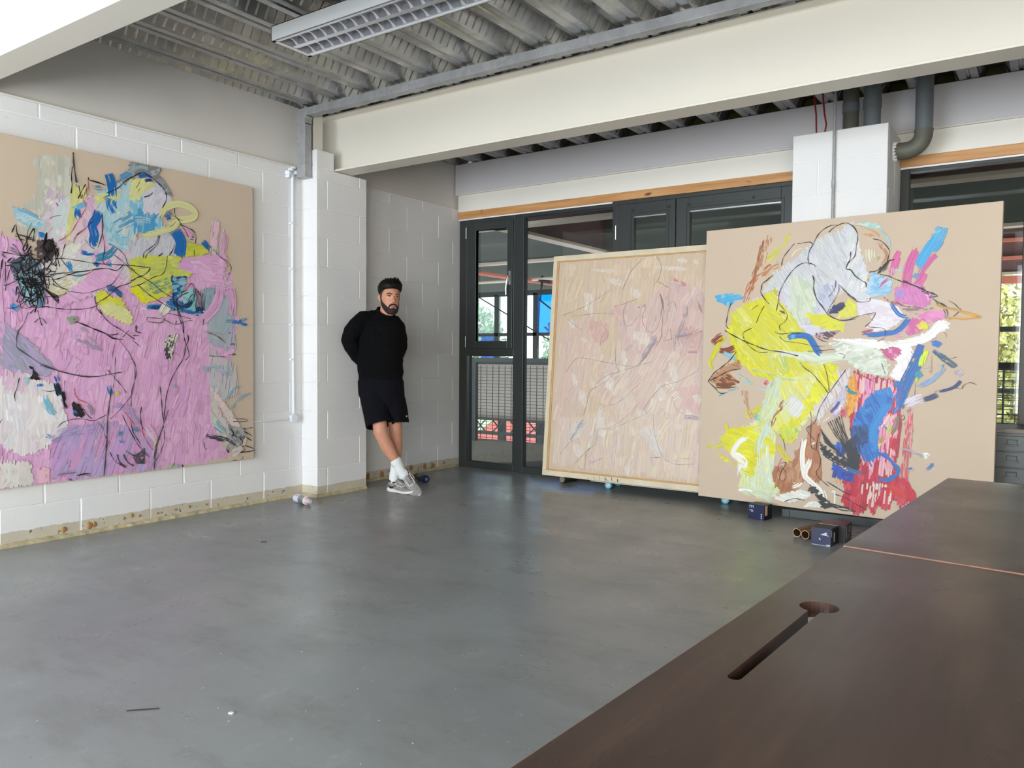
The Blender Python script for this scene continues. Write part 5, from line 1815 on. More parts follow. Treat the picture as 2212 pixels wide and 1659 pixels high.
PA = [[3,[0,1,2],38,1.3,140,88,523,1894,572,1927,698,1938,716,1769,688,1580,660,1431,427,1447,435,1568,459,1635,508,1668],
[3,[3,4,5],32,0.9,84,60,576,1731,657,1720,708,1636,680,1460,566,1465,550,1611],
[3,[6,7,6,8],42,2.6,155,80,317,1405,413,1409,560,1234,583,1046,717,1151,857,1238,1094,1267,1218,1142,1356,1151,1402,1387,1594,1447,1816,1347,1834,1183,1860,985,1813,785,1811,553,1696,327,1725,128,1808,37,1583,21,901,6,467,-4,297,6],
[3,[9,10,11],38,1.2,136,70,574,311,934,349,1226,202,1256,9,901,9,575,21],
[3,[12,13,14],31,1.8,117,-55,311,954,454,840,604,666,552,634,402,647,307,695],
[3,[15,16,17,18],41,2.4,130,85,306,630,427,652,617,583,666,318,547,218,408,177,301,253],
[3,[19,20],26,1.0,78,80,307,669,451,651,425,535,329,564],
[3,[6,8,7],40,2.2,149,80,125,1269,203,1415,327,1413,315,591,114,571],
[3,[12,13,6],35,1.2,149,-55,122,1070,320,954,316,695,118,771],
[3,[15,16,17],41,2.2,126,85,123,546,316,638,310,247,122,206],
[3,[9,6],40,2.0,126,80,118,219,310,266,306,-3,115,2],
[1,21,30,0.7,151,922,218,950,275,914],
[2,22,7,0,145,1271,222,1178,289,1081,325,1290],
[2,23,7,0,121,420,189,492,255,335,312,396],
[3,[24,25,5],36,2.2,104,88,299,149,444,147,480,5,297,6],
[3,[26],27,1.3,81,88,489,102,558,88,557,6,493,7],
[3,[27,28,29],38,1.5,224,85,1592,1167,1815,1182,1844,802,1626,864],
[3,[30,31,32],39,1.2,161,80,1618,816,1843,686,1869,484,1641,395],
[3,[33,34,35],38,1.6,162,60,1642,492,1733,325,1887,113,1866,31,1725,161,1651,330],
[3,[36,37],31,0.6,109,80,1663,1720,1716,1712,1770,1626,1750,1466,1626,1453,1618,1575],
[1,38,54,0.75,1689,1708,1680,1614,1661,1503],
[1,39,43,0.7,1761,1632,1751,1545,1728,1464],
[3,[40,41,42,43],32,1.7,133,60,513,1549,696,1658,877,1744,1097,1605,1126,1373,1402,1402,1124,1225,771,1113,610,1102,535,1258],
[3,[44,45,46],33,1.6,135,35,574,1316,720,1400,872,1290,717,1165,584,1128],
[3,[47,48,49,50],37,2.0,102,75,855,1754,1100,1881,1096,1442,1006,1411,921,1463,881,1581],
[3,[51,52,53],43,2.2,107,70,1151,1815,1251,1890,1321,1830,1364,1794,1288,1723,1233,1642,1142,1664,1135,1741],
[3,[54,55,56],42,2.2,113,75,1110,1496,1295,1607,1374,1529,1389,1420,1293,1395,1123,1348,1064,1364,1065,1477],
[3,[57,48,58,59],32,1.8,106,85,1069,1787,1143,1800,1149,1665,1272,1677,1287,1591,1186,1549,1066,1533],
[3,[60,61,62],25,1.4,84,60,1069,1864,1151,1893,1243,1867,1166,1818,1113,1752,1068,1737],
[3,[63,64,65],28,1.8,98,20,1071,1983,1283,1983,1259,1935,1321,1881,1360,1808,1313,1829,1251,1898,1159,1934,1070,1892],
[1,66,21,0.7,1092,1946,1145,1963,1205,1961],
[1,21,18,0.8,1114,1892,1167,1914,1227,1904],
[1,67,11,0.8,1151,1868,1197,1888,1231,1887],
[3,[68,69],34,1.2,111,-50,996,1868,1101,1980,1100,1895,1010,1808],
[1,70,28,0.6,953,1826,1025,1881,1084,1927],
[3,[71,72,73],25,2.0,81,25,377,1590,435,1580,549,1533,548,1488,469,1497,393,1530],
[1,74,10,0.8,382,1585,458,1571,542,1539],
[1,75,12,0.7,387,1529,463,1496,542,1484],
[3,[76,77,78],30,1.6,85,70,606,1659,708,1702,707,1596,654,1443,597,1449],
[3,[60,79,80],22,1.7,106,85,709,1768,788,1769,794,1716,740,1641,719,1465,679,1420,674,1499,695,1634],
[3,[81,82,83],27,1.8,100,80,746,1602,814,1679,833,1588,811,1463,744,1401,692,1435,706,1503],
[3,[60,84],21,1.4,75,10,862,1742,995,1771,1009,1746,882,1697,834,1676],
[3,[85,5,86],27,1.8,79,30,653,1391,744,1435,757,1403,704,1330,652,1299,627,1348],
[1,87,24,0.8,707,1616,747,1649,807,1685],
[1,21,31,0.85,747,1649,740,1601,759,1564],
[1,21,37,0.95,868,1654,854,1598,826,1546,839,1494,831,1445,851,1414],
[1,21,41,0.9,926,1889,943,1845,953,1785,959,1731],
[1,88,48,0.85,952,1736,945,1687,972,1629],
[1,89,27,0.7,882,1704,924,1732,952,1729],
[1,90,27,0.6,822,1802,849,1780,904,1790],
[1,91,76,0.5,950,1536,993,1569,1059,1621,1098,1655],
[1,92,82,0.55,922,1504,992,1472,1064,1467],
[1,93,40,0.8,830,1343,899,1364,948,1397,977,1435],
[1,21,20,0.8,744,1381,797,1374,851,1387],
[1,21,23,0.85,823,1343,850,1311,836,1290],
[1,94,24,0.8,899,1351,934,1327,962,1309],
[1,95,34,0.7,703,1284,756,1269,783,1312,743,1348],
[1,96,27,0.7,672,1327,690,1282,709,1244],
[1,97,16,0.7,690,1236,742,1234,782,1251],
[1,98,19,0.7,369,1057,392,1021,380,995],
[1,99,27,0.85,358,1056,380,1026,415,1003],
[1,100,22,0.6,365,1145,382,1114,393,1084],
[1,101,22,0.9,499,1456,535,1454,572,1436],
[1,23,25,0.6,380,1434,445,1424,510,1419],
[1,102,27,0.55,316,1333,384,1284,466,1267],
[1,103,25,0.5,351,1356,420,1332,491,1308],
[3,[104,105,106,107],32,1.6,94,40,367,1283,455,1330,515,1298,538,1223,512,1092,440,1100,383,1184],
[3,[108,109,110],22,1.3,58,80,424,1213,508,1207,549,1107,536,1028,445,1049,417,1123],
[3,[111,112,113],26,1.5,77,60,510,1413,597,1436,627,1362,564,1303,503,1316],
[3,[114,115,116],26,1.6,85,25,550,1198,702,1217,741,1194,675,1129,599,1097,550,1139],
[3,[6,7],33,2.2,105,-30,611,1072,689,1143,850,1277,947,1293,1004,1271,989,1207,876,1163,780,1109,623,1040],
[3,[117,118,119,120],32,2.4,106,15,1064,1364,1154,1402,1414,1415,1405,1354,1504,1319,1429,1267,1355,1246,1339,1178,1243,1120,1151,1093,1070,1159],
[3,[121,122,123],21,1.0,72,25,1175,1231,1324,1273,1347,1201,1228,1148],
[3,[124,125],24,1.6,71,50,1077,1181,1122,1199,1189,1095,1143,1100,1092,1139],
[3,[126,127,128],30,2.0,90,20,1456,1517,1574,1516,1626,1476,1556,1430,1455,1427],
[1,21,62,0.98,1367,1602,1399,1555,1419,1505,1406,1444,1397,1417],
[1,21,33,0.95,1574,1554,1609,1520,1648,1490],
[1,129,23,0.8,1473,1557,1523,1555],
[1,130,33,0.85,1415,1616,1473,1594,1515,1562],
[3,[6,7,131],37,2.6,119,-5,1405,1399,1505,1421,1626,1453,1769,1468,1750,1341,1767,1200,1642,1238,1555,1315,1504,1319,1397,1339],
[1,7,61,0.9,1553,986,1623,1051,1694,1133,1704,1258],
[3,[132,133,134],38,1.4,115,80,1572,1217,1677,1241,1659,1162,1614,1089,1571,1079],
[1,5,39,0.4,1750,1356,1767,1279,1823,1268],
[1,135,48,0.35,1823,1300,1832,1237],
[3,[136,137,138,139],27,2.0,74,10,1348,1275,1454,1291,1437,1207,1387,1122,1605,1081,1536,1032,1370,1061,1173,1058,1181,1088,1290,1094,1354,1142],
[1,140,37,0.8,1372,1247,1429,1259,1470,1255],
[3,[141,142],23,1.6,60,60,1428,1177,1504,1220,1537,1161,1519,1061,1436,1072],
[1,143,30,0.8,1354,1135,1403,1085,1469,1097,1503,1144],
[1,67,19,0.7,1181,1073,1274,1071,1346,1060],
[1,144,49,0.95,1326,1111,1290,1057,1266,1019],
[1,145,44,0.95,1282,1042,1242,996,1203,980],
[1,5,10,0.7,1120,1027,1151,1057,1181,1030],
[1,146,21,0.8,1793,980,1858,998,1896,1016,1954,1027],
[1,147,19,0.8,1802,1004,1858,998,1905,984,1953,978],
[1,148,14,0.6,1747,1002,1802,1004,1849,1008],
[2,149,4,0,1808,1108,1817,1132],
[1,7,47,0.8,1804,1250,1817,1124,1802,1028],
[1,150,33,0.97,1248,1644,1280,1700,1336,1748,1409,1771,1483,1761,1525,1729,1507,1693,1441,1668,1375,1655,1295,1614],
[1,150,29,0.9,1408,1652,1359,1608,1279,1568,1186,1534,1110,1525],
[1,151,29,0.8,1295,1658,1327,1700,1360,1719],
[1,152,32,0.9,1295,1651,1327,1670,1355,1682],
[1,153,31,0.7,1082,1620,1156,1631,1217,1625],
[3,[154,155,156],24,2.2,69,30,841,1127,890,1157,931,1119,1002,1116,1031,1055,917,1076,854,1059],
[3,[157,60],28,2.2,96,20,861,1053,931,1091,1016,1040,1091,1016,916,1008],
[3,[157,60],28,2.2,84,30,869,1055,1022,1057,1074,1001,1058,950,969,982,890,1021],
[1,158,30,0.8,897,1165,946,1175,988,1137,1017,1124],
[3,[159,160,161],21,1.8,48,0,664,983,724,992,730,965,690,940],
[1,162,28,0.5,723,931,777,898,860,823],
[1,163,41,0.5,709,875,790,821,888,788],
[1,164,40,0.45,416,855,464,816,526,777],
[1,165,13,0.5,656,928,669,874],
[3,[166,167],20,2.6,46,55,450,711,499,644,511,611,455,619,480,651],
[3,[168,169],24,2.6,49,50,691,470,731,461,768,403,744,380,703,393],
[1,170,24,0.9,687,422,710,413,717,392],
[1,171,20,0.85,588,650,607,616,613,582],
[1,172,27,0.85,594,609,612,548,625,507],
[1,173,23,0.85,632,554,641,506,651,465,657,423],
[1,147,24,0.8,514,598,517,564],
[1,174,31,0.7,535,537,547,476,572,428,598,399],
[1,175,19,0.6,443,645,437,593,430,547],
[1,176,24,0.7,532,296,557,280,544,254],
[1,177,20,0.5,570,259,609,276],
[1,178,21,0.75,918,581,924,538,946,501],
[1,154,19,0.85,957,537,979,493],
[1,179,25,0.7,976,233,991,275,987,217,1013,222],
[1,180,14,0.4,810,140,838,145],
[1,181,60,0.4,557,253,649,294,770,305,847,314],
[1,182,50,0.4,927,452,1030,418,1082,342],
[1,183,28,0.5,772,466,806,429,812,373],
[1,184,10,0.5,699,20,753,27,808,27],
[1,185,18,0.5,619,16,658,11,698,-1],
[1,186,23,0.35,580,48,646,54,740,56],
[3,[187,188,189],19,1.3,46,70,1294,861,1369,908,1394,893,1360,831,1342,724,1301,732,1294,800],
[1,190,23,0.7,1357,579,1361,525],
[1,191,55,0.5,1538,661,1690,660,1821,642],
[1,192,55,0.5,1566,898,1674,893,1747,870],
[1,193,33,0.6,1746,627,1821,642],
[3,[194,195],24,2.0,88,60,1635,548,1689,482,1820,338,1877,243,1819,230,1762,316,1671,451],
[3,[196,197],27,1.6,96,70,1634,372,1743,219,1780,102,1687,207,1633,308],
[1,198,49,0.6,1651,291,1706,247,1762,202],
[3,[199,200,201],23,1.8,74,-50,1781,258,1916,232,1915,140,1818,90,1761,71,1780,159],
[1,23,32,0.6,1587,199,1705,174,1857,120],
[1,202,27,0.5,1578,184,1587,119,1604,94],
[1,203,16,0.8,1801,371,1868,443,1977,497],
[1,203,12,0.7,1763,439,1821,510,1898,558],
[1,194,21,0.7,1799,42,1876,60,1935,188],
[1,204,15,0.9,1278,18,1386,17],
[1,205,19,0.9,1352,10,1394,13],
[1,206,38,0.8,1146,309,1192,246,1231,174],
[1,207,12,0.8,1207,146,1240,212],
[1,208,44,0.5,1054,403,1099,327,1129,250],
[1,209,27,0.6,1053,293,1091,283,1114,252],
[2,23,14,0,717,1964,720,1889,735,1786],
[2,22,8,0,711,1881,705,1820,707,1768,701,1717],
[2,22,10,0,806,1833,809,1818,849,1814,911,1805],
[2,210,5,0,802,1825,808,1746],
[2,211,5,0,795,1770,774,1700,787,1648,746,1575,693,1481,628,1427],
[2,22,6,0,917,1759,981,1796,1039,1856,1100,1902],
[2,22,7,0,1070,1875,1114,1911,1152,1929,1182,1921,1243,1889,1297,1848,1313,1814,1311,1777,1284,1722],
[2,22,7,0,788,1789,761,1738,741,1694],
[2,22,5,0,748,1775,761,1698,768,1725],
[2,22,5,0,612,1650,624,1636,618,1628],
[2,22,4,0,580,1551,599,1567,643,1580],
[2,22,6,0,885,1609,891,1555,880,1485,858,1415],
[2,22,5,0,888,1623,884,1527,900,1426,888,1336,919,1308],
[2,22,4,0,781,1456,804,1422,838,1405],
[2,22,4,0,712,1424,725,1466,772,1512,826,1573,833,1601],
[2,211,4,0,715,1438,738,1487,785,1520],
[2,22,5,0,921,1449,984,1422,1027,1385,1048,1331,1094,1293],
[2,22,5,0,955,1384,1019,1342,1077,1291],
[2,22,6,0,564,1309,640,1327,743,1324,843,1318,983,1323,1095,1329],
[2,22,7,0,1064,1328,1138,1325,1195,1323,1160,1280,1108,1254,1063,1229],
[2,22,7,0,575,1226,677,1248,769,1263,850,1284,919,1294,968,1285,1005,1313,1019,1335],
[2,212,5,0,651,1239,742,1234,809,1260,843,1287],
[2,22,6,0,532,1190,613,1203,703,1244,809,1272],
[2,22,5,0,588,1201,625,1165,676,1142],
[2,22,5,0,615,1386,640,1324,677,1275],
[2,22,5,0,653,1384,663,1412,640,1324],
[2,22,4,0,549,1094,650,1114,676,1135,781,1133,862,1162,946,1203,1019,1314],
[2,22,6,0,841,1072,910,1117,982,1185,1047,1211,1094,1243],
[2,22,6,0,834,1119,847,1045,881,1006],
[2,22,5,0,561,1036,623,1030,700,1030,806,1043,861,1073],
[2,22,5,0,1063,1190,1130,1213,1214,1263,1280,1291,1307,1341,1317,1419],
[2,22,8,0,1370,1495,1353,1453,1329,1417],
[2,22,5,0,1255,1543,1239,1491,1192,1449,1154,1416,1150,1383],
[2,22,5,0,1264,1545,1247,1484,1200,1435,1177,1411,1161,1381],
[2,22,6,0,1372,1736,1375,1692,1408,1652,1456,1584,1473,1557],
[2,22,6,0,1407,1634,1457,1622,1507,1606,1528,1571,1523,1517],
[2,22,4,0,1432,1663,1408,1667,1359,1686],
[2,22,6,0,1661,1499,1714,1455,1768,1425,1805,1393,1800,1353,1781,1332],
[2,22,5,0,1064,1311,1108,1276,1198,1233,1283,1174,1354,1142],
[2,22,6,0,1107,1212,1174,1159,1228,1127,1290,1094,1346,1071],
[2,22,6,0,1355,1194,1358,1135,1366,1054],
[2,22,7,0,1379,1129,1394,1025,1418,966,1430,907],
[2,22,6,0,1412,1176,1453,1201,1491,1246,1529,1207,1571,1156],
[2,22,7,0,1379,1121,1403,1153,1470,1187],
[2,22,5,0,1504,1235,1516,1145,1528,1047],
[2,22,6,0,1517,1226,1528,1146,1537,1052],
[2,22,5,0,1531,1216,1540,1146,1547,1057],
[2,22,5,0,1544,1206,1552,1147,1556,1062],
[2,22,6,0,1558,1197,1564,1148,1566,1067],
[2,22,6,0,1572,1187,1576,1149,1575,1072],
[2,22,5,0,1585,1177,1588,1149,1585,1077],
[2,22,5,0,1461,1126,1486,1158,1508,1175,1503,1121,1452,1103,1424,1109],
[2,22,5,0,1514,1479,1514,1433],
[2,22,5,0,1583,1011,1579,964],
[2,22,7,0,1104,947,1097,912],
[2,23,13,0,1254,1405,1285,1431],
[2,22,6,0,1275,1982,1268,1957],
[2,23,10,0,1158,1774,1188,1786,1219,1813],
[2,23,6,0,1313,1036,1394,1025,1485,1007],
[2,23,5,0,1173,1000,1274,998,1369,964,1452,990,1502,996],
[2,22,7,0,579,1297,593,1285,623,1350,609,1379,572,1410],
[2,22,8,0,448,1339,474,1379,419,1287,351,1275,372,1303],
[2,22,7,0,526,1300,504,1305,533,1295,559,1247,610,1246],
[2,22,8,0,484,1403,490,1482,432,1362,451,1364,453,1433],
[2,22,6,0,481,1148,423,1145,404,1182,429,1203,424,1256],
[2,22,8,0,520,1375,554,1419,560,1468,539,1377,561,1428],
[2,22,4,0,480,1188,404,1184,395,1190,418,1254,436,1267],
[2,22,7,0,485,1183,497,1193,433,1195,433,1156,458,1185],
[2,22,4,0,471,1191,487,1183,496,1171,524,1190,578,1105],
[2,22,4,0,481,1222,500,1219,530,1205,489,1247,512,1215],
[2,22,8,0,543,1318,578,1373,554,1358,538,1385,567,1350],
[2,22,5,0,457,1229,478,1256,470,1121,442,1174,489,1189],
[2,22,6,0,533,1179,438,1172,537,1237,540,1178,539,1107],
[2,22,5,0,487,1157,484,1151,517,1136,558,1082,558,1053],
[2,22,8,0,545,1225,505,1198,467,1139,469,1165,482,1207],
[2,22,8,0,535,1286,580,1318,573,1310,590,1311,554,1246],
[2,22,7,0,515,1201,543,1258,580,1249,546,1210,557,1142],
[2,22,6,0,468,1120,474,1059,498,1026,494,1043,455,1024],
[2,22,7,0,433,1381,430,1385,401,1444,395,1491,372,1441],
[2,22,4,0,480,1358,446,1321,433,1356,456,1299,409,1310],
[2,22,7,0,511,1219,453,1232,501,1281,545,1318,548,1324],
[2,22,5,0,447,1199,478,1156,532,1179,565,1142,560,1172],
[2,22,8,0,389,1089,398,1143,419,1098,462,1083,478,1098],
[2,22,5,0,487,1113,446,1067,419,1022,404,1108,456,1062],
[2,22,7,0,444,1168,490,1175,527,1168,512,1257,477,1319],
[2,22,8,0,556,1334,606,1280,609,1306,608,1365,630,1277],
[2,22,6,0,445,1223,468,1152,524,1164,480,1070,432,1075],
[2,22,5,0,416,1191,336,1144,336,1166,338,1271,338,1265],
[2,22,6,0,531,1211,582,1212,597,1174,595,1167,661,1145],
[2,22,4,0,470,1235,452,1297,443,1255,431,1208,458,1217],
[2,22,4,0,464,1238,413,1279,435,1230,443,1217,483,1233],
[2,22,8,0,542,1150,518,1110,512,1085,493,1070,467,1048],
[2,22,8,0,516,1243,513,1208,542,1240,544,1327,551,1297],
[2,22,6,0,433,1149,395,1059,430,1080,402,1179,400,1251],
[2,22,3,0,438,1254,463,1232,438,1220,467,1246,531,1188],
[2,22,5,0,507,1211,568,1163,564,1226,593,1220,615,1274],
[2,22,4,0,473,1196,387,1181,393,1217,412,1178,429,1157],
[2,22,7,0,470,1172,472,1183,511,1106,458,1060,485,1026],
[2,22,7,0,491,1212,496,1262,525,1302,515,1309,466,1302],
[2,22,3,0,507,1172,442,1132,400,1104,453,1028,432,1023],
[2,22,5,0,487,1123,488,1106,403,1034,373,1020,334,1018],
[2,22,5,0,471,1251,459,1244,481,1137,499,1185,472,1265],
[2,22,5,0,463,1249,406,1220,373,1255,348,1188,336,1113],
[2,22,4,0,420,1241,466,1141,476,1107,466,1077,485,1042],
[2,22,4,0,460,1224,471,1359,476,1279,462,1338,503,1324],
[2,22,4,0,459,1319,457,1387,447,1377,457,1460,480,1512],
[2,22,6,0,480,1128,518,1099,532,1031],
[2,22,6,0,414,1258,453,1192,447,1121],
[2,22,9,0,439,1173,472,1148,467,1079],
[2,22,5,0,455,1218,469,1173,477,1136],
[2,22,6,0,418,1175,441,1143,430,1074],
[2,22,9,0,514,1241,540,1201,530,1156],
[2,22,11,0,484,1131,504,1102,503,1049],
[2,22,11,0,422,1202,454,1123,468,1091],
[2,22,8,0,497,1153,506,1077,488,999],
[2,22,11,0,489,1199,522,1123,507,1079],
[2,22,11,0,479,1195,490,1160,501,1124],
[2,22,9,0,491,1176,524,1120,544,1050],
[2,22,6,0,492,1184,506,1114,530,1065],
[2,22,6,0,454,1231,486,1172,480,1143],
[2,22,5,0,489,1180,562,1134,624,1099],
[2,22,5,0,496,1175,567,1126,624,1095],
[2,22,4,0,503,1171,573,1119,624,1091],
[2,22,5,0,511,1166,578,1111,624,1087],
[2,22,6,0,518,1162,584,1104,624,1083],
[2,22,5,0,525,1157,589,1097,624,1079],
[2,22,5,0,532,1152,595,1089,624,1075],
[2,22,5,0,540,1148,600,1082,624,1071],
[2,22,5,0,547,1143,606,1074,624,1067],
[2,22,3,0,554,1138,612,1067,624,1063],
[2,22,5,0,528,1351,566,1426,597,1417,590,1357],
[2,22,5,0,536,1346,572,1422,596,1409,585,1357],
[2,22,5,0,545,1341,578,1418,596,1401,580,1356],
[2,22,5,0,553,1336,584,1415,596,1393,575,1356],
[2,22,5,0,562,1331,590,1411,596,1386,570,1355],
[2,22,4,0,571,1326,596,1407,596,1378,565,1355],
[2,22,4,0,579,1321,603,1403,596,1370,560,1354],
[2,22,4,0,588,1316,609,1399,596,1362,555,1354],
[2,22,5,0,361,1269,383,1203,453,1190,513,1188],
[2,22,5,0,338,1255,378,1262],
[2,22,5,0,374,1380,397,1361,431,1302,478,1256],
[2,22,6,0,316,1330,362,1326,420,1320,491,1334],
[2,23,7,0,454,1000,429,933,398,887,388,822,397,792,445,757,506,711,575,680,653,649,747,630,843,625,915,638,1003,651],
[2,22,5,0,460,993,504,1029,567,1039],
[2,22,6,0,504,1015,516,963,528,924],
[2,22,5,0,484,942,522,970,553,938],
[2,22,10,0,720,958,764,942,819,920,889,894,946,863,1005,857],
[2,22,6,0,889,894,932,882,983,893],
[2,22,6,0,862,1041,890,993,933,952,1005,912,1090,856],
[2,23,5,0,960,831,945,781,941,738],
[2,23,5,0,983,853,1041,782,1078,709,1085,606,1061,504,1015,448,970,399,919,356],
[2,23,6,0,1050,920,1005,868],
[2,23,8,0,515,697,595,670,693,642,801,619],
[2,23,5,0,959,745,955,638,943,552],
[2,23,11,0,932,552,916,438,906,353,900,239,891,125,879,5],
[2,23,6,0,908,667,958,609,1002,557,1027,517],
[2,22,5,0,603,324,636,356,689,370,757,369,812,355,855,367,905,389],
[2,22,6,0,401,626,388,568,375,529,378,493],
[2,22,4,0,652,608,648,533,651,465],
[2,22,4,0,517,551,561,543,599,548],
[2,211,6,0,705,559,718,503,758,474,786,465],
[2,211,4,0,705,531,731,482,744,446],
[2,22,5,0,758,432,785,388,812,366],
[2,23,4,0,833,357,875,305,889,254,917,201],
[2,22,5,0,917,151,945,98,996,56,1026,38],
[2,23,13,0,964,132,982,79,1019,46],
[2,23,12,0,1005,128,1034,74,1072,48],
[2,23,8,0,1020,149,1082,106],
[2,22,6,0,1000,383,1036,301,1083,216],
[2,211,7,0,1015,397,1052,351,1084,305],
[2,22,4,0,665,13,698,0],
[2,22,7,0,1379,1107,1403,1032,1428,964,1436,871,1452,817],
[2,22,9,0,1461,899,1463,856,1444,825],
[2,23,7,0,1452,825,1469,763,1443,724],
[2,23,9,0,1444,817,1426,740,1375,663,1333,587,1303,496,1290,406,1281,330],
[2,23,9,0,1257,551,1266,467,1270,391,1281,315],
[2,23,7,0,1315,397,1281,307,1248,219,1219,145,1210,78],
[2,23,11,0,1281,292,1240,196,1219,93,1210,7],
[2,23,6,0,1281,269,1284,193,1255,119,1218,62],
[2,23,7,0,1058,739,1088,695,1091,622,1063,527,1058,432],
[2,22,8,0,1127,425,1119,370,1126,310,1138,279],
[2,211,6,0,1126,317,1137,250,1168,188,1203,136],
[2,22,6,0,1054,344,1068,270,1098,216,1121,177],
[2,23,6,0,1053,264,1098,186,1144,130,1179,89],
[2,23,6,0,1052,124,1097,105,1144,100,1097,60,1067,108],
[2,23,6,0,1061,120,1105,113,1144,96,1104,60,1073,107],
[2,23,5,0,1070,116,1113,121,1143,91,1111,59,1080,107],
[2,23,6,0,1079,113,1121,129,1143,87,1117,58,1087,106],
[2,23,6,0,1088,109,1128,137,1143,82,1124,57,1094,105],
[2,23,6,0,1097,105,1136,146,1143,78,1131,57,1101,104],
[2,23,6,0,1106,101,1144,154,1143,73,1138,56,1108,104],
[2,22,6,0,1584,1009,1577,965],
[2,22,6,0,1378,992,1373,962],
[2,22,5,0,1176,1006,1176,977,1271,973,1295,1004],
[2,23,7,0,1619,915,1692,893,1757,846],
[2,23,6,0,1627,756,1765,748],
[2,22,6,0,1813,773,1841,765,1784,765],
[2,23,7,0,1794,838,1827,843,1823,831],
[2,23,6,0,1776,919,1799,918],
[2,22,5,0,1810,313,1867,302,1926,294,1936,281,1877,280,1810,285],
[2,22,8,0,1906,207,1980,168],
[2,22,8,0,1916,169,1970,135],
[2,22,6,0,1896,225,1981,231],
[2,22,9,0,1790,241,1819,197,1799,174],
[2,22,8,0,1800,191,1876,160,1896,116],
[2,22,7,0,1891,104,1915,68,1876,55,2000,63,1935,96,1894,104],
[2,22,6,0,1900,24,1875,1,1808,7],
[2,22,5,0,1357,40,1336,4],
[2,22,10,0,1411,19,1420,2],
[2,22,8,0,1756,96,1780,61,1770,86],
[2,22,8,0,1098,952,1090,915,1128,901],
[2,22,6,0,1075,885,1120,883],
[2,22,6,0,1373,908,1351,831,1335,800],
[2,22,4,0,1302,792,1309,724],
[2,22,5,0,1326,770,1334,724],
[2,23,5,0,1067,856,1104,827,1120,813]]
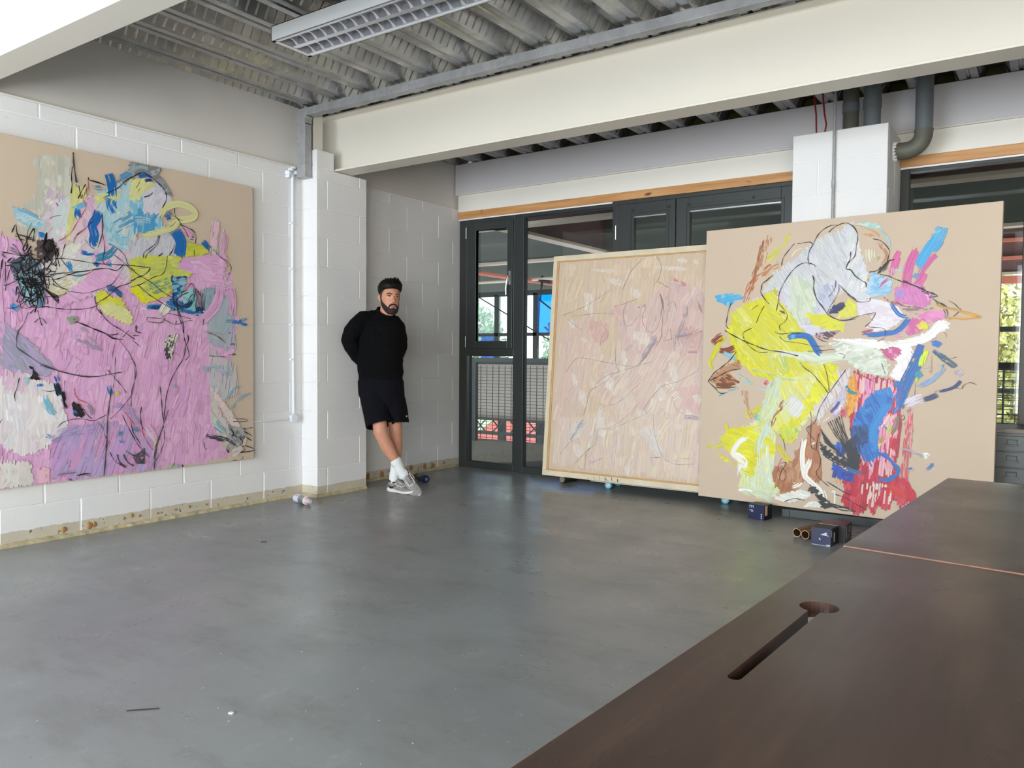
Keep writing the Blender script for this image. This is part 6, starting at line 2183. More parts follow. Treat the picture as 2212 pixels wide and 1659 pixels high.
PC = [[1,213,28,0.8,441,1887,423,1774,390,1662,363,1562,329,1448],
[1,214,58,0.45,470,1921,452,1801,419,1674],
[1,215,43,0.6,513,1704,456,1657,384,1597,342,1520,300,1420],
[1,216,43,0.6,571,1700,500,1669,451,1608],
[1,217,24,0.7,635,1912,608,1866,561,1792,499,1697],
[1,218,43,0.55,567,1827,511,1768,454,1715],
[1,219,14,0.8,635,1909,622,1886],
[3,[220,221,222],26,2.2,82,8,79,1495,181,1505,290,1493,306,1463,237,1451,184,1417,112,1449,88,1472],
[1,223,22,0.4,109,1315,180,1321],
[3,[224,225,226,227],43,2.6,155,-60,600,1691,703,1753,803,1835,935,1884,1037,1921,1067,1792,1065,1646,1084,1525,948,1464,906,1337,753,1265,614,1268,576,1325,565,1446,447,1508,523,1632],
[3,[228,229,230],33,2.4,121,70,1012,1937,1050,1927,1085,1844,1100,1749,1155,1600,1145,1541,1173,1441,1105,1418,1026,1474],
[3,[231,232,233],35,1.6,140,-70,659,1617,785,1540,812,1360,725,1294,613,1289,650,1442],
[3,[234,235,236],27,1.3,96,-65,846,1537,959,1545,937,1411,893,1344,830,1428],
[3,[237,238,239],29,1.3,102,-60,359,1447,520,1511,591,1508,609,1409,525,1362,422,1358],
[3,[240,241,242],36,2.0,144,80,423,1329,510,1370,612,1317,599,1268,547,1128,505,1085,471,1214],
[3,[243,244],34,2.0,118,10,698,1273,822,1264,909,1242,957,1194,756,1196],
[1,245,10,0.8,641,1730,674,1783,736,1799],
[3,[246,247,248,249],39,2.6,135,-60,533,1532,563,1495,465,1392,408,1344,440,1271,488,1142,522,1015,268,1012,199,1202,234,1334,331,1382,420,1430],
[3,[250,251,252],26,0.8,95,-45,265,1326,409,1294,429,1142,311,1085,230,1202],
[3,[246,253],36,2.4,120,-80,585,1276,656,1281,700,1218,588,1198,591,1099,622,1016,522,1015,545,1170],
[3,[246,254,255],30,2.2,110,10,758,1341,887,1331,1020,1267,1008,1213,890,1235,808,1271],
[3,[256,257],24,1.8,80,-50,990,1368,1040,1434,1088,1392,1090,1325,1031,1307,966,1308],
[3,[246,258,259,260],41,2.6,132,-50,266,1080,773,1081,790,998,696,920,780,874,615,785,555,882,408,907,314,992],
[3,[246,261,255,262],31,1.9,129,-50,202,1360,518,1503,562,1446,690,1305,748,1196,858,1049,989,984,992,880,866,823,758,874,675,953,392,1004,285,1117],
[3,[263,264,265,266],27,1.5,124,-60,512,839,757,927,926,957,991,906,882,718,768,578,718,480,592,540,554,413,417,248,332,183,282,335,217,473,406,570,474,699],
[3,[267,268,269],28,2.0,141,85,312,96,371,314,507,562,580,484,561,207,621,90,468,37],
[3,[270,271,44],27,1.2,107,-70,762,766,964,958,1065,959,1044,829,947,721,873,611],
[3,[272,273,274,275],29,1.0,100,-70,476,1066,620,1080,666,955,597,911,523,981],
[3,[276,246,277],35,2.6,137,-58,865,972,963,993,986,913,923,823,827,696,748,596,681,522,612,475,623,546,705,635,770,749,835,855],
[3,[246,278,279],36,2.2,125,-20,163,442,230,521,434,548,547,683,507,581,391,502,540,470,585,402,516,297,432,188,340,223,293,284,229,344],
[3,[280,246],30,1.4,111,20,143,330,230,300,325,221,294,255,200,283],
[1,281,37,0.5,45,381,117,380,195,408],
[1,246,37,0.75,327,622,416,648,488,709],
[1,246,19,0.9,213,564,215,505,308,497],
[1,282,42,0.7,619,475,683,466,723,497],
[3,[246,283],35,1.6,113,-80,595,544,714,566,737,512,683,466,612,475],
[1,246,19,0.85,101,1079,79,1027,64,989,98,938],
[1,246,27,0.9,184,1203,131,1144,94,1069,64,1010],
[1,284,21,0.9,584,444,629,370,702,293,767,223],
[1,285,45,0.7,68,1129,114,1174,168,1203],
[1,286,37,0.85,125,1092,188,1084,264,1114],
[3,[287,288,289],25,1.8,112,-20,60,877,161,961,291,1014,308,963,201,925,304,854,134,819],
[1,290,32,0.8,102,833,197,829,281,846],
[1,291,37,0.55,328,811,354,717,411,583],
[3,[292,293,294],34,2.3,151,85,804,571,843,601,885,563,877,398,901,264,897,195,775,182,730,94,624,109,572,167,548,236,618,271,722,330,752,457,799,488],
[1,295,35,0.6,537,540,563,627,604,700,652,751],
[1,296,29,0.5,508,553,535,611],
[3,[297,298,299],24,1.6,134,8,548,1099,690,1078,895,1065,1089,1086,1099,1033,830,1018,592,1057],
[1,300,56,0.75,732,1067,816,1026,929,1040,1027,1041],
[1,301,77,0.6,597,918,557,832,531,746,490,637,494,538,468,436,457,327],
[1,302,42,0.6,615,813,561,698,506,596,450,521],
[1,303,107,0.5,492,366,496,259,477,150,450,90],
[1,304,64,0.7,497,438,502,296,520,190,552,108],
[1,268,51,0.8,307,95,406,77,510,68,576,33],
[1,305,19,0.55,240,918,318,898,380,841,485,816,542,832],
[1,306,15,0.5,376,957,495,937,626,898,766,887],
[1,307,22,0.6,264,911,302,897,334,862,409,864],
[1,308,16,0.7,129,745,206,785,305,825],
[1,309,29,0.6,446,650,432,613,485,594],
[1,310,14,0.7,714,566,730,511],
[1,311,19,0.6,156,1084,212,1055,275,1026],
[1,312,31,0.8,468,865,513,845],
[1,313,6,0.9,468,876,542,846],
[1,314,105,0.85,655,646,703,704,743,755],
[1,315,42,0.6,752,887,820,895],
[1,316,25,0.97,392,481,318,432,274,370,268,333,307,307,354,260,317,249,312,154],
[1,316,15,0.9,275,348,322,330,368,291,342,179],
[1,317,17,0.85,307,73,360,87,436,74],
[1,318,21,0.97,785,501,768,403,771,306,787,232,802,206],
[1,318,24,0.97,824,359,812,310,793,267,794,226,843,183,899,134,907,74,882,36],
[1,319,42,0.7,782,197,735,157,693,138],
[3,[320,321,299],21,2.2,113,-12,582,62,694,104,763,132,839,120,833,92,697,34,605,37],
[3,[322,299],17,1.6,83,20,781,17,916,27,895,58,834,58],
[1,323,11,0.8,965,135,991,138,989,3],
[1,323,8,0.8,911,156,940,98,929,22],
[3,[324,325,326],16,1.4,62,-30,824,1202,904,1215,995,1227,912,1167,851,1175],
[3,[327,328,329,330],19,2.8,99,20,920,1142,1096,1141,1243,1089,1305,989,1295,926,1164,936,1064,998,960,1089],
[3,[299,331,332],18,2.4,105,-15,932,1168,1132,1166,1393,1139,1526,1212,1611,1277,1639,1259,1624,1223,1527,1163,1371,1102,1183,1102],
[3,[333,334,335],20,2.2,88,-60,1290,1089,1416,1139,1440,1090,1410,965,1378,890,1307,926,1351,1014],
[3,[336,337,338],29,2.0,100,-10,1092,1418,1216,1426,1327,1383,1388,1317,1366,1279,1296,1229,1199,1211,1161,1238,1213,1335,1107,1331],
[1,332,37,0.98,1630,1267,1586,1249,1553,1206,1509,1169,1452,1150,1382,1138,1310,1145],
[1,339,31,0.97,1624,1255,1596,1261,1564,1231],
[1,340,39,0.9,1406,1138,1396,1061,1350,1023],
[1,341,36,0.9,1346,1740,1324,1680,1313,1629,1303,1559],
[1,342,32,0.6,1295,1643,1292,1546],
[1,343,39,0.92,1445,1748,1424,1686,1402,1623,1388,1522,1384,1445,1374,1388],
[1,343,27,0.9,1561,1694,1528,1659,1484,1605,1451,1544],
[1,343,38,0.9,1502,1585,1469,1530,1442,1481,1420,1412],
[3,[344,345,346],32,2.2,110,-75,1323,1493,1383,1497,1452,1506,1488,1485,1546,1438,1525,1376,1457,1360,1374,1394,1326,1409],
[1,347,39,0.7,1359,1498,1350,1408],
[1,348,44,0.97,1557,1826,1536,1771,1503,1718,1471,1657,1444,1595],
[1,349,44,0.9,1589,1867,1574,1812,1548,1752],
[1,350,31,0.7,1528,1841,1556,1845,1583,1867],
[1,351,31,0.8,1591,1785,1559,1738,1527,1703],
[1,352,32,0.7,1450,1595,1428,1533],
[1,353,32,0.7,1332,1615,1368,1600],
[3,[354,355,356],24,2.4,79,15,1157,1554,1187,1592,1261,1561,1304,1533,1300,1475,1277,1450,1179,1441,1153,1469],
[1,357,11,0.7,1214,1492,1250,1529,1291,1559],
[1,358,18,0.7,1151,1535,1169,1566],
[3,[359,360,361],18,1.6,74,10,1050,1927,1151,1936,1220,1903,1227,1876,1164,1902,1076,1911],
[1,362,11,0.7,1214,1891,1265,1821,1285,1748],
[1,363,8,0.8,1025,1909,1076,1914,1140,1891,1197,1853,1229,1818],
[1,364,20,0.6,1204,1807,1243,1751,1263,1698,1228,1628],
[1,365,20,0.5,1110,1848,1154,1851,1204,1826],
[1,366,17,0.6,1226,1713,1203,1663],
[1,367,53,0.6,1162,1771,1164,1705,1185,1657],
[3,[368,369,370,371],17,1.6,72,0,1241,1439,1290,1411,1374,1388,1445,1373,1526,1338,1470,1315,1423,1329,1339,1376],
[3,[372,373,374],26,1.8,89,-20,1459,1309,1549,1344,1617,1329,1618,1298,1562,1275,1483,1258],
[3,[375,376],23,2.2,96,-65,1392,1208,1424,1291,1505,1289,1506,1257,1462,1195,1404,1189],
[1,377,38,0.9,1459,1283,1495,1238,1496,1213],
[1,378,39,0.4,1248,1197,1321,1190,1416,1189],
[3,[379,380,381],22,2.0,78,-15,1258,1086,1311,1112,1371,1106,1361,1061,1320,1028,1283,1047],
[1,382,27,0.7,1112,1199,1174,1211,1211,1217],
[1,383,16,0.98,1287,1411,1309,1377,1328,1351,1347,1325,1377,1308,1412,1310],
[1,383,21,0.98,1424,1303,1396,1272,1367,1234,1326,1206,1272,1200,1212,1191,1162,1198,1130,1218],
[1,383,30,0.97,631,1169,673,1190,728,1196,784,1182,819,1134,848,1086,882,1065],
[1,384,14,0.7,638,1176,714,1197],
[1,385,38,0.9,1493,1137,1477,1087,1456,1024],
[1,386,22,0.95,1522,1112,1512,1061,1502,1024],
[1,383,27,0.95,1527,1124,1561,1137,1589,1124,1601,1112],
[1,387,17,0.9,1545,1106,1580,1074,1614,1056,1643,1026],
[1,388,9,0.7,1550,1112,1614,1062,1653,1037],
[3,[389,390,391,392],27,2.6,157,86,1086,951,1171,926,1317,896,1366,884,1398,845,1378,712,1388,581,1379,468,1358,354,1385,290,1435,230,1467,155,1397,94,1389,146,1341,120,1331,59,1261,90,1232,12,1205,69,1136,6,1103,29,1056,50,1049,256,1132,333,1104,398,1070,643],
[3,[393,381,394],21,0.8,137,86,1086,945,1317,896,1366,884,1364,553,1336,285,1173,269,1110,604],
[3,[395,396],14,0.4,95,86,1135,231,1362,235,1341,120,1243,74,1152,103],
[1,397,23,0.6,1216,907,1207,812],
[1,398,39,0.55,1443,742,1435,623,1427,492,1419,360,1417,228],
[1,399,39,0.4,1438,715,1425,557,1417,241],
[1,389,30,0.9,1422,274,1448,212,1467,161,1427,117],
[1,400,40,0.85,1313,223,1376,184,1437,151],
[1,389,26,0.9,1391,284,1416,254,1435,217],
[3,[401,402,403],20,2.0,89,80,1056,882,1099,945,1116,836,1124,795,1094,699,1057,642,1046,758],
[1,404,19,0.9,1036,875,1057,827,1091,808,1124,802],
[1,405,35,0.5,996,881,1025,806,1008,722],
[3,[406,407],21,1.3,97,-60,960,748,1018,805,1044,848,1040,737,990,652,964,637],
[1,408,34,0.7,1008,708,1036,668,1017,633],
[3,[409,410,411,412],33,2.8,113,-62,1318,849,1332,797,1322,736,1275,654,1252,586,1248,505,1263,412,1209,347,1168,404,1153,471,1184,507,1107,494,1086,561,1097,617,1121,693,1170,770,1231,826],
[3,[413,414,415],28,1.6,89,-70,1079,575,1181,608,1203,528,1155,430,1137,374,1090,425],
[1,416,42,0.95,1321,756,1285,708,1250,653,1226,584,1223,503,1244,437],
[1,417,34,0.9,1166,485,1174,418,1202,353],
[1,418,58,0.85,1481,1069,1459,1004,1425,931,1397,865,1375,792,1359,712],
[1,419,33,0.85,1318,869,1367,871,1404,852],
[1,420,28,0.8,1382,765,1359,712,1323,683],
[1,421,26,0.95,1510,1076,1494,1024,1489,978],
[1,422,20,0.7,1473,926,1463,880],
[1,423,32,0.9,1508,959,1479,939,1456,912],
[1,424,25,0.7,1622,993,1601,954,1556,908,1510,875,1458,854],
[1,425,16,0.8,1599,999,1628,993],
[1,426,7,0.6,1478,972,1542,986,1605,1006],
[1,427,32,0.85,1679,988,1703,950,1726,925],
[1,428,21,0.85,1574,1082,1621,1038,1668,1000,1685,981],
[1,429,16,0.95,1715,915,1694,880,1649,853,1581,835],
[1,430,22,0.85,1599,826,1571,806,1525,784,1501,777],
[1,431,51,0.85,1524,797,1478,783,1431,754,1401,727],
[2,22,5,0,1573,835,1638,850,1689,861,1720,856,1727,875,1749,891,1771,895,1801,883],
[2,432,4,0,1604,1025,1689,1051],
[2,433,4,0,1548,1057,1549,953,1537,966],
[2,432,3,0,1462,886,1459,808],
[1,434,17,0.7,1294,628,1295,588,1339,565],
[1,435,24,0.85,1331,624,1321,577,1303,542],
[1,436,23,0.8,1303,555,1273,513,1261,479],
[1,437,18,0.9,1255,492,1274,467],
[1,438,27,0.6,1372,686,1362,619,1328,537],
[2,439,5,0,1373,673,1397,680,1404,655,1380,647,1373,666],
[1,440,18,0.85,1231,450,1294,421,1339,379,1377,329,1360,288,1324,258,1262,244,1200,231],
[1,441,10,0.8,1244,437,1320,390,1384,317],
[1,442,11,0.7,1288,214,1271,165,1240,148],
[1,443,18,0.7,1136,204,1138,149],
[1,444,10,0.5,1385,469,1464,449,1536,416],
[1,445,10,0.5,1379,468,1476,437,1548,411],
[1,446,32,0.85,1512,420,1536,429,1560,412],
[1,447,13,0.9,1566,399,1572,380,1550,352,1527,337],
[1,332,5,0.9,1576,358,1589,350],
[1,448,26,0.9,1443,355,1456,330],
[1,449,16,0.5,1467,351,1474,319],
[1,450,13,0.6,1450,520,1462,514],
[3,[451,452,453],21,1.8,84,80,970,443,1009,480,1050,449,1045,393,999,383],
[3,[454,455,456],24,2.0,83,80,973,332,1028,309,1108,276,1110,221,1070,224,976,249],
[1,457,28,0.8,1003,238,1018,198],
[1,458,28,0.6,997,223,1038,186],
[1,459,41,0.5,960,703,1010,772,1033,854],
[1,460,14,0.6,935,661,985,717,1004,759],
[1,461,20,0.6,891,590,974,663,1036,747],
[1,462,26,0.8,1018,705,1033,666],
[1,463,33,0.5,1026,652,1001,624],
[3,[464,465,466],22,1.6,87,60,1033,451,1115,537,1122,326,1075,348],
[3,[467,468],15,1.4,102,38,881,467,996,381,1122,332,1123,299,1011,335,917,388],
[2,22,6,0,774,1672,762,1721,771,1775,797,1822,822,1874,861,1912,913,1934,959,1929],
[2,22,6,0,895,1888,921,1913,966,1935,1004,1941,1044,1921,1072,1891],
[2,22,6,0,1011,1941,1051,1913,1078,1871,1084,1830,1077,1778,1070,1719,1045,1687,1020,1662],
[2,22,6,0,1043,1747,1039,1694,1023,1669],
[2,22,6,0,553,1368,565,1439,571,1495,597,1557,631,1611,671,1658,719,1689,767,1690,801,1677,819,1662],
[2,22,6,0,578,1685,591,1740,625,1787,665,1833],
[2,22,6,0,686,1831,721,1831,769,1834,793,1815],
[2,22,8,0,797,1605,808,1567,807,1512,829,1442,865,1393,906,1337,953,1305,1006,1291,1091,1299],
[2,22,7,0,523,1625,473,1585,445,1565,439,1530,436,1501,471,1449,501,1416],
[2,22,6,0,218,1441,197,1387,187,1328,181,1276,202,1247],
[2,22,9,0,171,1236,246,1195,324,1157,415,1121,504,1092,606,1078,719,1051],
[2,22,4,0,587,1226,578,1262,613,1289,633,1331,603,1381,573,1417,572,1452],
[2,22,7,0,547,1220,587,1205,658,1211,728,1210],
[2,22,4,0,581,1191,617,1156,723,1141,826,1120,900,1120],
[2,22,6,0,824,1195,865,1161,912,1147],
[2,22,5,0,323,1172,314,1216,381,1251],
[2,22,5,0,324,1165,371,1114,432,1078,505,1078],
[2,22,6,0,976,1530,1013,1488,1052,1453,1087,1425],
[2,22,4,0,972,1537,974,1490,949,1430,918,1384,906,1344],
[2,22,4,0,952,1565,947,1505,909,1452],
[3,[469,470,471],18,2.4,55,-40,913,1344,950,1397,1015,1414,1010,1374,952,1336],
[1,472,35,0.5,553,1368,597,1353,619,1331],
[2,22,5,0,410,1286,430,1343,465,1407],
[2,22,4,0,362,1374,420,1416],
[2,22,7,0,1043,1744,1041,1701,1026,1668,1017,1635,1047,1624,1073,1585],
[2,22,7,0,1021,1629,1047,1627,1074,1585,1119,1549,1145,1532,1146,1502],
[2,22,6,0,1027,1468,1066,1433,1105,1411,1168,1412,1174,1435],
[2,22,6,0,1179,1819,1223,1805,1261,1769,1283,1728,1275,1684,1268,1645],
[2,22,8,0,1161,1603,1211,1610,1234,1634],
[2,22,5,0,1212,1584,1246,1640,1288,1676],
[2,22,4,0,1219,1587,1251,1644,1291,1676],
[2,22,5,0,1226,1591,1256,1647,1295,1676],
[2,22,4,0,1233,1594,1261,1651,1299,1676],
[2,22,5,0,1240,1598,1265,1655,1302,1675],
[2,22,5,0,1248,1601,1270,1658,1306,1675],
[2,22,4,0,1255,1604,1275,1662,1309,1675],
[2,22,5,0,1262,1608,1280,1665,1313,1674],
[2,22,4,0,1269,1611,1284,1669,1317,1674],
[2,22,7,0,1230,1583,1273,1574,1316,1552,1364,1530,1418,1508,1465,1486,1511,1459],
[2,22,11,0,1370,1536,1417,1511,1465,1486,1511,1459,1546,1445,1572,1428],
[2,22,6,0,1476,1492,1523,1439,1477,1467],
[2,22,6,0,1572,1428,1524,1423,1546,1438],
[2,22,6,0,1541,1416,1581,1387,1627,1354],
[2,22,7,0,1553,1407,1593,1361,1627,1357,1587,1387],
[2,22,4,0,1605,1348,1617,1317,1615,1292],
[2,22,5,0,1619,1348,1631,1317,1623,1286],
[2,22,5,0,1631,1400,1665,1377,1687,1352,1699,1342,1672,1309,1635,1276],
[1,473,9,0.95,1559,1388,1582,1368,1627,1354,1682,1340,1726,1320,1791,1297],
[1,473,9,0.95,1606,1299,1662,1291,1717,1284,1770,1288,1807,1293,1759,1313,1704,1333],
[2,22,6,0,1526,1351,1549,1357],
[2,22,5,0,1148,1245,1184,1283,1210,1335,1170,1330,1108,1318,1032,1290],
[2,22,4,0,1167,1244,1210,1240,1253,1236,1275,1210,1267,1171,1225,1148],
[2,22,4,0,1326,1409,1375,1375,1422,1367],
[2,22,6,0,1245,1099,1288,1096],
[1,474,5,0.8,1538,1156,1593,1180],
[2,475,3,0,1604,1211,1627,1186,1624,1168],
[2,22,7,0,53,858,99,923,160,968,221,1021,266,1080],
[2,22,7,0,53,858,102,818,151,775,206,781],
[2,22,7,0,61,862,139,901,216,940,300,956],
[2,22,6,0,727,1011,763,970,819,930,861,883,903,836,930,806,968,858,999,906,1036,961],
[2,22,5,0,891,999,913,932,928,857,933,810],
[2,22,5,0,930,806,911,768,874,699,856,636,840,594,791,550,847,478],
[2,22,5,0,814,675,820,600,820,490,829,428,863,411,891,358,887,303,864,260,889,222,951,174],
[2,22,6,0,876,528,864,466,860,410],
[1,320,8,0.9,828,435,841,457,868,462],
[2,22,6,0,885,556,940,485,1015,403,1075,355],
[2,22,8,0,889,545,946,477,1021,398,1079,352],
[2,22,10,0,892,534,952,469,1027,393,1082,350],
[2,22,6,0,896,524,957,462,1033,388,1086,348],
[2,22,8,0,900,513,963,454,1039,383,1090,345],
[2,22,11,0,903,503,968,446,1045,379,1094,343],
[2,22,6,0,907,492,974,439,1051,374,1098,341],
[2,22,8,0,911,481,979,431,1057,369,1102,338],
[2,22,11,0,914,471,984,423,1063,364,1106,336],
[2,22,6,0,930,606,978,528,1033,458,1086,396],
[2,22,8,0,944,615,989,534,1040,459,1090,396],
[2,22,6,0,958,624,999,540,1048,459,1094,396],
[2,22,8,0,972,633,1009,546,1056,460,1098,397],
[2,22,6,0,987,642,1019,552,1064,460,1101,397],
[2,22,8,0,1001,651,1030,558,1071,461,1105,397],
[2,22,6,0,1015,660,1040,564,1079,462,1109,397],
[2,22,9,0,882,453,937,390,997,348,1088,322],
[2,22,9,0,889,426,931,369,1017,329,1114,312],
[2,22,10,0,984,638,1019,571,1061,505,1096,439],
[2,22,8,0,966,567,1008,508,1056,449,1104,405],
[2,22,8,0,971,415,1025,385,1106,344],
[2,22,10,0,972,387,1040,338,1133,312],
[3,[476,477],18,2.0,83,50,1062,464,1129,428,1144,361,1134,278,1074,314],
[1,478,20,0.8,1054,318,1107,296,1172,282],
[2,22,5,0,617,299,660,306,626,244,611,179],
[2,22,4,0,633,265,658,240,653,183],
[2,479,7,0,623,335,604,284,588,226],
[2,22,4,0,603,502,633,462,650,386],
[2,22,7,0,936,206,990,178,1043,151,1094,136],
[2,22,6,0,978,186,1033,158,1093,130],
[2,22,6,0,994,126,1061,113,1114,85,1180,56],
[2,22,11,0,893,113,940,78,994,44,1078,44],
[2,22,9,0,928,63,994,57,1131,28],
[2,22,7,0,823,174,872,124,887,71],
[3,[480,481,33],13,1.5,76,22,811,145,858,164,927,90,1007,45,916,20,887,85],
[2,22,7,0,982,62,1049,49,1115,44],
[2,22,8,0,983,41,1037,27,1129,29],
[2,22,6,0,654,36,724,65,793,60],
[2,22,4,0,316,1826,323,1824],
[2,22,4,0,1106,945,1152,919,1204,900,1235,921],
[2,22,5,0,1152,919,1217,886],
[2,22,5,0,1257,1008,1284,935],
[2,22,5,0,780,1085,841,1086,960,1099],
[2,22,4,0,987,1072,1026,1059,1014,1032]]
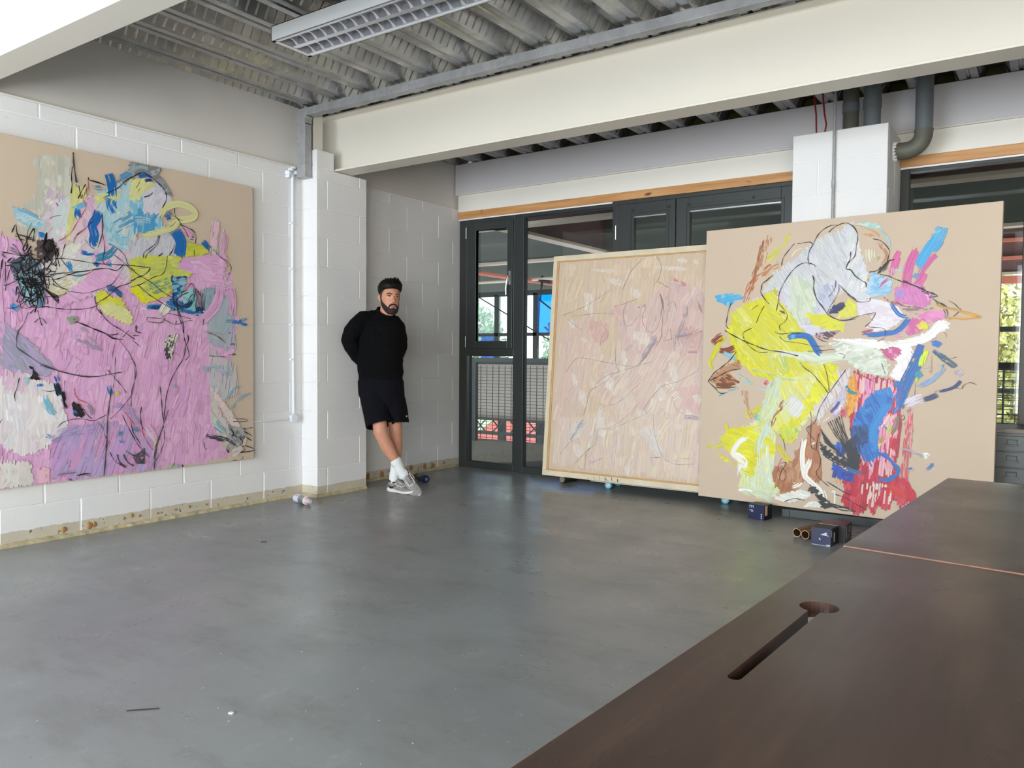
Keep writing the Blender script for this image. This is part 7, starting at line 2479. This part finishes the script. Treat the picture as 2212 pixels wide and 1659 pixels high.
PB = [[3,[482,483,484],83,1.0,207,85,89,1851,1412,1856,1444,71,73,85],
[3,[485,486,487],61,1.1,219,84,138,1341,386,1363,538,1096,373,828,313,292,120,116,91,822],
[3,[488,489,490,491],53,1.6,171,78,605,1464,919,1480,1127,1674,1395,1550,1422,1024,1162,1022,951,906,747,1019],
[3,[492,493,494],59,1.3,198,60,511,1043,1158,1097,1413,951,1423,491,1108,522,686,577,498,766],
[3,[495,496,497,498],54,1.3,217,86,112,482,539,570,1420,551,1430,105,857,89,104,115],
[3,[499,500,501],37,1.3,113,78,1122,1272,1253,1295,1411,1231,1406,1073,1207,1171],
[3,[502,503],35,1.5,94,80,394,1350,494,1334,584,1319,563,1175,459,1162,400,1256],
[1,504,27,0.5,524,1334,560,1228,505,1149],
[1,505,51,0.4,1100,1688,1183,1621,1263,1605],
[3,[506,507],42,1.3,136,84,1226,800,1394,817,1404,611,1276,605],
[3,[508,509,510],19,1.2,142,80,325,1607,382,1585,423,1503,411,1403,364,1424,321,1526],
[3,[508,509,510],18,1.2,63,80,770,1614,822,1603,858,1565,844,1521,801,1531,764,1578],
[3,[508,509,510],18,1.2,81,80,819,1251,913,1238,976,1192,949,1135,872,1146,806,1204],
[3,[508,509,510],18,1.2,109,80,714,1096,741,1081,761,1019,757,941,735,956,713,1034],
[3,[508,509,510],18,1.2,46,80,576,1702,656,1692,710,1663,686,1631,620,1641,564,1676],
[3,[508,509,510],19,1.2,110,80,564,899,618,884,657,822,644,744,599,758,559,836],
[3,[508,509,510],19,1.2,103,80,315,760,371,747,412,690,398,616,351,629,310,701],
[3,[508,509,510],18,1.2,183,80,506,621,553,597,588,494,581,363,543,387,505,516],
[3,[508,509,510],19,1.2,84,80,298,291,354,283,393,238,379,177,332,186,291,242],
[3,[508,509,510],18,1.2,122,80,1136,997,1185,980,1220,911,1209,824,1169,840,1132,927],
[3,[508,509,510],18,1.2,44,80,1117,847,1166,842,1199,818,1185,786,1145,791,1111,821],
[3,[508,509,510],18,1.2,97,80,1038,820,1087,807,1122,753,1110,684,1069,696,1033,764],
[3,[508,509,510],18,1.2,80,80,974,490,1048,482,1099,441,1078,383,1016,390,964,444],
[3,[508,509,510],18,1.2,62,80,797,147,840,142,870,109,858,64,823,69,792,111],
[3,[508,509,510],18,1.2,38,80,1172,1835,1220,1828,1253,1811,1238,1793,1198,1799,1165,1820],
[3,[508,509,510],17,1.2,38,80,999,1782,1162,1769,1269,1748,1217,1732,1083,1743,972,1769],
[3,[508,509,510],18,1.2,38,80,1305,1814,1336,1808,1357,1792,1348,1774,1322,1779,1300,1799],
[3,[508,509,510],19,1.2,41,80,406,1792,551,1780,646,1764,600,1754,480,1763,382,1782],
[3,[508,509,510],18,1.2,40,80,512,1785,557,1779,588,1761,574,1742,537,1748,505,1770],
[3,[508,509,510],19,1.2,40,80,319,1203,356,1199,382,1182,371,1162,340,1167,314,1187],
[3,[508,509,510],19,1.2,57,80,184,1367,222,1358,249,1325,239,1285,207,1294,179,1335],
[3,[508,509,510],19,1.2,76,80,245,893,283,883,310,840,301,786,269,796,241,849],
[3,[508,509,510],19,1.2,40,80,433,830,479,826,510,805,497,779,459,783,427,809],
[3,[508,509,510],18,1.2,54,80,706,979,732,972,751,941,745,902,723,909,703,948],
[3,[508,509,510],18,1.2,54,80,883,612,934,606,969,578,954,539,912,544,877,581],
[3,[508,509,510],18,1.2,79,80,1008,366,1057,358,1092,316,1079,259,1038,267,1002,320],
[3,[508,509,510],17,1.2,51,80,1300,630,1332,624,1354,596,1346,559,1319,565,1297,601],
[3,[508,509,510],17,1.2,51,80,1359,755,1397,749,1424,721,1413,684,1381,690,1354,725],
[3,[508,509,510],18,1.2,53,80,835,469,861,463,879,433,873,395,852,401,833,438],
[3,[508,509,510],17,1.2,36,80,1215,515,1262,513,1294,495,1280,470,1241,473,1208,495],
[3,[508,509,510],18,1.2,54,80,632,496,694,492,736,463,718,424,667,428,624,465],
[3,[511,512],53,1.2,187,60,272,450,391,523,370,376,250,301],
[1,513,63,0.6,919,474,1036,355,1109,261],
[1,514,49,0.5,1125,200,1335,212],
[1,515,34,0.6,511,542,476,369,454,249],
[1,516,25,0.7,974,982,1010,958],
[1,517,35,0.6,392,510,321,413,250,301],
[1,518,33,0.6,1016,1223,979,1147,929,1046],
[1,519,51,0.5,1017,1198,940,1096,889,1020],
[1,520,38,0.6,1152,1197,1231,1209,1308,1232],
[1,521,27,0.7,1278,568,1342,571,1426,563],
[1,522,27,0.5,1264,1456,1250,1345,1204,1221,1184,1097],
[1,523,20,0.6,1055,1513,1058,1450,1036,1349],
[1,523,18,0.7,905,1480,893,1442],
[1,524,37,0.5,1188,1022,1217,973],
[1,525,43,0.3,1106,1574,1099,1449,1112,1322],
[1,526,13,0.7,843,1469,852,1430],
[1,527,15,0.5,1086,1686,1155,1660,1263,1605],
[1,528,9,0.6,1179,1196,1309,1220,1410,1250],
[1,529,13,0.5,1277,1085,1393,1085],
[1,530,15,0.5,1359,1502,1375,1440,1404,1378],
[2,531,4,0,110,1399,333,1472,452,1535,568,1597],
[2,531,4,0,245,1393,489,1411,608,1404],
[2,531,4,0,168,1368,315,1270],
[2,531,4,0,692,1605,762,1758,870,1855],
[2,531,4,0,981,1860,1026,1794,1018,1692,967,1618],
[2,531,4,0,748,1511,710,1421,731,1304,802,1316,840,1379],
[2,531,4,0,907,1442,884,1352,931,1262,1001,1249,1049,1374,1056,1488],
[2,531,4,0,1064,1475,1065,1323,1058,1197],
[2,531,4,0,181,905,268,1014,345,1029,513,1003,750,967,864,968],
[2,531,4,0,480,805,566,873,695,914,864,968,1000,1008],
[2,531,3,0,566,623,709,668,819,762,899,829],
[2,531,4,0,637,913,583,834,438,750,401,616,375,536],
[2,531,4,0,163,187,308,372,392,510],
[2,531,3,0,308,118,410,220,509,319,533,425,635,444,774,542,881,650],
[2,531,3,0,651,432,832,520,955,577,1019,655],
[2,531,4,0,525,307,410,220,338,134],
[2,531,4,0,425,221,419,75],
[2,531,4,0,475,146,591,194],
[2,531,4,0,926,601,1015,731,1093,809,1224,849,1388,939],
[2,531,4,0,1024,580,1046,419,1123,250,1232,197,1386,210],
[2,531,3,0,1177,736,1222,627,1289,593],
[2,531,4,0,1098,1461,1151,1485,1181,1421],
[2,531,5,0,1006,1655,1104,1600],
[2,531,4,0,620,1463,720,1486,833,1521],
[2,531,4,0,655,1109,662,992,695,914],
[2,531,5,0,1100,1172,1205,1209,1283,1220],
[2,531,4,0,995,1097,1046,1172,1070,1223],
[2,531,3,0,1283,1220,1384,1268],
[2,531,4,0,1135,1272,1154,1172],
[2,531,5,0,1015,229,1110,239],
[2,531,4,0,1281,250,1353,244],
[2,531,4,0,564,1280,517,1202,506,1135],
[2,531,3,0,1025,1565,1058,1450],
[2,531,2,0,1029,1558,1061,1445],
[2,531,3,0,1034,1552,1064,1440],
[2,531,2,0,1038,1545,1067,1434],
[2,531,3,0,1042,1539,1070,1429],
[2,531,2,0,1047,1532,1073,1424],
[2,531,3,0,864,968,943,1046],
[2,531,3,0,875,986,951,1058],
[2,531,3,0,887,1004,958,1071],
[2,531,3,0,898,1022,966,1084],
[2,531,3,0,910,1040,973,1097],
[2,531,3,0,921,1058,981,1109],
[2,531,3,0,933,1076,988,1122],
[2,531,3,0,944,1094,996,1135],
[2,531,3,0,956,1112,1004,1147],
[2,531,4,0,967,1130,1011,1160],
[2,531,3,0,1244,1221,1286,1171],
[2,531,3,0,1256,1221,1294,1180],
[2,531,4,0,1267,1221,1303,1188],
[2,531,3,0,1279,1220,1312,1197],
[2,531,3,0,1291,1220,1320,1205],
[2,531,3,0,1303,1220,1329,1214]]
canvas_thing(basis((-4.873, 1.70, 0.347), (0, 1, 0), (0, 0, 1)), 2.0, 1.988, 0.038, PA, 11, 'large pink abstract nude canvas hanging on the left wall')
canvas_thing(leaning(-2.1986, 5.6486, 0.080, -0.0851, 0.0361), 1.904, 1.983, 0.036, PC, 12, 'large colourful yellow, blue and red abstract canvas leaning on the column')
tB = canvas_thing(leaning(-3.6954, 5.8147, 0.080, -0.0112, 0.0848), 1.93, 1.925, 0.03, PB, 13, 'pale pinkish abstract canvas in a cream wooden frame, leaning at the left', front=0.014, border=0.052)
m_cream = simple('cream_painted_wood', srgb(226, 212, 182), 0.6, var=0.14, scale=9)
def rail(name, a0, a1, b0, b1, mt, y0, y1, horizontal):
    if horizontal:
        return B().box((a0, y0, b0), (a1, y1, b1)).obj(name, mt, tB, bevel=0.002)
    return B().box((b0, y0, a0), (b1, y1, a1)).obj(name, mt, tB, bevel=0.002)
W_, H_ = 1.93, 1.925
rail('frame_rail', 0, W_, 0, 0.046, m_cream, 0, 0.05, True)
rail('frame_rail', 0, W_, H_ - 0.046, H_, m_cream, 0, 0.05, True)
rail('frame_rail', 0.0465, H_ - 0.0465, 0, 0.040, m_cream, 0, 0.05, False)
rail('frame_rail', 0.0465, H_ - 0.0465, W_ - 0.040, W_, m_cream, 0, 0.05, False)
m_frpine = simple('bare_frame_pine', srgb(214, 168, 112), 0.6, var=0.2, scale=12)
rail('inner_lip', 0.0405, W_ - 0.0405, 0.0465, 0.058, m_frpine, 0.006, 0.05, True)
rail('inner_lip', 0.0405, W_ - 0.0405, H_ - 0.056, H_ - 0.0465, m_frpine, 0.006, 0.05, True)
rail('inner_lip', 0.0585, H_ - 0.0565, 0.0405, 0.056, m_frpine, 0.006, 0.05, False)
rail('inner_lip', 0.0585, H_ - 0.0565, W_ - 0.056, W_ - 0.0405, m_frpine, 0.006, 0.05, False)
pk = Paint(W_ * 1000, H_ * 1000, 5)
for i, (x, w, h0) in enumerate([(470, 3, 24), (500, 3, 14), (520, 6, 30), (535, 3, 18), (575, 7, 44), (628, 8, 44), (640, 4, 26), (655, 4, 20), (690, 9, 40), (712, 3, 20), (744, 9, 34)]):
    pk.line(srgb(40, 34, 30)[:3], w, [x, 6, x - 2, h0 * .5, x - 6, h0])
paint_object('charcoal_ticks', pk.ln, tB, (0, -0.0006, 0))
